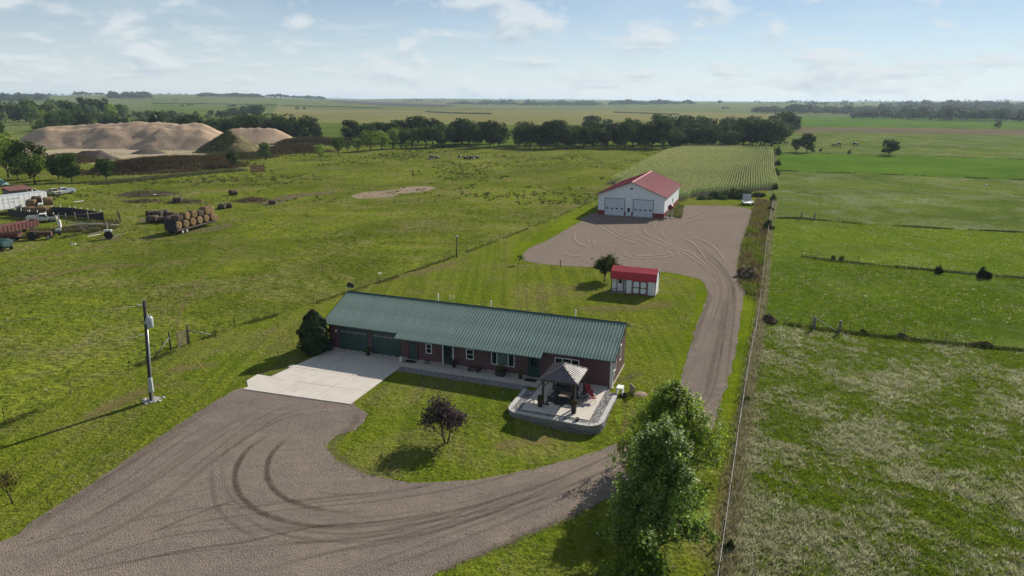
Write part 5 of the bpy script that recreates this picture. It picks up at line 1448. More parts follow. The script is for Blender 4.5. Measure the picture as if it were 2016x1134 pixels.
for x, y in ((-14.5, 1.5), (-20.6, 1.7), (-5.6, 1.6)):
    vp = MB(); vp.cyl((x, y, ZR - SL * y - 0.1), (x, y, ZR + 0.28), 0.055, n=8); vp.build('vent_pipe', M['white'], H)
# satellite dish at the left ridge end
sd_ = thing('satellite_dish', 'dark satellite dish at the left ridge end of the house', 'satellite dish', hw(-30.35, -0.1, ZR + 0.06), TH)
MB().cyl((0, 0, -0.02), (0, 0, 0.45), 0.03).build('mast', M['steel'], sd_)
ds = MB(); ds.lathe([(0.0, 0.0), (0.2, 0.02), (0.34, 0.06), (0.42, 0.1), (0.42, 0.115), (0.33, 0.075), (0.2, 0.035), (0.0, 0.015)], 16)
ds.build('dish', M['darkmetal'], sd_, (0, 0.05, 0.5), (R(-62), 0, R(15)))
MB().tube([(0, 0.05, 0.3), (0.05, 0.45, 0.32), (0.06, 0.6, 0.5)], 0.02, 5).build('feed_arm', M['steel'], sd_)

# ------------------------------------------------------------------ concrete apron, walk and patio
ap = tag(bpy.data.objects.new('concrete_apron', None), 'pale concrete apron before the garage doors', kind='structure'); link(ap)
ap.location = (HX, HY, 0); ap.rotation_euler = (0, 0, TH)
xs_ = [(-31.2, -20.7)]
corners = {'bl': (-29.7, -4.42), 'br': (-20.75, -4.42), 'fl': (-31.25, -16.25), 'fr': (-20.6, -15.55)}
def blerp(s, t):
    a = Vector(corners['bl']).lerp(Vector(corners['br']), s); b = Vector(corners['fl']).lerp(Vector(corners['fr']), s)
    return a.lerp(b, t)
for i in range(3):
    for j in range(4):
        g = 0.0018
        q = [blerp(i / 3 + g, j / 4 + g), blerp(i / 3 + g, (j + 1) / 4 - g), blerp((i + 1) / 3 - g, (j + 1) / 4 - g), blerp((i + 1) / 3 - g, j / 4 + g)]
        MB().prism([(a.x, a.y) for a in q], -0.05, 0.085 + 0.004 * ((i + j) % 2)).build('slab', M['concrete'], ap)
MB().prism([(-32.3, -13.0), (-32.2, -14.6), (-31.2, -15.6), (-30.75, -13.0)], -0.05, 0.08).build('slab', M['concrete'], ap)
MB().prism([(-31.0, -9.8), (-30.9, -10.5), (-30.35, -10.45), (-30.3, -9.8)], -0.05, 0.07).build('slab', M['concrete'], ap)
wk = tag(bpy.data.objects.new('concrete_walk', None), 'concrete walk along the front of the house', kind='structure'); link(wk)
wk.location = (HX, HY, 0); wk.rotation_euler = (0, 0, TH)
xw = -20.7
while xw < -7.0:
    e_ = min(xw + 2.4, -6.85)
    MB().prism([(xw + 0.006, -4.42), (xw + 0.006, -6.45), (e_ - 0.006, -6.45), (e_ - 0.006, -4.42)], -0.1, 0.13).build('slab', M['concrete'], wk)
    xw = e_
PT = thing('patio', 'raised concrete patio with rock border and block retaining wall', 'patio', (HX, HY, 0), TH)
PZ = 0.25
for i in range(2):
    for j in range(2):
        x0, x1 = -6.65 + i * 2.9, -6.65 + (i + 1) * 2.9 - 0.012
        y0, y1 = -4.42 - j * 3.6, -4.42 - (j + 1) * 3.6 + 0.012
        MB().box(x0, x1, y1, y0, -0.1, PZ).build('slab', M['concrete'], PT)
# outline of the wall: straight runs with rounded corners
def arc(cx, cy, r, a0, a1, n=6):
    return [(cx + r * math.cos(R(a0 + (a1 - a0) * i / n)), cy + r * math.sin(R(a0 + (a1 - a0) * i / n))) for i in range(n + 1)]
line = [(-7.75, -7.6)] + arc(-6.75, -11.4, 1.0, 180, 270) + arc(-0.95, -11.4, 1.2, 270, 360) + arc(-0.15, -5.9, 0.42, 0, 130, 5)
def resample(pts, step):
    out = [Vector(pts[0])]; acc = 0
    for a, b in zip(pts, pts[1:]):
        a = Vector(a); b = Vector(b); L = (b - a).length; t = step - acc
        while t <= L:
            out.append(a.lerp(b, t / L)); t += step
        acc = (acc + L) % step
    return out
def run_blocks(pts, z0, z1, depth, step, mat, name, off=0.0, gap=0.012, parent=None, proud=0.0):
    rs_ = resample(pts, step)
    for i in range(len(rs_) - 1):
        a, b = rs_[i], rs_[i + 1]
        d = (b - a).normalized(); nrm = Vector((d.y, -d.x))
        jit = trnd.uniform(-0.03, 0.02) * (1 if name == 'block' else 0.2) + proud
        p0, p1 = a + d * gap / 2, b - d * gap / 2
        o_, i_ = nrm * (off + jit), nrm * (off - depth)
        s = -nrm
        mid_ = (p0 + p1) / 2
        f0, f1 = p0 + o_, p1 + o_
        fm = (f0 + f1) / 2 + nrm * 0.025
        MB().prism([tuple(p0 + i_), tuple(f0), tuple(fm), tuple(f1), tuple(p1 + i_)], z0 + 0.006, z1 - 0.006).build(name, mat, parent)
lz = [PZ - 0.08 - 0.16 * i for i in range(6)]
for c_ in range(5):
    ln = line if c_ % 2 == 0 else [tuple(Vector(line[0]).lerp(Vector(line[1]), 0.05))] + line[1:]
    run_blocks(ln, lz[c_ + 1] + 0.012, lz[c_] - 0.012, 0.25, 0.34, M['block'], 'block', off=0.02 * c_, gap=0.07, parent=PT)
run_blocks(line, PZ - 0.08, PZ + 0.02, 0.36, 0.5, M['cap'], 'cap_stone', off=0.04, gap=0.008, parent=PT)
bed = MB()
inner = [(x, y) for x, y in line]
bed.prism([(p[0], p[1]) for p in line] + [(-0.75, -4.5), (-6.6, -4.5), (-6.6, -7.55)], -0.2, PZ - 0.06)
bed.build('rock_bed', M['rocks'], PT)
rng = np.random.default_rng(8)
def rocks(name, pts, size, mat, label, parent=None):
    n = len(pts); base = np.array([(1, 0, 0), (-0.6, 0.8, 0), (-0.5, -0.9, 0.1), (0.1, 0.1, 0.75), (0.3, 0.9, 0.2)])
    tri = np.array([(0, 1, 3), (1, 2, 3), (2, 0, 3), (0, 4, 3), (4, 1, 3)])
    sc = (size * rng.uniform(0.5, 1.4, n))[:, None, None]; a = rng.uniform(0, 6.28, n); ca, sa = np.cos(a), np.sin(a)
    B = np.repeat(base[None], n, 0) * sc
    Vr = np.stack([B[:, :, 0] * ca[:, None] - B[:, :, 1] * sa[:, None], B[:, :, 0] * sa[:, None] + B[:, :, 1] * ca[:, None], B[:, :, 2]], -1) + pts[:, None, :]
    Fr = (tri[None] + 5 * np.arange(n)[:, None, None]).reshape(-1, 3)
    g = rng.uniform(0.08, 0.42 if size > 0.05 else 0.26, (n, 1)); C = np.concatenate([g, g * 0.97, g * 0.93], 1)
    o = inst(name, np_mesh(name, Vr.reshape(-1, 3), Fr, mat, np.repeat(C, 5, 0)), parent)
    return tag(o, label, kind='stuff')
k = NT('loose_rock'); a_ = k.n('ShaderNodeVertexColor'); a_.layer_name = 'Col'; k.princ(a_.outputs[0], 0.9, 0, 0.2); M['rock'] = k.m
bp = []
for x0, x1, y0, y1, n in ((-7.4, -6.7, -11.6, -7.6, 500), (-7.0, -0.9, -12.3, -11.72, 700), (-0.78, -0.05, -11.6, -5.6, 800)):
    bp.append(np.stack([rng.uniform(x0, x1, n), rng.uniform(y0, y1, n), np.full(n, PZ - 0.07)], 1))
rocks('loose_rock', np.concatenate(bp), 0.07, M['rock'], 'grey river rock in the patio border', PT)
wb = MB(); wb.box(-20.7, -7.76, -7.35, -6.46, -0.1, 0.06); o = wb.build('rock_bed', M['rocks'], None, (HX, HY, 0), (0, 0, TH)); tag(o, 'grey rock bed between the walk and the lawn', kind='structure')
n = 1500
wpts = np.stack([rng.uniform(-20.6, -7.8, n), rng.uniform(-7.3, -6.5, n), np.full(n, 0.055)], 1)
o = rocks('loose_rock', wpts, 0.07, M['rock'], 'grey rock pieces lining the walk'); o.location = (HX, HY, 0); o.rotation_euler = (0, 0, TH)
ed = MB(); ed.box(-20.7, -7.78, -7.5, -7.36, -0.2, 0.11); o = ed.build('edging', M['block'], None, (HX, HY, 0), (0, 0, TH)); tag(o, 'dark block edging between rock bed and lawn', kind='structure')

# loose stones on the drive
rs_p = rand_in(DRIVE_POLY, 26000, clip=((-45, 28), (30, 75))); rs_p = rs_p[in_view(rs_p) & ~inside(rs_p, HB)]
rocks('loose_rock', np.stack([rs_p[:, 0], rs_p[:, 1], gz(rs_p[:, 0], rs_p[:, 1]) + 0.035], 1), 0.035, M['rock'], 'loose stones lying on the gravel drive')
# ------------------------------------------------------------------ gazebo
GU0, GU1, GV0, GV1 = -5.5, -2.3, 6.5, 10.15
gx, gy = (GU0 + GU1) / 2, -(GV0 + GV1) / 2
G = thing('gazebo', 'hard-top gazebo with brown ribbed roof on the patio', 'gazebo', hw(gx, -gy, PZ), TH)
hx_, hy_ = (GU1 - GU0) / 2, (GV1 - GV0) / 2
EZ, AZ = 2.28, 3.12
for sx in (-1, 1):
    for sy in (-1, 1):
        px_, py_ = sx * (hx_ - 0.22), sy * (hy_ - 0.22)
        pst = MB(); pst.box(px_ - 0.08, px_ + 0.08, py_ - 0.08, py_ + 0.08, 0, EZ - 0.05); pst.box(px_ - 0.12, px_ + 0.12, py_ - 0.12, py_ + 0.12, 0.001, 0.12); pst.build('post', M['dark_wood'], G)
        br = MB(); br.beam((px_ - sx * 0.05, py_, EZ - 0.7), (px_ - sx * 0.6, py_, EZ - 0.14), 0.07); br.beam((px_, py_ - sy * 0.05, EZ - 0.7), (px_, py_ - sy * 0.6, EZ - 0.14), 0.07); br.build('brace', M['dark_wood'], G)
for sx in (-1, 1):
    MB().box(sx * (hx_ - 0.22) - 0.06, sx * (hx_ - 0.22) + 0.06, -hy_ + 0.2, hy_ - 0.2, EZ - 0.18, EZ - 0.02).build('beam', M['dark_wood'], G)
    MB().box(-hx_ + 0.2, hx_ - 0.2, sx * (hy_ - 0.22) - 0.055, sx * (hy_ - 0.22) + 0.055, EZ - 0.17, EZ - 0.025).build('beam', M['dark_wood'], G)
# hip roof, ribbed strips on four faces, short ridge
rl = 0.35
def hip_face(c0, c1, a0, a1, nseg, name='roof_panel'):
    """face between eave corners c0,c1 and top points a0,a1 cut into ribbed strips"""
    c0, c1, a0, a1 = map(Vector, (c0, c1, a0, a1))
    e = (c1 - c0).normalized()
    up = ((a0 + a1) / 2 - (c0 + c1) / 2); nrm = e.cross(up).normalized()
    W_ = (c1 - c0).length
    sa0 = (a0 - c0).dot(e); sa1 = (a1 - c0).dot(e)
    def top(s):
        if s <= sa0: t = s / sa0 if sa0 > 1e-6 else 1
        elif s >= sa1: t = (W_ - s) / (W_ - sa1)
        else: t = 1
        # perpendicular from the eave, up the face
        perp = (a0 - c0) - e * sa0
        return c0 + e * s + perp * max(0.0, t)
    for i in range(nseg):
        s0, s1 = W_ * i / nseg, W_ * (i + 1) / nseg
        ks = sorted(set([s0, s1] + [q for q in (sa0, sa1) if s0 < q < s1]))
        mb = MB()
        bot = [c0 + e * q for q in ks]; tp = [top(q) for q in ks]
        vs = bot + tp; n = len(ks)
        mb.add(vs + [v - nrm * 0.03 for v in vs], [(j, j + 1, n + j + 1, n + j) for j in range(n - 1)] + [(2 * n + j + 1, 2 * n + j, 3 * n + j, 3 * n + j + 1) for j in range(n - 1)] + [(2 * n + j, 2 * n + j + 1, j + 1, j) for j in range(n - 1)])
        if i > 0:
            t_ = top(s0); b_ = c0 + e * s0
            if (t_ - b_).length > 0.05: mb.beam(b_ + nrm * 0.02, t_ + nrm * 0.02, 0.055)
        mb.build(name, M['roof_gaz'], G)
cs = [(-hx_, -hy_, EZ), (hx_, -hy_, EZ), (hx_, hy_, EZ), (-hx_, hy_, EZ)]
t0, t1 = (0, -rl, AZ), (0, rl, AZ)
hip_face(cs[0], cs[1], t0, t0, 11); hip_face(cs[1], cs[2], t0, t1, 12); hip_face(cs[2], cs[3], t1, t1, 11); hip_face(cs[3], cs[0], t1, t0, 12)
for c_, t_ in zip(cs, (t0, t0, t1, t1)):
    MB().beam(Vector(c_) + Vector((0, 0, 0.03)), Vector(t_) + Vector((0, 0, 0.03)), 0.09, 0.05).build('hip_cap', M['roof_gaz'], G)
MB().box(-0.09, 0.09, -rl - 0.05, rl + 0.05, AZ + 0.0, AZ + 0.07).build('ridge_cap', M['roof_gaz'], G)
ev = MB()
for a, b in zip(cs, cs[1:] + cs[:1]): ev.beam(Vector(a) - Vector((0, 0, 0.06)), Vector(b) - Vector((0, 0, 0.06)), 0.06, 0.1)
ev.build('fascia', M['dark_wood'], G)

# ------------------------------------------------------------------ patio furniture
def chair(label, x, v, rz, mat, frame, kind='arm'):
    c = thing('patio_chair', label, 'chair', hw(x, v, PZ + 0.002), TH + rz)
    MB().box(-0.26, 0.26, -0.25, 0.25, 0.38, 0.44).build('seat', mat, c)
    bk = MB(); bk.beam((-0.0, 0.24, 0.42), (0.0, 0.40, 0.95), 0.5, 0.04); bk.build('backrest', mat, c)
    for sx in (-0.25, 0.25):
        for sy in (-0.22, 0.22):
            MB().beam((sx, sy * 1.1, 0), (sx, sy, 0.6 if kind == 'arm' else 0.4), 0.03).build('leg', frame, c)
        if kind == 'arm': MB().box(sx - 0.03, sx + 0.03, -0.26, 0.3, 0.6, 0.63).build('armrest', frame, c)
    return c
rg = thing('outdoor_rug', 'dark outdoor rug under the gazebo', 'rug', hw(-3.9, 8.6, PZ + 0.002), TH)
MB().box(-1.2, 1.2, -1.5, 1.5, 0, 0.012).build('pile', M['rug'], rg); MB().box(-1.1, 1.1, -1.4, 1.4, 0.0125, 0.016).build('border_field', M['fabric'], rg)
sf = thing('patio_sofa', 'dark cushioned sofa in the shade of the gazebo', 'sofa', hw(-3.95, 7.2, PZ + 0.015), TH)
MB().box(-0.9, 0.9, -0.35, 0.35, 0.12, 0.4).build('base', M['dark_wood'], sf)
for sx in (-0.44, 0.44):
    MB().box(sx - 0.42, sx + 0.42, -0.34, 0.3, 0.402, 0.54).build('cushion', M['fabric'], sf); MB().box(sx - 0.42, sx + 0.42, 0.18, 0.36, 0.545, 0.95).build('back_cushion', M['fabric'], sf)
for sx in (-0.98, 0.98): MB().box(sx - 0.07, sx + 0.07, -0.36, 0.38, 0.0, 0.65).build('arm', M['dark_wood'], sf)
tb = thing('patio_table', 'square dark table in the middle of the gazebo', 'table', hw(-3.7, 8.5, PZ + 0.02), TH)
MB().box(-0.5, 0.5, -0.5, 0.5, 0.42, 0.47).build('table_top', M['wood'], tb)
for sx in (-0.44, 0.44):
    for sy in (-0.44, 0.44): MB().box(sx - 0.04, sx + 0.04, sy - 0.04, sy + 0.04, 0, 0.42).build('leg', M['dark_wood'], tb)
chair('grey-blue cushioned chair at the left side of the gazebo', -4.95, 8.7, R(-80), M['fabric'], M['dark_wood'])
chair('second grey-blue chair near the left gazebo post', -4.7, 9.4, R(-110), M['fabric'], M['dark_wood'])
chair('dark chair at the right edge of the gazebo', -2.15, 8.5, R(70), M['fabric'], M['darkmetal'])
chair('red folding chair standing in the sun on the patio', -1.45, 8.15, R(35), M['redfabric'], M['offwhite'])
chair('tall red chair by the right rear gazebo post', -2.05, 7.1, R(20), M['redfabric'], M['darkmetal'])
def planter(label, x, v, h, r, plant=True, z=PZ, cols=GB, wide=1.2, square=True, mat=None):
    t = thing('planter', label, 'planter', hw(x, v, z + 0.002), TH)
    mb = MB()
    if square:
        b_ = r * 0.8
        mb.add([(-b_, -b_, 0), (b_, -b_, 0), (b_, b_, 0), (-b_, b_, 0), (-r, -r, h), (r, -r, h), (r, r, h), (-r, r, h), (-r * .85, -r * .85, h), (r * .85, -r * .85, h), (r * .85, r * .85, h), (-r * .85, r * .85, h)],
               [(3, 2, 1, 0), (0, 1, 5, 4), (1, 2, 6, 5), (2, 3, 7, 6), (3, 0, 4, 7), (4, 5, 9, 8), (5, 6, 10, 9), (6, 7, 11, 10), (7, 4, 8, 11), (8, 9, 10, 11)])
    else:
        mb.lathe([(0, 0), (r * 0.7, 0), (r * 0.95, h * 0.85), (r, h), (r * 0.85, h), (r * 0.8, h * 0.9), (0, h * 0.9)], 14)
    mb.build('pot', mat or M['pot'], t)
    if plant:
        rng = np.random.default_rng(int(abs(x * 100)))
        n = 240
        d = rng.normal(0, 1, (n, 3)); d /= np.linalg.norm(d, axis=1, keepdims=True)
        c = d * rng.uniform(0.5, 1, (n, 1)) * np.array([r * wide, r * wide, r * wide * 0.9]) + np.array([0, 0, h + r * 0.6])
        V = leaf_quads(c, d, 0.09, rng, 2.0)
        C = np.array(cols)[rng.choice(len(cols), n)]
        inst('foliage', np_mesh('foliage', V, np.arange(4 * n).reshape(-1, 4), M['leaf'], np.repeat(C, 4, 0)), t)
    return t
planter('tall square planter at the left front gazebo post', -5.3, 10.6, 0.75, 0.2)
planter('tall planter with grasses at the right front gazebo post', -2.35, 10.75, 0.8, 0.2, cols=[(0.12, 0.09, 0.05), (0.08, 0.09, 0.03)], wide=1.5)
planter('small black pot on the front rock border', -1.75, 12.05, 0.28, 0.2, False, z=PZ - 0.06, square=False)
planter('potted plant right of the white-framed front door', -15.75, 5.0, 0.45, 0.22, z=0.13, cols=[(0.09, 0.06, 0.04), (0.05, 0.06, 0.03)], wide=1.5, square=False)
planter('dark pot beside the right-hand house door', -8.9, 5.3, 0.5, 0.2, z=0.13, square=False)
planter('broad planter box under the picture window', -10.9, 5.2, 0.5, 0.45, z=0.13, wide=1.05)
planter('round dark pot between the two garage doors', -25.3, 5.0, 0.4, 0.25, z=0.085, square=False)
bn = thing('garden_cart', 'dark low garden cart under the small right window', 'cart', hw(-13.6, 5.1, 0.132), TH)
MB().box(-0.6, 0.6, -0.25, 0.25, 0.22, 0.27).build('bed', M['rust'], bn)
for sx in (-0.45, 0.45):
    for sy in (-0.27, 0.27): MB().cyl((sx, sy - 0.03, 0.16), (sx, sy + 0.03, 0.16), 0.16, n=12).build('wheel', M['black'], bn)
MB().tube([(0.6, 0, 0.25), (0.95, 0, 0.4), (1.3, 0, 0.05)], 0.02, 5).build('handle', M['rust'], bn)
MB().box(-0.55, 0.55, -0.22, 0.22, 0.272, 0.42).build('load', M['dark_wood'], bn)
gs = thing('garden_stool', 'small dark garden stool beside the left front window', 'stool', hw(-18.6, 5.1, 0.132), TH)
MB().box(-0.2, 0.2, -0.15, 0.15, 0.3, 0.34).build('seat', M['dark_wood'], gs)
for sx in (-0.16, 0.16):
    for sy in (-0.11, 0.11): MB().box(sx - 0.02, sx + 0.02, sy - 0.02, sy + 0.02, 0, 0.3).build('leg', M['dark_wood'], gs)
for lab, x, v, z in (('door mat at the door right of the garage', -20.4, 5.1, 0.132), ('door mat at the right-hand house door', -7.9, 5.3, 0.132)):
    t = MB().box(-0.55, 0.55, -0.32, 0.32, 0, 0.02).build('door_mat', M['black'], None, hw(x, v, z), (0, 0, TH)); tag(t, lab, 'mat')
gj = MB(); gj.lathe([(0, 0), (0.14, 0), (0.17, 0.15), (0.13, 0.42), (0.07, 0.5), (0.09, 0.56), (0.0, 0.58)], 14)
tag(gj.build('garden_ornament', M['offwhite'], None, hw(-21.35, 5.35, 0.087), (0, 0, TH)), 'small white ornament at the right garage jamb', 'ornament')
tc_ = thing('trash_bin', 'dark green wheeled trash bin left of the garage', 'trash bin', hw(-29.75, 5.3, 0.09), TH + R(8))
MB().add([(-.26, -.28, 0.05), (.26, -.28, 0.05), (.26, .28, 0.05), (-.26, .28, 0.05), (-.32, -.36, 1.0), (.32, -.36, 1.0), (.32, .36, 1.0), (-.32, .36, 1.0)], [(3, 2, 1, 0), (0, 1, 5, 4), (1, 2, 6, 5), (2, 3, 7, 6), (3, 0, 4, 7), (4, 5, 6, 7)]).build('body', M['door_green'], tc_)
MB().box(-0.34, 0.34, -0.39, 0.38, 1.003, 1.07).build('lid', M['door_green'], tc_)
for sx in (-0.3, 0.3): MB().cyl((sx - 0.03, 0.3, 0.11), (sx + 0.03, 0.3, 0.11), 0.11, n=12).build('wheel', M['black'], tc_)
# white table, basin and window well beside the gable
wt = thing('side_stand', 'white stand beside the right house corner', 'stand', hw(0.35, 4.9, gzf(*hw(0.35, 4.9).xy)), TH)
MB().box(-0.28, 0.28, -0.5, 0.3, 0.62, 0.68).build('top', M['white'], wt); MB().box(0.2, 0.28, -0.5, 0.3, 0, 0.62).build('side_panel', M['white'], wt); MB().box(-0.28, -0.2, -0.5, 0.3, 0, 0.62).build('side_panel', M['white'], wt)
hr = thing('hose_reel', 'dark coiled hose on the ground at the right house corner', 'hose', hw(0.75, 5.4, gzf(*hw(0.75, 5.4).xy)), TH)
for k_ in range(3):
    MB().tube([(0.3 * math.cos(t), 0.3 * math.sin(t), 0.05 + 0.06 * k_) for t in np.linspace(0, 6.28, 17)], 0.035, 6).build('coil', M['black'], hr)
pl = thing('leaning_pallet', 'weathered pallet leaning beside the white stand', 'pallet', hw(1.35, 4.7, gzf(*hw(1.35, 4.7).xy)), TH + R(-60))
for k_ in range(5): MB().box(-0.55 + k_ * 0.24, -0.4 + k_ * 0.24, -0.02, 0.02, 0.0, 0.85).build('slat', M['wood'], pl)
for z in (0.1, 0.72): MB().box(-0.56, 0.57, 0.022, 0.1, z, z + 0.09).build('rail', M['wood'], pl)
fs_ = MB(); fs_.lathe([(0, 0.06), (0.5, 0.05), (0.62, -0.02)], 9); tag(fs_.build('flat_stone', M['dirt'], None, tuple(at(1262, 776).xy) + (0,)), 'flat tan stone in the lawn right of the house', 'stone')
# ------------------------------------------------------------------ machine shed
M['frame_grey'] = plain('dark_grey_frame', (0.16, 0.18, 0.20), 0.6)
S = thing('machine_shed', 'big white machine shed with red roof and two overhead doors', 'machine shed', fw(0, 0.5), TF)
SW, SD, SE, SR = 14.8, 26.5, 4.85, 7.75
MB().add([(0, 0, 0.0), (SW, 0, 0), (SW, 0, SE), (SW / 2, 0, SR - 0.12), (0, 0, SE), (0, SD, 0), (SW, SD, 0), (SW, SD, SE), (SW / 2, SD, SR - 0.12), (0, SD, SE)],
         [(0, 1, 2, 3, 4), (9, 8, 7, 6, 5), (1, 6, 7, 2), (5, 0, 4, 9), (2, 7, 8, 3), (9, 4, 3, 8)]).build('wall', M['white_rib'], S)
def wains(a, b, y, axis='x'):
    m_ = MB()
    if axis == 'x': m_.box(a, b, y - 0.025, y - 0.002, 0.0, 1.05)
    else: m_.box(y + 0.002, y + 0.025, a, b, 0.0, 1.05)
    m_.build('wainscot', M['red_rib'], S)
DO = ((1.55, 5.95), (8.0, 12.35))
for a, b in ((0, 1.4), (6.08, 6.35), (7.6, 7.88), (12.5, SW)): wains(a, b, 0)
wains(0, SD, SW, 'y'); MB().box(-0.025, -0.002, 0, SD, 0, 1.05).build('wainscot', M['red_rib'], S)
for a, b in DO:
    od = bpy.data.objects.new('overhead_door', None); link(od, S)
    f = MB(); f.box(a - 0.15, a, -0.06, -0.001, 0, 3.95); f.box(b, b + 0.15, -0.06, -0.001, 0, 3.95); f.box(a, b, -0.06, -0.001, 3.8, 3.95); f.build('frame', M['frame_grey'], od)
    for k_ in range(6):
        z0 = 0.02 + k_ * 0.632
        m_ = MB(); m_.box(a + 0.003, b - 0.003, -0.03, -0.002, z0, z0 + 0.62)
        m_.build('panel', M['white_door'], od)
        if k_ == 2:
            for j in range(4):
                x0 = a + (b - a) * (j + 0.5) / 4 - 0.26
                MB().box(x0, x0 + 0.52, -0.045, -0.031, z0 + 0.18, z0 + 0.45).build('pane', M['glass'], od)
wd = bpy.data.objects.new('walk_door', None); link(wd, S)
f = MB(); f.box(6.4, 6.5, -0.07, -0.001, 0, 2.2); f.box(7.45, 7.55, -0.07, -0.001, 0, 2.2); f.box(6.5, 7.45, -0.07, -0.001, 2.1, 2.2); f.build('frame', M['white'], wd)
MB().box(6.505, 7.445, -0.04, -0.002, 0.02, 2.095).build('panel', M['white_door'], wd); MB().box(6.72, 7.25, -0.055, -0.041, 1.0, 1.85).build('pane', M['glass'], wd)
MB().box(7.1, 7.7, -0.03, -0.002, 6.05, 6.4).build('gable_vent', M['darkmetal'], S)
ww = bpy.data.objects.new('window', None); link(ww, S)
MB().box(SW + 0.002, SW + 0.05, 14.0, 15.3, 1.6, 2.9).build('frame', M['white'], ww); MB().box(SW + 0.051, SW + 0.06, 14.12, 15.18, 1.72, 2.78).build('pane', M['glass'], ww)
sl_ = (SR - SE) / (SW / 2); oh = 0.55
npan = 28; pw_ = (SD + 2 * 0.5) / npan
for side in (-1, 1):
    prof = [(0, 0)]
    for i in range(3):
        c_ = (i + 0.5) * pw_ / 3; prof += [(c_ - 0.05, 0), (c_ - 0.02, 0.03), (c_ + 0.02, 0.03), (c_ + 0.05, 0)]
    prof += [(pw_ - 0.004, 0)]
    n = len(prof); Lx = SW / 2 + oh
    vs = [(SW / 2, y, SR + h) for y, h in prof] + [(SW / 2 + side * Lx, y, SR - sl_ * Lx + h) for y, h in prof]
    vs += [(v[0], v[1], v[2] - 0.12 - prof[i][1]) for i, v in enumerate(vs[n:])]
    fs = [(i, n + i, n + i + 1, i + 1) for i in range(n - 1)] + [(n + i, 2 * n + i, 2 * n + i + 1, n + i + 1) for i in range(n - 1)]
    if side < 0: fs = [f[::-1] for f in fs]
    me = MB().add(vs, fs).mesh('roof_panel', M['roof_red'])
    for i in range(npan): inst('roof_panel', me, S, (0, -0.5 + i * pw_, 0))
for yy in (-0.53, SD + 0.5):
    m_ = MB()
    for side in (-1, 1):
        a = Vector((SW / 2, yy, SR - 0.08)); b = Vector((SW / 2 + side * (SW / 2 + oh), yy, SR - 0.08 - sl_ * (SW / 2 + oh)))
        m_.add([a, b, b + Vector((0, 0, 0.14)), a + Vector((0, 0, 0.14)), a + Vector((0, .04, 0)), b + Vector((0, .04, 0)), b + Vector((0, .04, 0.14)), a + Vector((0, .04, 0.14))], [(0, 1, 2, 3), (7, 6, 5, 4), (0, 4, 5, 1), (3, 2, 6, 7), (1, 5, 6, 2), (0, 3, 7, 4)])
    m_.build('gable_trim', M['darkred'], S)
rcx = MB(); rcx.add([(SW / 2 - 0.3, -0.55, SR - 0.3 * sl_ + 0.05), (SW / 2, -0.55, SR + 0.08), (SW / 2 + 0.3, -0.55, SR - 0.3 * sl_ + 0.05), (SW / 2 - 0.3, SD + 0.55, SR - 0.3 * sl_ + 0.05), (SW / 2, SD + 0.55, SR + 0.08), (SW / 2 + 0.3, SD + 0.55, SR - 0.3 * sl_ + 0.05)], [(0, 1, 4, 3), (1, 2, 5, 4)]); rcx.build('ridge_cap', M['roof_red'], S)
for x in (0.0, SW): MB().box(x - 0.06, x + 0.06, -0.035, 0.06, 1.06, SE).build('corner_trim', M['white'], S)
# fuel tank on a stand
ft = thing('fuel_tank', 'dark red round fuel tank on a tall stand by the shed', 'fuel tank', fw(16.0, 2.2), TF)
m_ = MB(); m_.cyl((0, -0.7, 2.35), (0, 0.9, 2.35), 0.55, n=18); m_.build('tank', M['darkred'], ft)
for sx in (-0.45, 0.45):
    for sy in (-0.6, 0.8): MB().beam((sx * 1.15, sy, 0), (sx * 0.85, sy, 2.0), 0.07).build('leg', M['greypaint'], ft)
for sy in (-0.6, 0.8): MB().beam((-0.45, sy, 1.0), (0.45, sy, 1.0), 0.05).build('crossbar', M['greypaint'], ft)
MB().cyl((0, 0, 2.88), (0, 0, 3.1), 0.06).build('cap', M['steel'], ft)
for lab, q, sz in (('larger pale concrete block under the fuel tank', (15.4, 1.0), 0.5), ('smaller pale concrete block under the fuel tank', (16.7, 0.8), 0.4)):
    tag(MB().add([(-sz, -.25, 0), (sz, -.25, 0), (sz, .25, 0), (-sz, .25, 0), (-sz * .9, -.2, .3), (sz * .9, -.2, .3), (sz * .9, .2, .3), (-sz * .9, .2, .3)], [(3, 2, 1, 0), (0, 1, 5, 4), (1, 2, 6, 5), (2, 3, 7, 6), (3, 0, 4, 7), (4, 5, 6, 7)]).build('concrete_block', M['concrete'], None, fw(q[0], q[1], 0.036), (0, 0, TF)), lab, 'block')
mh = MB(); mh.lathe([(0.0, 0.14), (0.5, 0.14), (0.62, 0.06), (0.7, 0.0)], 12); tag(mh.build('tire', M['black'], None, tuple(at(1341, 421).xy) + (0.036,)), 'dark flat tire lying by the yard edge right of the shed', 'tire')
p = rand_in([tuple(fw(*q).xy) for q in ((15.0, 2.5), (18.5, 2), (18.0, 8), (17, 20), (15.2, 24))], 2600)
tufts('weeds', p, RNG.uniform(0.2, 0.8, len(p)), np.full(len(p), 0.25), pal(len(p), [(0.14, 0.15, 0.04), (0.10, 0.12, 0.03), (0.26, 0.22, 0.13)], [2, 2, 1]), 5, M['dryblade'], 'uncut weeds along the right wall of the machine shed', 0.5, 0.06)

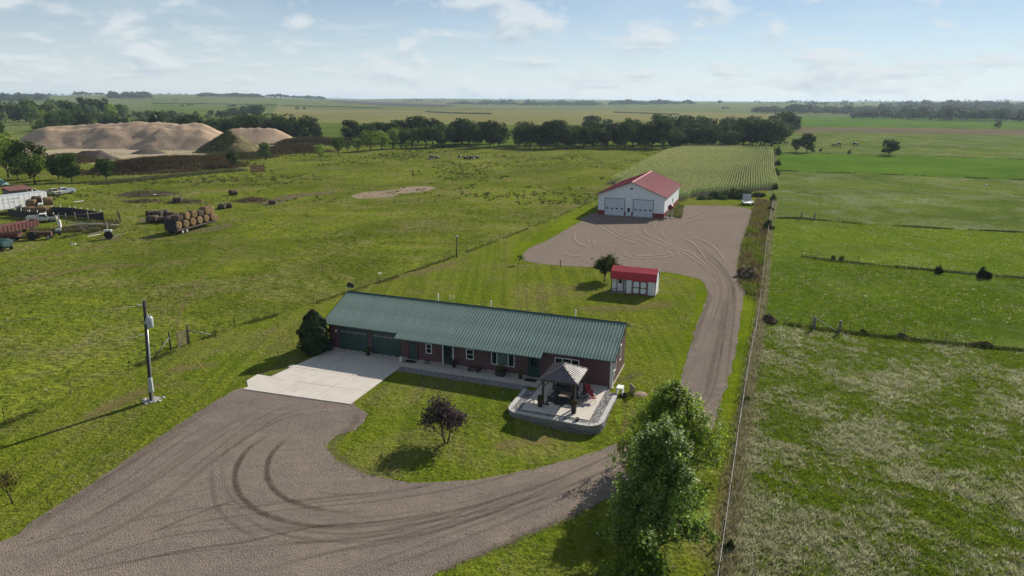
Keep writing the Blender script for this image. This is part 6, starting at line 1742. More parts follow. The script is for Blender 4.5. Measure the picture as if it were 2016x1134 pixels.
# ------------------------------------------------------------------ small garden shed
B = thing('garden_shed', 'small white garden shed with bright red barn roof and porch', 'shed', Vector((13.36, 89.21, 0)), TF)
BW_, BD = 6.0, 2.8
def gable(y0=0.0): return [(y0, 0.12), (y0, 2.02), (0.28, 2.98), (BD / 2, 3.46), (BD - 0.28, 2.98), (BD, 2.02), (BD, 0.12)]
MB().extr(gable(), 2.0, BW_).build('wall', M['shed_white'], B)
MB().extr([(0.9, 0.12), (0.9, 2.02), (BD, 2.02), (BD, 0.12)], 0.02, 1.995).build('wall', M['shed_white'], B)
MB().extr([(0.03, 2.03), (0.3, 2.95), (BD / 2, 3.42), (BD - 0.3, 2.95), (BD - 0.02, 2.03)], 0.03, 1.99).build('gable', M['darkred'], B)
MB().box(0.0, 1.99, -0.02, 0.9, 0.0, 0.14).build('porch_floor', M['wood'], B)
for x in (0.08, 1.0): 
    if x < 0.5: MB().box(x - 0.05, x + 0.05, 0.0, 0.1, 0.14, 2.05).build('porch_post', M['darkred'], B)
MB().box(0.0, 1.0, 0.02, 0.07, 0.55, 0.62).build('porch_rail', M['darkred'], B)
MB().box(BW_ * 0 + 2.0, BW_, 0.0, BD, 0.0, 0.118).build('skid', M['wood'], B)
# roof: steep lower and gentle upper facets, ribbed sheets
fac = [((-0.12, 1.98), (0.16, 3.0)), ((0.16, 3.0), (BD / 2, 3.52)), ((BD / 2, 3.52), (BD - 0.16, 3.0)), ((BD - 0.16, 3.0), (BD + 0.12, 1.98))]
for (ya, za), (yb, zb) in fac:
    e_ = Vector((0, yb - ya, zb - za)); nrm = Vector((0, -(zb - za), yb - ya)).normalized()
    for i in range(7):
        w = (BW_ + 0.2) / 7; x0 = -0.1 + i * w
        vs = []; prof = [(0, 0)]
        for j in range(3):
            c_ = (j + 0.5) * w / 3; prof += [(c_ - 0.03, 0), (c_ - 0.012, 0.022), (c_ + 0.012, 0.022), (c_ + 0.03, 0)]
        prof += [(w - 0.003, 0)]; n = len(prof)
        for yy, z_ in ((ya, za), (yb, zb)):
            for x, h in prof: vs.append(Vector((x0 + x, yy, z_)) + nrm * h)
        MB().add(vs, [(q, q + 1, n + q + 1, n + q) for q in range(n - 1)]).build('roof_panel', M['roof_shed'], B)
for x in (-0.12, BW_ + 0.085):
    m_ = MB(); m_.extr([(-0.13, 1.95), (0.14, 2.99), (BD / 2, 3.51), (BD - 0.14, 2.99), (BD + 0.13, 1.95), (BD + 0.05, 1.95), (BD - 0.22, 2.93), (BD / 2, 3.42), (0.22, 2.93), (-0.05, 1.95)], x, x + 0.03); m_.build('gable_trim', M['white'] if x > 1 else M['darkred'], B)
dd = bpy.data.objects.new('porch_door', None); link(dd, B)
MB().box(0.72, 1.5, 0.86, 0.898, 0.16, 1.95).build('panel', M['white'], dd); MB().box(0.9, 1.32, 0.845, 0.858, 1.2, 1.75).build('pane', M['glass'], dd)
m_ = MB(); m_.box(0.62, 0.71, 0.84, 0.898, 0.14, 2.0); m_.box(1.51, 1.6, 0.84, 0.898, 0.14, 2.0); m_.build('frame', M['darkred'], dd)
d2 = bpy.data.objects.new('double_door', None); link(d2, B)
for a in (2.98, 3.93):
    MB().box(a, a + 0.92, -0.03, -0.002, 0.15, 1.95).build('leaf', M['darkred'], d2)
    for z0, z1 in ((0.25, 0.98), (1.08, 1.85)):
        c_ = 0.1; x0, x1 = a + 0.1, a + 0.82
        poly = [(x0 + c_, z0), (x1 - c_, z0), (x1, z0 + c_), (x1, z1 - c_), (x1 - c_, z1), (x0 + c_, z1), (x0, z1 - c_), (x0, z0 + c_)]
        n = len(poly); MB().add([(x, -0.031, z) for x, z in poly] + [(x, -0.045, z) for x, z in poly], [tuple(range(n, 2 * n))] + [(i, (i + 1) % n, n + (i + 1) % n, n + i) for i in range(n)]).build('panel', M['shed_white'], d2)
for x in (2.0, 2.84, 4.9, 5.94): MB().box(x - 0.01, x + 0.09, -0.025, -0.002, 0.12, 2.0).build('trim_board', M['darkred'], B)
MB().box(2.0, BW_, -0.028, -0.0265, 0.06, 0.15).build('base_board', M['darkred'], B)

# ------------------------------------------------------------------ utility pole
pb = at(298, 788)
UP = thing('utility_pole', 'leaning utility pole with transformer and meter at the drive', 'utility pole', (pb.x, pb.y, 0), 0)
PH = 8.9; lean = Vector((0.58, 0.0, PH))
m_ = MB(); m_.tube([(0, 0, -0.3), lean * 0.3, lean * 0.65, lean], [0.17, 0.155, 0.14, 0.12], 12); m_.build('pole', M['polewood'], UP)
lp = lambda z, dx=0, dy=0: lean * (z / PH) + Vector((dx, dy, 0))
tr = bpy.data.objects.new('transformer', None); link(tr, UP); tr.location = lp(6.6, 0.42, -0.1)
MB().lathe([(0, 0), (0.22, 0.0), (0.27, 0.08), (0.27, 0.82), (0.25, 0.9), (0.12, 0.96), (0, 0.97)], 16).build('tank', M['greypaint'], tr)
for x in (-0.1, 0.1): MB().lathe([(0.05, 0.9), (0.06, 1.0), (0.035, 1.02), (0.06, 1.06), (0.03, 1.2)], 8, (x, 0, 0)).build('bushing', M['offwhite'], tr)
MB().box(-0.42, -0.2, -0.05, 0.05, 0.3, 0.6).build('bracket', M['steel'], tr)
m_ = MB(); m_.tube([lp(0.1, 0.17, -0.1), lp(2.0, 0.17, -0.1), lp(6.5, 0.15, -0.12)], 0.055, 8); m_.build('conduit', M['steel'], UP)
m_ = MB(); m_.box(0.1, 0.42, -0.32, -0.12, 0.9, 2.15); m_.build('meter_box', M['greypaint'], UP)
MB().cyl((0.26, -0.32, 1.75), (0.26, -0.42, 1.75), 0.09, n=12).build('meter', M['steel'], UP)
m_ = MB(); m_.box(0.2, 0.32, -0.3, -0.16, 0.05, 0.9); m_.build('riser', M['steel'], UP)
for z in (8.55, 5.9):
    m_ = MB(); m_.tube([lp(z, -0.1), lp(z, -0.35, -0.05), lp(z - 0.05, -0.62, -0.1)], [0.03, 0.05, 0.04], 6); m_.lathe([(0.03, 0), (0.075, 0.05), (0.03, 0.09), (0.075, 0.13), (0.02, 0.2)], 8, tuple(lp(z - 0.1, -0.5, -0.08))); m_.build('insulator', M['offwhite'], UP)
m_ = MB(); m_.tube([lp(8.4, 0.1), lp(7.9, 0.3, -0.05), lp(7.75, 0.5, -0.1)], 0.015, 4); m_.build('jumper_wire', M['darkmetal'], UP)
rr_ = np.stack([pb.x + 0.1 + RNG.normal(0, 0.34, 160), pb.y + RNG.normal(0, 0.3, 160), np.full(160, 0.03)], 1)
rocks('loose_rock', rr_, 0.13, M['cap'], 'pale rocks heaped round the utility pole foot')
def wire(label, a, b, sag, r, mat):
    a, b = Vector(a), Vector(b)
    pts = [a.lerp(b, t) - Vector((0, 0, sag * 4 * t * (1 - t))) for t in np.linspace(0, 1, 25)]
    tag(MB().tube(pts, r, 4).build('power_line', mat, None), label, 'power line')
k = NT('aluminium_wire'); k.princ((0.42, 0.40, 0.34), 0.5, 0.3, 0.5); M['wire'] = k.m
top = Vector((pb.x, pb.y, 0)) + lp(8.45, -0.62, -0.1); low = Vector((pb.x, pb.y, 0)) + lp(5.8, -0.62, -0.1)
wire('upper overhead wire running left from the pole', top, (-95, 34, 8.6), 1.1, 0.012, M['wire'])
wire('lower overhead wire running left from the pole', low, (-95, 33, 5.9), 1.1, 0.014, M['wire'])
# yellow guy guard
ga, gb_ = at(409, 738), at(380, 707, 1.9)
gb_ = Vector((ga.x - 1.15, ga.y + 0.1, 1.7))
gy_ = thing('guy_wire', 'guy wire with yellow guard slanting from the lawn', 'guy wire', (ga.x, ga.y, 0))
MB().cyl((0, 0, 0.02), gb_ - Vector((ga.x, ga.y, 0)), 0.035, n=8).build('guard', M['yellow'], gy_)
tpw = Vector((pb.x, pb.y, 0)) + lp(8.2)
MB().cyl((0, 0, 0.0), tpw - Vector((ga.x, ga.y, 0)), 0.008, n=4).build('cable', M['darkmetal'], gy_)

# ------------------------------------------------------------------ fences
def tpost_mesh(h):
    m_ = MB(); m_.box(-0.03, 0.03, -0.008, 0.008, -0.1, h); m_.box(-0.01, 0.01, 0.008, 0.035, -0.1, h); m_.box(-0.04, 0.04, -0.02, 0.02, h * 0.1, h * 0.16)
    return m_.mesh('post', M['post'])
TP = tpost_mesh(1.35); TP2 = tpost_mesh(1.6)
def wires(name, pts, zs, r, mat, parent, step=0):
    for z in zs:
        MB().tube([Vector((q[0], q[1], z)) for q in pts], r, 4).build(name, mat, parent)
def fence(label, pts, zs, post=TP, wr=0.006, wmat=None, extra=None, lean=0.06, name='fence'):
    a = Vector((pts[0][0], pts[0][1], 0))
    o = thing(name, label, 'fence', a)
    loc = [Vector((q[0], q[1], 0)) - a for q in pts]
    for q in loc:
        inst('post', post, o, q, (trnd.uniform(-lean, lean), trnd.uniform(-lean, lean), trnd.uniform(0, 3)))
    wires('wire', loc, zs, wr, wmat or M['darkmetal'], o)
    return o
lp_px = [(-40, 858), (10, 835), (140, 778), (255, 728), (308, 706)]
fence('left wire fence, near part below the wooden gate', P(*lp_px), (0.45, 0.8, 1.2))
far_px = [(425, 662), (463, 647), (540, 624), (617, 598), (690, 574), (743, 557), (795, 541), (839, 527), (875, 516), (920, 498), (945, 487), (968, 478), (992, 469), (1016, 460), (1040, 450), (1062, 441), (1084, 432), (1106, 423), (1128, 414), (1150, 405), (1170, 396)]
fence('left wire fence, long part beyond the wooden gate', P(*far_px), (0.45, 0.8, 1.2))
# wooden gate with braces
g0, g1 = at(352, 684), at(372, 677)
ax_ = Vector((math.cos(R(68)), math.sin(R(68)), 0))
gt = thing('wooden_gate', 'small slatted wooden gate with brace posts in the left fence', 'gate', (g0.x, g0.y, 0), math.atan2((g1 - g0).y, (g1 - g0).x))
GL = (g1 - g0).length
for i in range(6): MB().box(0.0, GL - 0.1, -0.02, 0.02, 0.12 + i * 0.27, 0.26 + i * 0.27).build('slat', M['wood'], gt)
for x in (0.0, GL - 0.18): MB().box(x, x + 0.09, 0.022, 0.07, 0.05, 1.7).build('stile', M['wood'], gt)
MB().cyl((GL + 0.02, 0, -0.2), (GL + 0.05, 0, 2.15), 0.09, 0.08).build('post', M['polewood'], gt)
MB().cyl((-0.9, 0, -0.2), (-0.92, 0, 2.0), 0.09, 0.08).build('post', M['polewood'], gt)
MB().cyl((GL + 0.1, 0, 1.5), (GL + 2.9, 0.1, 0.1), 0.06).build('brace', M['greywood'], gt)
MB().cyl((-0.95, 0, 1.4), (-3.1, -0.5, 0.05), 0.07).build('brace', M['greywood'], gt)
# light on a pole, and other odd posts
yl = at(899, 507)
Y_ = thing('yard_light', 'dark post with a white lamp on top by the left fence', 'yard light', (yl.x, yl.y, 0))
MB().cyl((0, 0, -0.2), (0, 0, 3.4), 0.1, 0.085, 10).build('post', M['polewood'], Y_)
m_ = MB(); m_.lathe([(0.0, 0.0), (0.2, 0.02), (0.24, 0.12), (0.17, 0.26), (0.0, 0.3)], 12, (0.0, 0, 3.4)); m_.build('lamp', M['greypaint'], Y_)
m_ = MB(); m_.box(0.1, 0.3, -0.1, 0.1, 3.45, 3.62); m_.build('lamp_arm', M['white'], Y_)
bh = at(743, 557); Bh = thing('birdhouse', 'post with a small white birdhouse on the left fence', 'birdhouse', (bh.x + 0.3, bh.y, 0))
MB().cyl((0, 0, -0.1), (0, 0, 1.3), 0.035).build('post', M['post'], Bh); MB().box(-0.08, 0.3, -0.1, 0.1, 1.3, 1.42).build('box', M['white'], Bh); MB().box(-0.12, 0.34, -0.14, 0.14, 1.421, 1.45).build('roof', M['white'], Bh)
wpst = at(1103, 527); tag(MB().box(-0.06, 0.06, -0.06, 0.06, -0.1, 1.25).box(-0.075, 0.075, -0.075, 0.075, 1.25, 1.29).build('marker_post', M['dark_wood'], None, (wpst.x, wpst.y, 0)), 'short dark wooden post at the front edge of the gravel yard', 'post')
for x, y, lab in ((886, 592, 'left white pipe in the lawn behind the house'), (893, 592, 'right white pipe in the lawn behind the house')):
    q = at(x, y); m_ = MB(); m_.cyl((0, 0, 0), (0, 0, 0.7), 0.05); m_.lathe([(0.07, 0.66), (0.07, 0.74), (0, 0.75)], 8); tag(m_.build('clean_out_pipe', M['white'], None, (q.x, q.y, 0)), lab, 'pipe')

# right boundary fence: wooden and steel posts with a pale top rope
L = smooth_line(fr[:10], 40)
acc = 0; rp_ = [L[0]]
for a, b in zip(L, L[1:]):
    acc += (b - a).length
    if acc > 4.2: rp_.append(b); acc = 0
RF = thing('fence', 'right boundary fence with a pale rope along its top', 'fence', rp_[0])
for i, q in enumerate(rp_):
    l_ = q - rp_[0]
    if i % 5 == 2: MB().cyl((0, 0, -0.2), (0, 0, 1.3), 0.075, 0.07, 8).build('post', M['greywood'], RF, l_, (trnd.uniform(-.03, .03), trnd.uniform(-.03, .03), 0))
    else: inst('post', TP, RF, l_, (trnd.uniform(-0.05, 0.05), trnd.uniform(-0.05, 0.05), 1.2))
k = NT('white_rope'); k.princ((0.38, 0.36, 0.33), 0.7, 0, 0.3); M['rope'] = k.m
rope = []
for a, b in zip(rp_, rp_[1:]):
    for t in (0, 0.5): rope.append(a.lerp(b, t) - rp_[0] + Vector((0, 0, 1.22 - (0.03 if t else 0))))
MB().tube(rope, 0.016, 5).build('rope', M['rope'], RF)
wires('wire', [q - rp_[0] for q in rp_], (0.4, 0.8), 0.006, M['darkmetal'], RF)
# cross fences of the right fields
def cross(label, px, posts, zs=(0.4, 0.75, 1.1)):
    fence(label, P(*px), zs)
cross('first cross fence on the right, running from the timber gate', [(1672, 656), (1778, 668), (1860, 676), (1953, 686), (2060, 697)], None)
cross('second cross fence on the right, with the round bushes', [(1578, 507), (1606, 510), (1690, 520), (1766, 526), (1848, 536), (1938, 545), (2030, 552)], None)
cross('third cross fence on the right, level with the trailer', [(1610, 434), (1650, 438), (1695, 442), (1770, 446), (1850, 451), (1932, 455), (2030, 460)], None)
cross('far fence beside the lone round tree', [(1540, 301), (1600, 302), (1660, 304), (1720, 306), (1780, 308), (1840, 310), (1900, 312), (1960, 313), (2030, 315)], None)
for lab, a, b, c_ in (('timber gateway with slanting pole in the first cross fence', (1602, 648), (1652, 656), 1.0), ('timber gateway in the third cross fence by the yard', (1577, 431), (1603, 434), 1.1)):
    pa, pb_ = at(*a), at(*b)
    t = thing('gateway', lab, 'gate', pa)
    v_ = pb_ - pa
    MB().cyl((0, 0, -0.2), (0, 0, 1.5 * c_), 0.17, 0.15, 10).build('post', M['greywood'], t)
    MB().cyl(v_ + Vector((0, 0, -0.2)), v_ + Vector((0, 0, 1.5 * c_)), 0.17, 0.15, 10).build('post', M['greywood'], t)
    MB().cyl((0.1, 0, 1.3 * c_), v_ * 0.9 + Vector((0, 0, 0.25)), 0.05).build('brace', M['rope'], t)
    if c_ == 1.0: MB().cyl((-0.35, 0.05, -0.1), (-0.33, 0, 1.4), 0.06).build('prop_post', M['greywood'], t)
for x, y, rx, lab in ((1541, 641, 0.7, 'leaning thin post left of the timber gateway'), (1571, 643, 0.25, 'thin post just left of the timber gateway')):
    q = at(x, y); tag(inst('steel_post', TP, None, (q.x, q.y, 0), (0, rx, 0.3)), lab, 'post')
fence('old wire fence along the pit weeds with close pickets', [tuple(q.xy) for q in smooth_line(P((218, 360), (300, 352), (380, 344), (440, 339), (478, 336)), 10)], (0.5, 1.0), TP2)
fence('far wire fence from the red panel to the shelterbelt', P((520, 329), (560, 324), (600, 318), (650, 311), (700, 304), (760, 298)), (0.5, 1.0), TP2)
rpn = thing('panel_windbreak', 'free-standing red barred livestock panel before the pit', 'livestock panel', at(493, 341), math.atan2((at(521, 338) - at(493, 341)).y, (at(521, 338) - at(493, 341)).x))
RL = (at(521, 338) - at(493, 341)).length
for i in range(5): MB().box(0, RL, -0.03, 0.03, 0.15 + i * 0.5, 0.55 + i * 0.5).build('board', M['rust'], rpn)
for i in range(6): MB().box(RL * i / 5 - 0.06, RL * i / 5 + 0.06, -0.1, -0.032, 0, 2.7).build('post', M['oldred'], rpn)

# ------------------------------------------------------------------ trailer beside the yard
tq = at(1473, 405)
T_ = thing('utility_trailer', 'small white flatbed trailer with raised grey ramp', 'trailer', (tq.x, tq.y, 0.0), R(-12))
MB().box(-1.15, 1.15, -0.1, 4.0, 0.62, 0.74).build('deck', M['white'], T_)
m_ = MB(); m_.box(-1.2, -1.1, -0.1, 4.0, 0.745, 1.0); m_.box(1.1, 1.2, -0.1, 4.0, 0.745, 1.0); m_.build('side_rail', M['white'], T_)
rm = MB(); rm.box(-1.05, 1.05, 3.9, 3.98, 0.76, 2.4)
rm.build('ramp', M['greypaint'], T_)
for i in range(6): MB().box(-1.0 + i * 0.39, -0.93 + i * 0.39, 3.86, 3.895, 0.8, 2.35).build('ramp_bar', M['steel'], T_)
for sx in (-1.32, 1.32):
    for yy in (1.6, 2.45): MB().cyl((sx - 0.1, yy, 0.33), (sx + 0.1, yy, 0.33), 0.33, n=16).build('wheel', M['black'], T_)
    MB().box(sx - 0.14, sx + 0.14, 1.1, 2.95, 0.7, 0.76).build('fender', M['white'], T_)
MB().beam((0, 4.0, 0.6), (0, 5.2, 0.55), 0.1).build('tongue', M['darkmetal'], T_)
# ------------------------------------------------------------------ hay bales
def bale_mesh(r=0.85, w=1.5, seed=0, mat=None, slump=0.03):
    rnd = random.Random(seed); n = 20; vs = []
    rows_ = [(-w / 2, 0.0), (-w / 2 - 0.02, r * 0.35), (-w / 2 - 0.03, r * 0.7), (-w / 2 + 0.02, r * 0.95), (-w / 2 + 0.1, r), (-w / 6, r * 1.01), (w / 6, r * 1.0), (w / 2 - 0.1, r), (w / 2 - 0.02, r * 0.95), (w / 2 + 0.03, r * 0.7), (w / 2 + 0.02, r * 0.35), (w / 2, 0)]
    for y, rr in rows_:
        for i in range(n):
            t = 2 * math.pi * i / n; q = rr * (1 + slump * rnd.uniform(-1, 1))
            z = math.sin(t) * q
            vs.append((math.cos(t) * q * (1 + slump), y + slump * rnd.uniform(-1, 1), (r * 0.96 + max(z, -r * 0.96)) * (1 - slump * 1.6)))
    fs = [(k_ * n + i, k_ * n + (i + 1) % n, (k_ + 1) * n + (i + 1) % n, (k_ + 1) * n + i) for k_ in range(len(rows_) - 1) for i in range(n)]
    return MB().add(vs, fs, True).mesh('hay_bale', mat)
FRESH = [bale_mesh(0.85, 1.5, i, M['hay']) for i in range(3)]
OLD = [bale_mesh(0.85, 1.5, 10 + i, M['oldhay'], 0.16) for i in range(5)]
def bale(kind, loc, rz, label, group=None, s=1.0, rx=0.0):
    o = inst('hay_bale', random.choice(kind), None, loc, (rx, 0, rz), s)
    return tag(o, label, 'hay bale', group)
# loaded hay wagon
ha, hb = at(352, 462), at(418, 444)
va = (hb - ha); HL = va.length + 1.0; ang = math.atan2(va.y, va.x)
HW = thing('hay_wagon', 'flat hay wagon loaded with two tiers of round bales', 'wagon', (ha.x, ha.y, 0), ang)
MB().box(-0.6, HL + 0.3, -0.3, 2.3, 0.75, 0.9).build('deck', M['dark_wood'], HW)
for x in (0.9, 2.1):
    for yy in (-0.15, 2.1): MB().cyl((x, yy - 0.12, 0.42), (x, yy + 0.12, 0.42), 0.42, n=16).build('wheel', M['black'], HW)
    MB().cyl((x, -0.29, 0.42), (x, -0.275, 0.42), 0.2, n=12).build('hub', M['offwhite'], HW)
for yy in (0.2, 1.8): MB().box(-0.6, HL + 0.2, yy - 0.08, yy + 0.08, 0.5, 0.748).build('frame_rail', M['rust'], HW)
MB().box(-0.75, -0.62, -0.3, 2.3, 0.9, 3.0).build('end_rack', M['plank'], HW)
mw = Matrix.Translation((ha.x, ha.y, 0)) @ Matrix.Rotation(ang, 4, 'Z')
nb = int(HL / 1.7)
for i in range(nb):
    for yy, lab in ((0.25, 'front'), (1.75, 'rear')):
        if lab == 'rear': continue
        bale(FRESH, mw @ Vector((0.5 + i * (HL - 0.8) / (nb - 1), yy + 0.5, 0.9)), ang, 'fresh bale on the lower tier of the hay wagon', 'lower bales on the wagon', random.uniform(0.94, 1.05), random.uniform(-0.06, 0.06))
for i in range(nb - 1):
    bale(FRESH if i % 3 else OLD, mw @ Vector((0.5 + (i + 0.35) * (HL - 0.8) / (nb - 1), 0.9 + random.uniform(-0.15, 0.15), 2.35)), ang + random.uniform(-0.1, 0.1), 'bale on the upper tier of the hay wagon', 'upper bales on the wagon', random.uniform(0.92, 1.06))
for i, (x, y, z) in enumerate(((420, 436, 0), (410, 437, 0), (414, 434, 1.5))):
    q = at(x, y); bale(FRESH, (q.x, q.y, z), ang, ('tan bale on the ground at the right end of the wagon', 'second tan bale behind the right end of the wagon', 'tan bale lying on top at the right end of the wagon')[i])
for x, y, s, lab, rz in ((302, 438, 1.25, 'big dark weathered bale at the left of the bale group', 0.3), (333, 438, 1.2, 'dark weathered bale left of the loaded wagon', 0.9), (313, 426, 1.1, 'dark bale in the second row of the bale group', 0.2), (324, 424, 1.1, 'dark bale at the back of the bale group', 0.5), (295, 424, 0.9, 'half-rotted bale at the far left of the bale group', 0.9), (341, 428, 1.0, 'crumbling brown bale behind the group by the wagon', 1.2), (351, 399, 1.2, 'lone weathered bale behind the bale group', 0.4), (438, 411, 1.0, 'left one of two dark bales right of the wagon', 0.3), (450, 409, 1.0, 'right one of two dark bales right of the wagon', 0.6), (459, 384, 1.1, 'lone dark bale far out beyond the wagon', 1.0), (536, 402, 0.9, 'rightmost lone dark bale in the pasture', 0.7), (316, 437, 1.0, 'sunken bale between the two big weathered bales', 0.7)):
    q = at(x, y); bale(OLD, (q.x, q.y, -0.08), ang + rz, lab, None, s)
# loose hay and manure
def heap(name, label, px, h, rad, mat, cat):
    q = at(*px)
    rnd = random.Random(int(px[0])); vs = [(0, 0, h)]; fs = []
    n = 14; rings = 4
    for k_ in range(1, rings + 1):
        for i in range(n):
            t = 2 * math.pi * i / n; rr = rad * k_ / rings * rnd.uniform(0.85, 1.15)
            vs.append((math.cos(t) * rr * 1.6, math.sin(t) * rr, h * (1 - (k_ / rings) ** 1.3) * rnd.uniform(0.6, 1.2) - (0.05 if k_ == rings else 0)))
    for i in range(n): fs.append((0, 1 + i, 1 + (i + 1) % n))
    for k_ in range(rings - 1):
        for i in range(n): fs.append((1 + k_ * n + i, 1 + (k_ + 1) * n + i, 1 + (k_ + 1) * n + (i + 1) % n, 1 + k_ * n + (i + 1) % n))
    tag(MB().add(vs, fs, False).build(name, mat, None, (q.x, q.y, 0)), label, cat)
    n = int(120 * rad); pp = np.stack([q.x + RNG.normal(0, rad * 0.75, n), q.y + RNG.normal(0, rad * 0.5, n)], 1)
    rr = np.hypot((pp[:, 0] - q.x) / 1.6, pp[:, 1] - q.y) / rad
    tufts('loose_litter', pp, RNG.uniform(0.1, 0.45, n), np.full(n, 0.35), pal(n, [(0.17, 0.13, 0.085), (0.24, 0.19, 0.12), (0.10, 0.085, 0.055), (0.10, 0.13, 0.03)], [3, 2, 2, 2]), 5, M['dryblade'], 'loose litter on the ' + label, 1.0, 0.1, base=h * np.maximum(0, 1 - rr ** 1.3))
heap('straw_heap', 'low tan straw heap between the lone bales', (500, 396), 0.9, 3.0, M['hay'], 'straw heap')
heap('manure_heap', 'long brown manure heap behind the bale group', (290, 383), 1.0, 5.0, M['oldhay'], 'manure heap')
heap('manure_heap', 'small dark heap left of the manure heap', (283, 397), 0.5, 2.6, M['oldhay'], 'manure heap')
heap('straw_heap', 'rusty brown hay spill beside the dark bales', (352, 432), 0.9, 2.2, M['oldhay'], 'straw heap')
heap('straw_heap', 'loose hay around the lone weathered bale', (365, 398), 0.4, 3.0, M['oldhay'], 'straw heap')
q = at(304, 386); tag(MB().lathe([(0, 0.5), (0.4, 0.45), (0.6, 0.2), (0.6, 0)], 10).build('white_tub', M['white'], None, (q.x, q.y, 0)), 'small white tub beside the manure heap', 'tub')
q = at(1942, 366); tag(MB().lathe([(0, 0.55), (0.3, 0.5), (0.35, 0.1), (0.3, 0)], 10).build('white_tub', M['white'], None, (q.x, q.y, 0)), 'tiny white tub in the greyish right pasture', 'tub')
# weathered bales stacked by the semi-trailer
for i, (x, y, z, kd, rz, lab) in enumerate(((48, 421, 0.0, OLD, 0.2, 'dark bale at the left foot of the stack by the semi-trailer'), (60, 423, 0.0, FRESH, 0.3, 'tan bale second from left in the stack by the semi-trailer'), (74, 424, 0.0, FRESH, 0.2, 'tan bale in the middle of the stack by the semi-trailer'), (84, 424, 0.2, FRESH, 0.6, 'tan bale right of the middle of the stack by the semi-trailer'), (97, 424, 0.0, FRESH, 1.2, 'tan bale at the right foot of the stack by the semi-trailer'), (76, 417, 2.1, OLD, 0.8, 'dark round bale on top of the stack by the semi-trailer'), (98, 417, 1.5, FRESH, 0.9, 'tan bale high at the right of the stack by the semi-trailer'), (66, 419, 1.2, FRESH, 0.4, 'tan bale half up the stack by the semi-trailer'))):
    q = at(x, y); bale(kd, (q.x, q.y, z), ang + rz, lab, None, 1.15)

# ------------------------------------------------------------------ old farmyard on the left
ta, tb_ = at(97, 411), at(0, 422.5)
an = math.atan2((ta - tb_).y, (ta - tb_).x)
ST = thing('semi_trailer', 'long white semi-trailer with faint lettering at the left edge', 'semi-trailer', (ta.x, ta.y, 0), an + R(9))
TLn = 15.8
MB().box(-TLn, 0, 0, 2.6, 1.15, 4.0).build('box', M['white'], ST)
MB().box(-TLn - 0.02, 0.02, -0.02, 2.62, 4.0, 4.06).build('roof', M['greypaint'], ST)
for i in range(14): MB().box(-TLn + 0.3 + i * 1.15, -TLn + 0.36 + i * 1.15, -0.025, -0.001, 1.2, 3.95).build('side_post', M['white_door'], ST)
MB().box(-TLn, 0, -0.03, -0.001, 1.1, 1.25).build('bottom_rail', M['steel'], ST)
for x in (-1.6, -2.9):
    for yy in (0.2, 2.2): MB().cyl((x, yy - 0.25, 0.52), (x, yy + 0.25, 0.52), 0.52, n=18).build('wheel', M['black'], ST)
MB().box(-12.2, -12.0, 0.4, 0.6, 0, 1.15).build('landing_leg', M['darkmetal'], ST); MB().box(-12.2, -12.0, 2.0, 2.2, 0, 1.15).build('landing_leg', M['darkmetal'], ST)
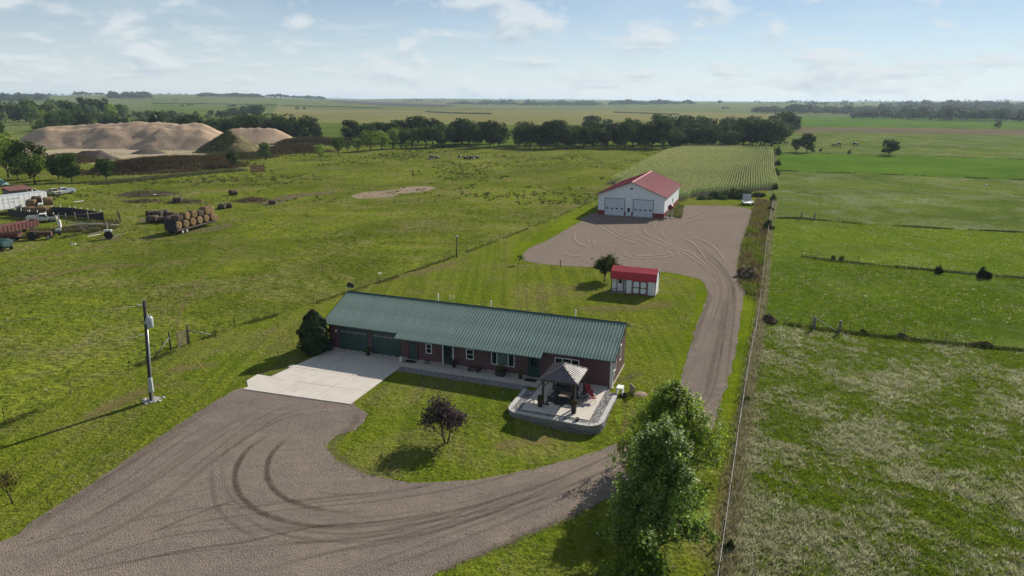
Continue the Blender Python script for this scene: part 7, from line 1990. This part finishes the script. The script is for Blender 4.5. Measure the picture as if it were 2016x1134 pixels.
# faint lettering worn to illegible strokes: two lines of words
let = MB(); rl_ = random.Random(4)
def word(x, z, n, hgt):
    for i in range(n):
        a = x + i * 0.22
        let.box(a, a + 0.05, -0.034, -0.028, z, z + hgt)
        if rl_.random() < 0.7: let.box(a + 0.05, a + 0.15, -0.034, -0.028, z + hgt * rl_.choice((0, 0.42, 0.84)), z + hgt * rl_.choice((0.16, 0.58, 1.0)) + 0.05)
    return x + n * 0.22 + 0.25
x = -11.6
for n_ in (6, 4, 2, 3, 6): x = word(x, 3.15, n_, 0.3)
x = -10.0
for n_ in (3, 3, 5): x = word(x, 2.5, n_, 0.26)
x = -15.4
for n_ in (3, 5): x = word(x, 2.75, n_, 0.26)
let.build('lettering', M['greypaint'], ST)['kind'] = 'stuff'
def pickup(label, loc, rz, paint, old=True, hood_open=False):
    t = thing('pickup_truck', label, 'pickup', loc, rz)
    b = MB(); b.extr([(-0.95, 0.45), (-0.95, 1.0), (-0.85, 1.08), (0.85, 1.08), (0.95, 1.0), (0.95, 0.45)], -2.6, 2.6); b.build('body', paint, t)
    c = MB(); c.add([(-0.5, -0.88, 1.085), (1.25, -0.88, 1.085), (1.25, 0.88, 1.085), (-0.5, 0.88, 1.085), (-0.35, -0.75, 1.75), (0.75, -0.75, 1.75), (0.75, 0.75, 1.75), (-0.35, 0.75, 1.75)], [(0, 1, 5, 4), (1, 2, 6, 5), (2, 3, 7, 6), (3, 0, 4, 7), (4, 5, 6, 7)]); c.build('cab', paint, t)
    g = MB()
    g.add([(1.21, -0.7, 1.2), (1.21, 0.7, 1.2), (0.84, 0.66, 1.68), (0.84, -0.66, 1.68)], [(0, 1, 2, 3)]); g.build('windscreen', M['glass'], t)
    for s_ in (-1, 1):
        g = MB(); g.add([(-0.35, s_ * 0.875, 1.2), (0.95, s_ * 0.875, 1.2), (0.68, s_ * 0.785, 1.66), (-0.28, s_ * 0.785, 1.66)], [(0, 1, 2, 3)]); g.build('side_window', M['glass'], t)
        for x in (-1.6, 1.65):
            w = bpy.data.objects.new('wheel', None); link(w, t); w.location = (x, s_ * 0.86, 0.38)
            MB().cyl((0, -0.12, 0), (0, 0.12, 0), 0.38, n=16).build('tyre', M['black'], w); MB().cyl((0, s_ * 0.121, 0), (0, s_ * 0.13, 0), 0.2, n=10).build('rim', M['steel'], w)
        MB().box(2.6, 2.63, s_ * 0.7 - 0.13, s_ * 0.7 + 0.13, 0.75, 0.95).build('headlight', M['offwhite'], t)
    MB().box(-2.45, -0.6, -0.8, 0.8, 1.082, 1.1).build('bed_floor', M['darkmetal'], t)
    for s_ in (-0.88, 0.88): MB().box(-2.58, -0.55, s_ - 0.07, s_ + 0.07, 1.085, 1.4).build('bed_side', paint, t)
    MB().box(2.6, 2.7, -0.92, 0.92, 0.45, 0.62).build('bumper', M['steel'], t)
    MB().box(2.601, 2.62, -0.5, 0.5, 0.7, 0.98).build('grille', M['darkmetal'], t)
    return t
q = at(106, 384); pickup('old tan pickup behind the right end of the semi-trailer', (q.x, q.y, 0), R(-30), M['tan'])
q = at(127, 382); pickup('white and dark pickup right of the tan one', (q.x, q.y, 0), R(-125), M['carwhite'])
q = at(84, 437); pickup('white pickup cab behind the red wagon in the yard', (q.x, q.y, 0), R(25), M['offwhite'])
# red shed behind the semi-trailer
q = at(22, 387); RS = thing('red_shed', 'ruined low red shed behind the semi-trailer', 'shed', (q.x, q.y, 0), an + R(8))
MB().box(0, 7, 0, 4, 0, 2.4).build('wall', M['greywood'], RS); RS.scale = (0.8, 0.8, 0.62)
m_ = MB(); m_.add([(-0.4, -0.5, 2.42), (7.2, -0.5, 2.42), (7.2, 4.2, 3.7), (-0.4, 4.2, 3.7), (-0.4, -0.5, 2.3), (7.2, -0.5, 2.3), (7.2, 4.2, 3.58), (-0.4, 4.2, 3.58)], [(0, 1, 2, 3), (7, 6, 5, 4), (0, 4, 5, 1), (1, 5, 6, 2), (2, 6, 7, 3), (3, 7, 4, 0)]); m_.build('roof', M['oldred'], RS)
MB().add([(0, 4.001, 2.4), (7, 4.001, 2.4), (7, 4.001, 3.55), (0, 4.001, 3.55), (7, 0, 2.4)], [(0, 1, 2, 3), (4, 1, 2)]).build('gable', M['oldred'], RS)
for x in (5.2, 6.75): MB().box(x, x + 0.35, -0.06, -0.002, 0, 2.28).build('door_trim', M['white'], RS)
MB().box(5.56, 6.74, -0.04, -0.003, 0, 2.2).build('door', M['oldred'], RS)
m_ = MB(); m_.beam((7.3, 0.2, 2.6), (10.5, 0.3, 0.2), 0.3, 0.1); m_.build('fallen_rafter', M['offwhite'], RS)
MB().add([(7.2, 0.3, 2.3), (9.8, 0.3, 0.3), (9.8, 3.4, 0.3), (7.2, 3.4, 2.6)], [(0, 1, 2, 3)]).build('fallen_wall', M['oldred'], RS)
q = at(2, 364); tp = MB(); tp.add([(-2, -1.5, 0), (1.2, -1.5, 0), (1.6, 1.5, 0), (-2, 1.5, 0), (-1.2, -0.5, 1.9), (0.2, -0.6, 1.5), (0.4, 0.7, 1.3), (-1.2, 0.6, 2.1)], [(0, 1, 5, 4), (1, 2, 6, 5), (2, 3, 7, 6), (3, 0, 4, 7), (4, 5, 6, 7)]); tag(tp.build('tarp_heap', M['teal'], None, (q.x, q.y, 0)), 'teal tarp-covered heap at the left edge under the trees', 'tarp heap')
# dark plank windbreaks with pale posts
def windbreak(label, pts, h, light=True, name='plank_fence'):
    a = Vector(pts[0]); t = thing(name, label, 'fence', (a.x, a.y, 0))
    for p0, p1 in zip(pts, pts[1:]):
        d = p1 - p0; L_ = d.length; rz = math.atan2(d.y, d.x); n = max(1, int(L_ / 0.3))
        bd = MB().box(0, L_ / n - 0.015, -0.03, 0.03, 0.05, h).mesh('plank', M['plank'])
        for i in range(n):
            inst('plank', bd, t, p0 - a + d * (i / n) + Vector((0, 0, trnd.uniform(-0.06, 0.06))), (0, 0, rz))
        for i in range(int(L_ / 2.4) + 1):
            q_ = p0 - a + d * min(1, i * 2.4 / L_)
            MB().cyl(q_ + Vector((0, 0.12, -0.1)), q_ + Vector((0.02, 0.12, h + trnd.uniform(0.2, 0.6))), 0.07).build('post', M['offwhite'] if light else M['greywood'], t)
windbreak('dark plank windbreak before the bale stack', P((18, 426), (60, 432), (110, 437)), 1.6)
windbreak('dark plank windbreak right of the bale stack', P((104, 424), (150, 427), (206, 436)), 1.9)
pg = thing('pipe_corral', 'rusty pipe corral panels right of the dark windbreak', 'corral', at(206, 441))
o0 = at(206, 441); 
for a, b in (((206, 441), (238, 437)), ((238, 437), (232, 428))):
    pa, pb_ = at(*a) - o0, at(*b) - o0
    for z in (0.3, 0.65, 1.0, 1.35, 1.7): MB().cyl(pa + Vector((0, 0, z)), pb_ + Vector((0, 0, z)), 0.035, n=6).build('rail', M['rust'], pg)
    for t in (0, 0.25, 0.5, 0.75, 1): MB().cyl(pa.lerp(pb_, t), pa.lerp(pb_, t) + Vector((0, 0, 1.85)), 0.05, n=6).build('upright', M['rust'], pg)
rr2 = thing('rail_fence', 'long single-rail fence slanting through the junk yard', 'fence', at(88, 444))
o0 = at(88, 444)
for a, b in (((88, 444), (132, 442)), ((132, 442), (200, 436))):
    pa, pb_ = at(*a) - o0, at(*b) - o0
    MB().cyl(pa + Vector((0, 0, 1.7)), pb_ + Vector((0, 0, 1.9)), 0.06, n=6).build('rail', M['greywood'], rr2)
for x, y in ((118, 443), (132, 442), (150, 440), (175, 438)):
    q = at(x, y) - o0; MB().cyl(q, q + Vector((0, 0, 2.3)), 0.09, n=8).build('post', M['wood'], rr2)
def wagon(label, px, rz, L_, w, z0, z1, mat, flare=0.25, wheels=True, ribs=True, name='grain_wagon'):
    q = at(*px); t = thing(name, label, 'wagon', (q.x, q.y, 0), rz)
    h = w / 2
    m_ = MB(); m_.add([(0, -h + flare, z0), (L_, -h + flare, z0), (L_, h - flare, z0), (0, h - flare, z0), (-flare, -h, z1), (L_ + flare, -h, z1), (L_ + flare, h, z1), (-flare, h, z1), (-flare + .12, -h + .12, z1), (L_ + flare - .12, -h + .12, z1), (L_ + flare - .12, h - .12, z1), (-flare + .12, h - .12, z1), (0.1, -h + flare + .1, z0 + .25), (L_ - .1, -h + flare + .1, z0 + .25), (L_ - .1, h - flare - .1, z0 + .25), (.1, h - flare - .1, z0 + .25)],
        [(3, 2, 1, 0), (0, 1, 5, 4), (1, 2, 6, 5), (2, 3, 7, 6), (3, 0, 4, 7), (4, 5, 9, 8), (5, 6, 10, 9), (6, 7, 11, 10), (7, 4, 8, 11), (8, 9, 13, 12), (9, 10, 14, 13), (10, 11, 15, 14), (11, 8, 12, 15), (12, 13, 14, 15)]); m_.build('box', mat, t)
    if ribs:
        for i in range(int(L_ / 0.8) + 1):
            x = i * 0.8; MB().beam((x, -h + flare - 0.03, z0), (x, -h - 0.03, z1), 0.07).build('rib', M['oldred'] if mat is M['oldred'] else M['rust'], t)
    if wheels:
        for x in (L_ * 0.2, L_ * 0.8):
            for s_ in (-1, 1): MB().cyl((x, s_ * (h - 0.15) - 0.12, 0.45), (x, s_ * (h - 0.15) + 0.12, 0.45), 0.45, n=14).build('wheel', M['black'], t)
        MB().box(-0.3, L_ + 0.3, -0.12, 0.12, z0 - 0.2, z0 - 0.003).build('frame', M['darkmetal'], t)
    return t
w1 = at(0, 468); w2 = at(76, 452); wa = math.atan2((w2 - w1).y, (w2 - w1).x)
wagon('long ribbed red livestock wagon in the junk yard', (-6, 468), wa, (w2 - w1).length, 2.0, 0.7, 2.0, M['oldred'], 0.1)
wagon('rusty red flare-box wagon at the left edge', (-6, 476), R(12), 3.6, 1.9, 0.8, 1.5, M['oldred'], 0.35, ribs=False)
wagon('teal-sided wagon at the lower left edge', (-4, 491), R(-20), 2.6, 1.9, 0.7, 1.7, M['teal'], 0.3, ribs=False)
heap('scrap_heap', 'pale scrap in front of the red livestock wagon', (18, 466), 0.8, 1.6, M['offwhite'], 'scrap heap')
# old tractor
q = at(82, 471); TR = thing('old_tractor', 'dark red old tractor standing before the red wagon', 'tractor', (q.x, q.y, 0), R(15))
MB().box(-1.2, 1.6, -0.35, 0.35, 0.7, 1.35).build('hood', M['rust'], TR); MB().box(1.6, 1.75, -0.35, 0.35, 0.6, 1.4).build('grille', M['oldred'], TR)
for s_ in (-1, 1):
    MB().cyl((-1.2, s_ * 0.7 - 0.18, 0.75), (-1.2, s_ * 0.7 + 0.18, 0.75), 0.75, n=20).build('rear_wheel', M['black'], TR); MB().cyl((1.3, s_ * 0.55 - 0.1, 0.4), (1.3, s_ * 0.55 + 0.1, 0.4), 0.4, n=16).build('front_wheel', M['black'], TR)
    MB().cyl((1.3, s_ * 0.66, 0.4), (1.3, s_ * 0.67, 0.4), 0.22, n=12).build('hub', M['offwhite'], TR)
    MB().box(-1.8, -0.6, s_ * 0.7 - 0.2, s_ * 0.7 + 0.2, 1.52, 1.6).build('fender', M['oldred'], TR)
MB().box(-1.1, -0.6, -0.28, 0.28, 1.36, 1.55).build('seat', M['black'], TR); MB().cyl((0.9, 0, 1.35), (0.9, 0, 2.2), 0.05).build('exhaust', M['rust'], TR)
MB().tube([(-0.3 + 0.18 * math.cos(t), 0.18 * math.sin(t), 1.75) for t in np.linspace(0, 6.28, 13)], 0.02, 5).build('steering_wheel', M['black'], TR)
q = at(110, 463); MW = thing('riding_mower', 'small grey and black riding mower right of the tractor', 'mower', (q.x, q.y, 0), R(30))
MB().box(-0.9, 0.7, -0.4, 0.4, 0.4, 0.75).build('body', M['darkmetal'], MW); MB().box(0.1, 0.95, -0.33, 0.33, 0.76, 1.15).build('hood', M['greypaint'], MW); MB().box(-0.6, -0.2, -0.25, 0.25, 0.77, 1.2).build('seat', M['black'], MW)
for x, r_ in ((-0.6, 0.38), (0.65, 0.27)):
    for s_ in (-1, 1): MB().cyl((x, s_ * 0.5 - 0.1, r_), (x, s_ * 0.5 + 0.1, r_), r_, n=14).build('wheel', M['black'], MW)
# planks and pipes lying about: one loose stack
LS = thing('lumber_pile', 'jumbled pile of grey boards and poles before the windbreak', 'lumber pile', at(168, 452), R(5))
for i in range(26):
    a = Vector((trnd.uniform(-5, 3), trnd.uniform(-1.5, 1.5), 0.08 + 0.05 * i)); b = a + Vector((trnd.uniform(2.5, 5), trnd.uniform(-1.2, 1.2), trnd.uniform(-0.1, 0.3)))
    MB().beam(a, b, trnd.choice((0.12, 0.2, 0.28)), 0.06).build('board', (M['greywood'], M['wood'], M['plank'], M['rust'], M['offwhite'])[i % 5], LS)
for lab, a, b, mt in (('long grey pole lying in the grass right of the lumber', (175, 463), (200, 457), 'greywood'), ('shorter pale pole lying below the lumber pile', (172, 467), (198, 462), 'offwhite'), ('pale plank on top of the dark windbreak', (148, 417), (168, 414), 'white')):
    pa, pb_ = at(*a), at(*b); z = 2.2 if 'top' in lab else 0.12
    tag(MB().beam((0, 0, z), pb_ - pa + Vector((0, 0, z)), 0.22, 0.1).build('pole', M[mt], None, pa), lab, 'pole')
q = at(119, 452); m_ = MB(); m_.lathe([(0, 0), (0.3, 0), (0.32, 0.3), (0.3, 0.32), (0.32, 0.6), (0.3, 0.62), (0.32, 1.6), (0.2, 1.9), (0, 1.95)], 12); tag(m_.build('white_tank', M['offwhite'], None, (q.x, q.y, 0)), 'upright white cylinder tank in the junk yard', 'tank')
q = at(215, 471); DS = thing('dump_rake', 'old implement with a single black wheel and shafts', 'implement', (q.x, q.y, 0), R(10))
MB().cyl((0, -0.15, 0.75), (0, 0.15, 0.75), 0.75, n=18).build('wheel', M['black'], DS); MB().beam((0.1, 0, 0.5), (2.4, 0.4, 0.9), 0.12).build('shaft', M['offwhite'], DS); MB().beam((-0.4, 0, 1.1), (-2.0, -0.3, 0.1), 0.08).build('shaft', M['rust'], DS); MB().box(-0.7, 0.6, -0.4, 0.4, 1.5, 1.75).build('hopper', M['greypaint'], DS)
MB().cyl((-0.3, 0.6, 0), (-0.3, 0.6, 3.0), 0.14).build('standard', M['wood'], DS)
for lab, px in (('white scrap lying alone in the grass below the yard', (145, 481)),):
    q = at(*px); tag(MB().add([(-.5, -.3, 0), (.5, -.25, 0), (.4, .3, 0), (-.4, .35, 0), (-.2, 0, .25), (.2, .1, .2)], [(0, 1, 5, 4), (1, 2, 5), (2, 3, 4, 5), (3, 0, 4)]).build('scrap_sheet', M['white'], None, (q.x, q.y, 0)), lab, 'scrap')
fence('thin wire fence behind the parked pickups', P((60, 372), (80, 371), (100, 370), (117, 368)), (0.6, 1.1), TP2)
# yard weeds around the junk
p = rand_in(ext(P((40, 470), (120, 470), (230, 450), (235, 436), (140, 445), (60, 455))), 5000)
p = p[nz(p, 0.15, 3.0) > -0.1]
tufts('weeds', p, RNG.uniform(0.25, 0.8, len(p)), np.full(len(p), 0.3), pal(len(p), [(0.12, 0.12, 0.04), (0.09, 0.11, 0.03), (0.2, 0.17, 0.09)], [2, 2, 1.5]), 5, M['dryblade'], 'rank weeds among the junk yard', 0.5, 0.08)

# ------------------------------------------------------------------ far buildings
for lab, px, d_, L_, mt in (('white-roofed far farm building, left one', 322, 1000, 16, 'offwhite'), ('white-roofed far farm building, right one', 378, 985, 12, 'offwhite')):
    q = far_at(px, d_); t = thing('farm_building', lab, 'farm building', q, R(-15))
    MB().box(0, L_, 0, 8, 0, 3).build('wall', M['offwhite'], t)
    MB().extr([(-0.4, 2.95), (4, 5.2), (8.4, 2.95), (8.4, 3.1), (4, 5.4), (-0.4, 3.1)], -0.3, L_ + 0.3).build('roof', M[mt], t)
q = far_at(10, 760); t = thing('irrigation_sprinkler', 'spray gun irrigation rig at the far left field edge', 'sprinkler', q)
MB().tube([(0, 0, 0), (0, 0, 3), (6, 0, 3.6)], 0.25, 6).build('pipe', M['steel'], t); MB().box(-2, 2, -1, 1, 0, 1.2).build('cart', M['steel'], t)
q = far_at(1612, 2960); t = thing('farm_building', 'tiny pale farm building on the right skyline', 'farm building', q, 0)
MB().box(0, 14, 0, 9, 0, 4).build('wall', M['offwhite'], t); MB().extr([(-0.4, 3.95), (4.5, 7), (9.4, 3.95), (9.4, 4.1), (4.5, 7.2), (-0.4, 4.1)], -0.3, 14.3).build('roof', M['greypaint'], t)

# ------------------------------------------------------------------ cattle and horses
def animal_mesh(kind, lying, mat, seed):
    """one skin over a skeleton: barrel, neck, head, tail and four jointed legs"""
    me = bpy.data.meshes.new(kind)
    v = []; e = []; r = []
    def add(p, rad, par=None):
        v.append(p); r.append(rad)
        if par is not None: e.append((par, len(v) - 1))
        return len(v) - 1
    horse = kind == 'horse'
    h = 0.62 if lying else (1.15 if horse else 1.0)
    b0 = add((0, 0, h), (0.36, 0.38))
    ch = add((0.62, 0, h + 0.02), (0.34, 0.40), b0); rp_ = add((-0.68, 0, h + 0.06), (0.33, 0.36), b0)
    graze = (not lying)
    if graze:
        n1 = add((1.0, 0, h + 0.05), (0.2, 0.24), ch); n2 = add((1.35, 0, h * 0.55), (0.15, 0.17), n1); hd = add((1.5, 0, 0.32), (0.13, 0.14), n2); mz = add((1.6, 0, 0.12), (0.09, 0.09), hd)
    else:
        n1 = add((0.95, 0, h + 0.22), (0.2, 0.22), ch); n2 = add((1.15, 0, h + 0.48), (0.15, 0.16), n1); hd = add((1.4, 0.05, h + 0.5), (0.13, 0.14), n2); mz = add((1.66, 0.08, h + 0.38), (0.09, 0.09), hd)
    for s_ in (-1, 1): add((v[hd][0] - 0.08, s_ * 0.2, v[hd][2] + 0.1), (0.04, 0.03), hd)
    t1 = add((-1.0, 0, h + 0.12), (0.07, 0.07), rp_); t2 = add((-1.12, 0, h - 0.35 if not lying else 0.3), (0.04, 0.04), t1); add((-1.14, 0, 0.35 if not lying else 0.12), (0.05, 0.05), t2)
    for s_ in (-1, 1):
        y = s_ * 0.2
        if lying:
            k1 = add((0.75, y * 1.5, 0.22), (0.12, 0.12), ch); k2 = add((1.1, y * 1.6, 0.12), (0.07, 0.07), k1); add((0.75, y * 1.8, 0.08), (0.06, 0.06), k2)
            k1 = add((-0.3, y * 2.0, 0.28), (0.16, 0.16), rp_); k2 = add((-0.75, y * 2.2, 0.12), (0.08, 0.08), k1); add((-0.3, y * 2.4, 0.08), (0.06, 0.06), k2)
        else:
            k1 = add((0.62, y, h * 0.62), (0.12, 0.12), ch); k2 = add((0.66, y, h * 0.33), (0.075, 0.075), k1); k3 = add((0.62, y, 0.1), (0.055, 0.055), k2); add((0.66, y, 0.0), (0.07, 0.07), k3)
            k1 = add((-0.55, y, h * 0.65), (0.16, 0.15), rp_); k2 = add((-0.82, y, h * 0.38), (0.085, 0.085), k1); k3 = add((-0.74, y, 0.1), (0.055, 0.055), k2); add((-0.68, y, 0.0), (0.07, 0.07), k3)
    me.from_pydata(v, e, [])
    o = bpy.data.objects.new(kind, me)
    COL.objects.link(o)
    md = o.modifiers.new('skin', 'SKIN'); md.use_smooth_shade = True
    for i, sv in enumerate(me.skin_vertices[0].data): sv.radius = r[i]; sv.use_root = (i == 0)
    sb = o.modifiers.new('smooth', 'SUBSURF'); sb.levels = 1; sb.render_levels = 1
    dg = bpy.context.evaluated_depsgraph_get()
    m2 = bpy.data.meshes.new_from_object(o.evaluated_get(dg)); m2.name = kind
    bpy.data.objects.remove(o, do_unlink=True)
    m2.materials.clear(); m2.materials.append(mat)
    for p_ in m2.polygons: p_.use_smooth = True
    return m2
k = NT('black_hide'); k.princ((0.014, 0.012, 0.011), 0.6, 0, 0.3); M['hide'] = k.m
k = NT('pied_hide'); t = k.n('ShaderNodeTexCoord'); k.princ(k.mix(k.rng(k.noise(1.6, 2, 0.5, vec=t.outputs['Object']), 0.47, 0.5), (0.015, 0.013, 0.012), (0.62, 0.60, 0.56)), 0.7, 0, 0.2); M['pied'] = k.m
k = NT('brown_hide'); k.princ((0.035, 0.02, 0.013), 0.6, 0, 0.3); M['brownhide'] = k.m
CL = [animal_mesh('cow', True, M['hide'], 1), animal_mesh('cow', True, M['pied'], 2)]
HS = [animal_mesh('horse', False, M['brownhide'], 1), animal_mesh('horse', False, M['hide'], 2)]
CS = animal_mesh('cow', False, M['hide'], 5)
for i, (x, y, m_, lab) in enumerate(((846, 314, 1, 'pied cow lying at the left of the resting herd'), (853, 312.5, 1, 'pied cow lying second from left in the resting herd'), (862, 312.5, 0, 'black cow lying third from left in the resting herd'), (905, 311, 1, 'pied cow lying at the left of the right-hand group'), (918, 314, 0, 'black cow lying in the middle of the right-hand group'), (925, 313, 0, 'black cow lying beside the middle one of the right-hand group'), (932, 313.5, 1, 'pied cow lying second from right in the herd'), (939, 312, 0, 'black cow lying at the right end of the herd'))):
    q = at(x, y); tag(inst('cow', CL[m_], None, (q.x, q.y, 0), (0, 0, trnd.uniform(0, 6.28)), 1.25), lab, 'cow')
for x, y, me, rz, lab, nm, sc in ((1643, 290, HS[0], 2.9, 'brown horse grazing at the left of the group', 'horse', 1.25), (1651, 286.5, HS[1], 0.4, 'black horse grazing behind the brown one', 'horse', 1.25), (1654, 291.5, HS[0], 1.2, 'brown foal grazing in front of the group', 'horse', 0.95), (1683, 287, CS, 0.2, 'black cow standing right of the horses', 'cow', 1.5), (1548, 285, HS[0], 3.0, 'brown horse by the two dark trees', 'horse', 1.25)):
    q = at(x, y); tag(inst(nm, me, None, (q.x, q.y, 0), (0, 0, rz), sc), lab, nm)

# ------------------------------------------------------------------ the air between
hz = bpy.data.materials.new('summer_haze'); hz.use_nodes = True
ht = hz.node_tree; ht.nodes.clear()
vo = ht.nodes.new('ShaderNodeVolumePrincipled'); vo.inputs['Color'].default_value = (0.66, 0.82, 1.0, 1); vo.inputs['Density'].default_value = 0.00008
vo.inputs['Anisotropy'].default_value = 0.2
ho = ht.nodes.new('ShaderNodeOutputMaterial'); ht.links.new(vo.outputs[0], ho.inputs['Volume'])
hb_ = MB().box(-14000, 14000, -900, 15500, -3, 75).build('haze', hz)
tag(hb_, 'thin summer haze over the whole farmland', kind='stuff')
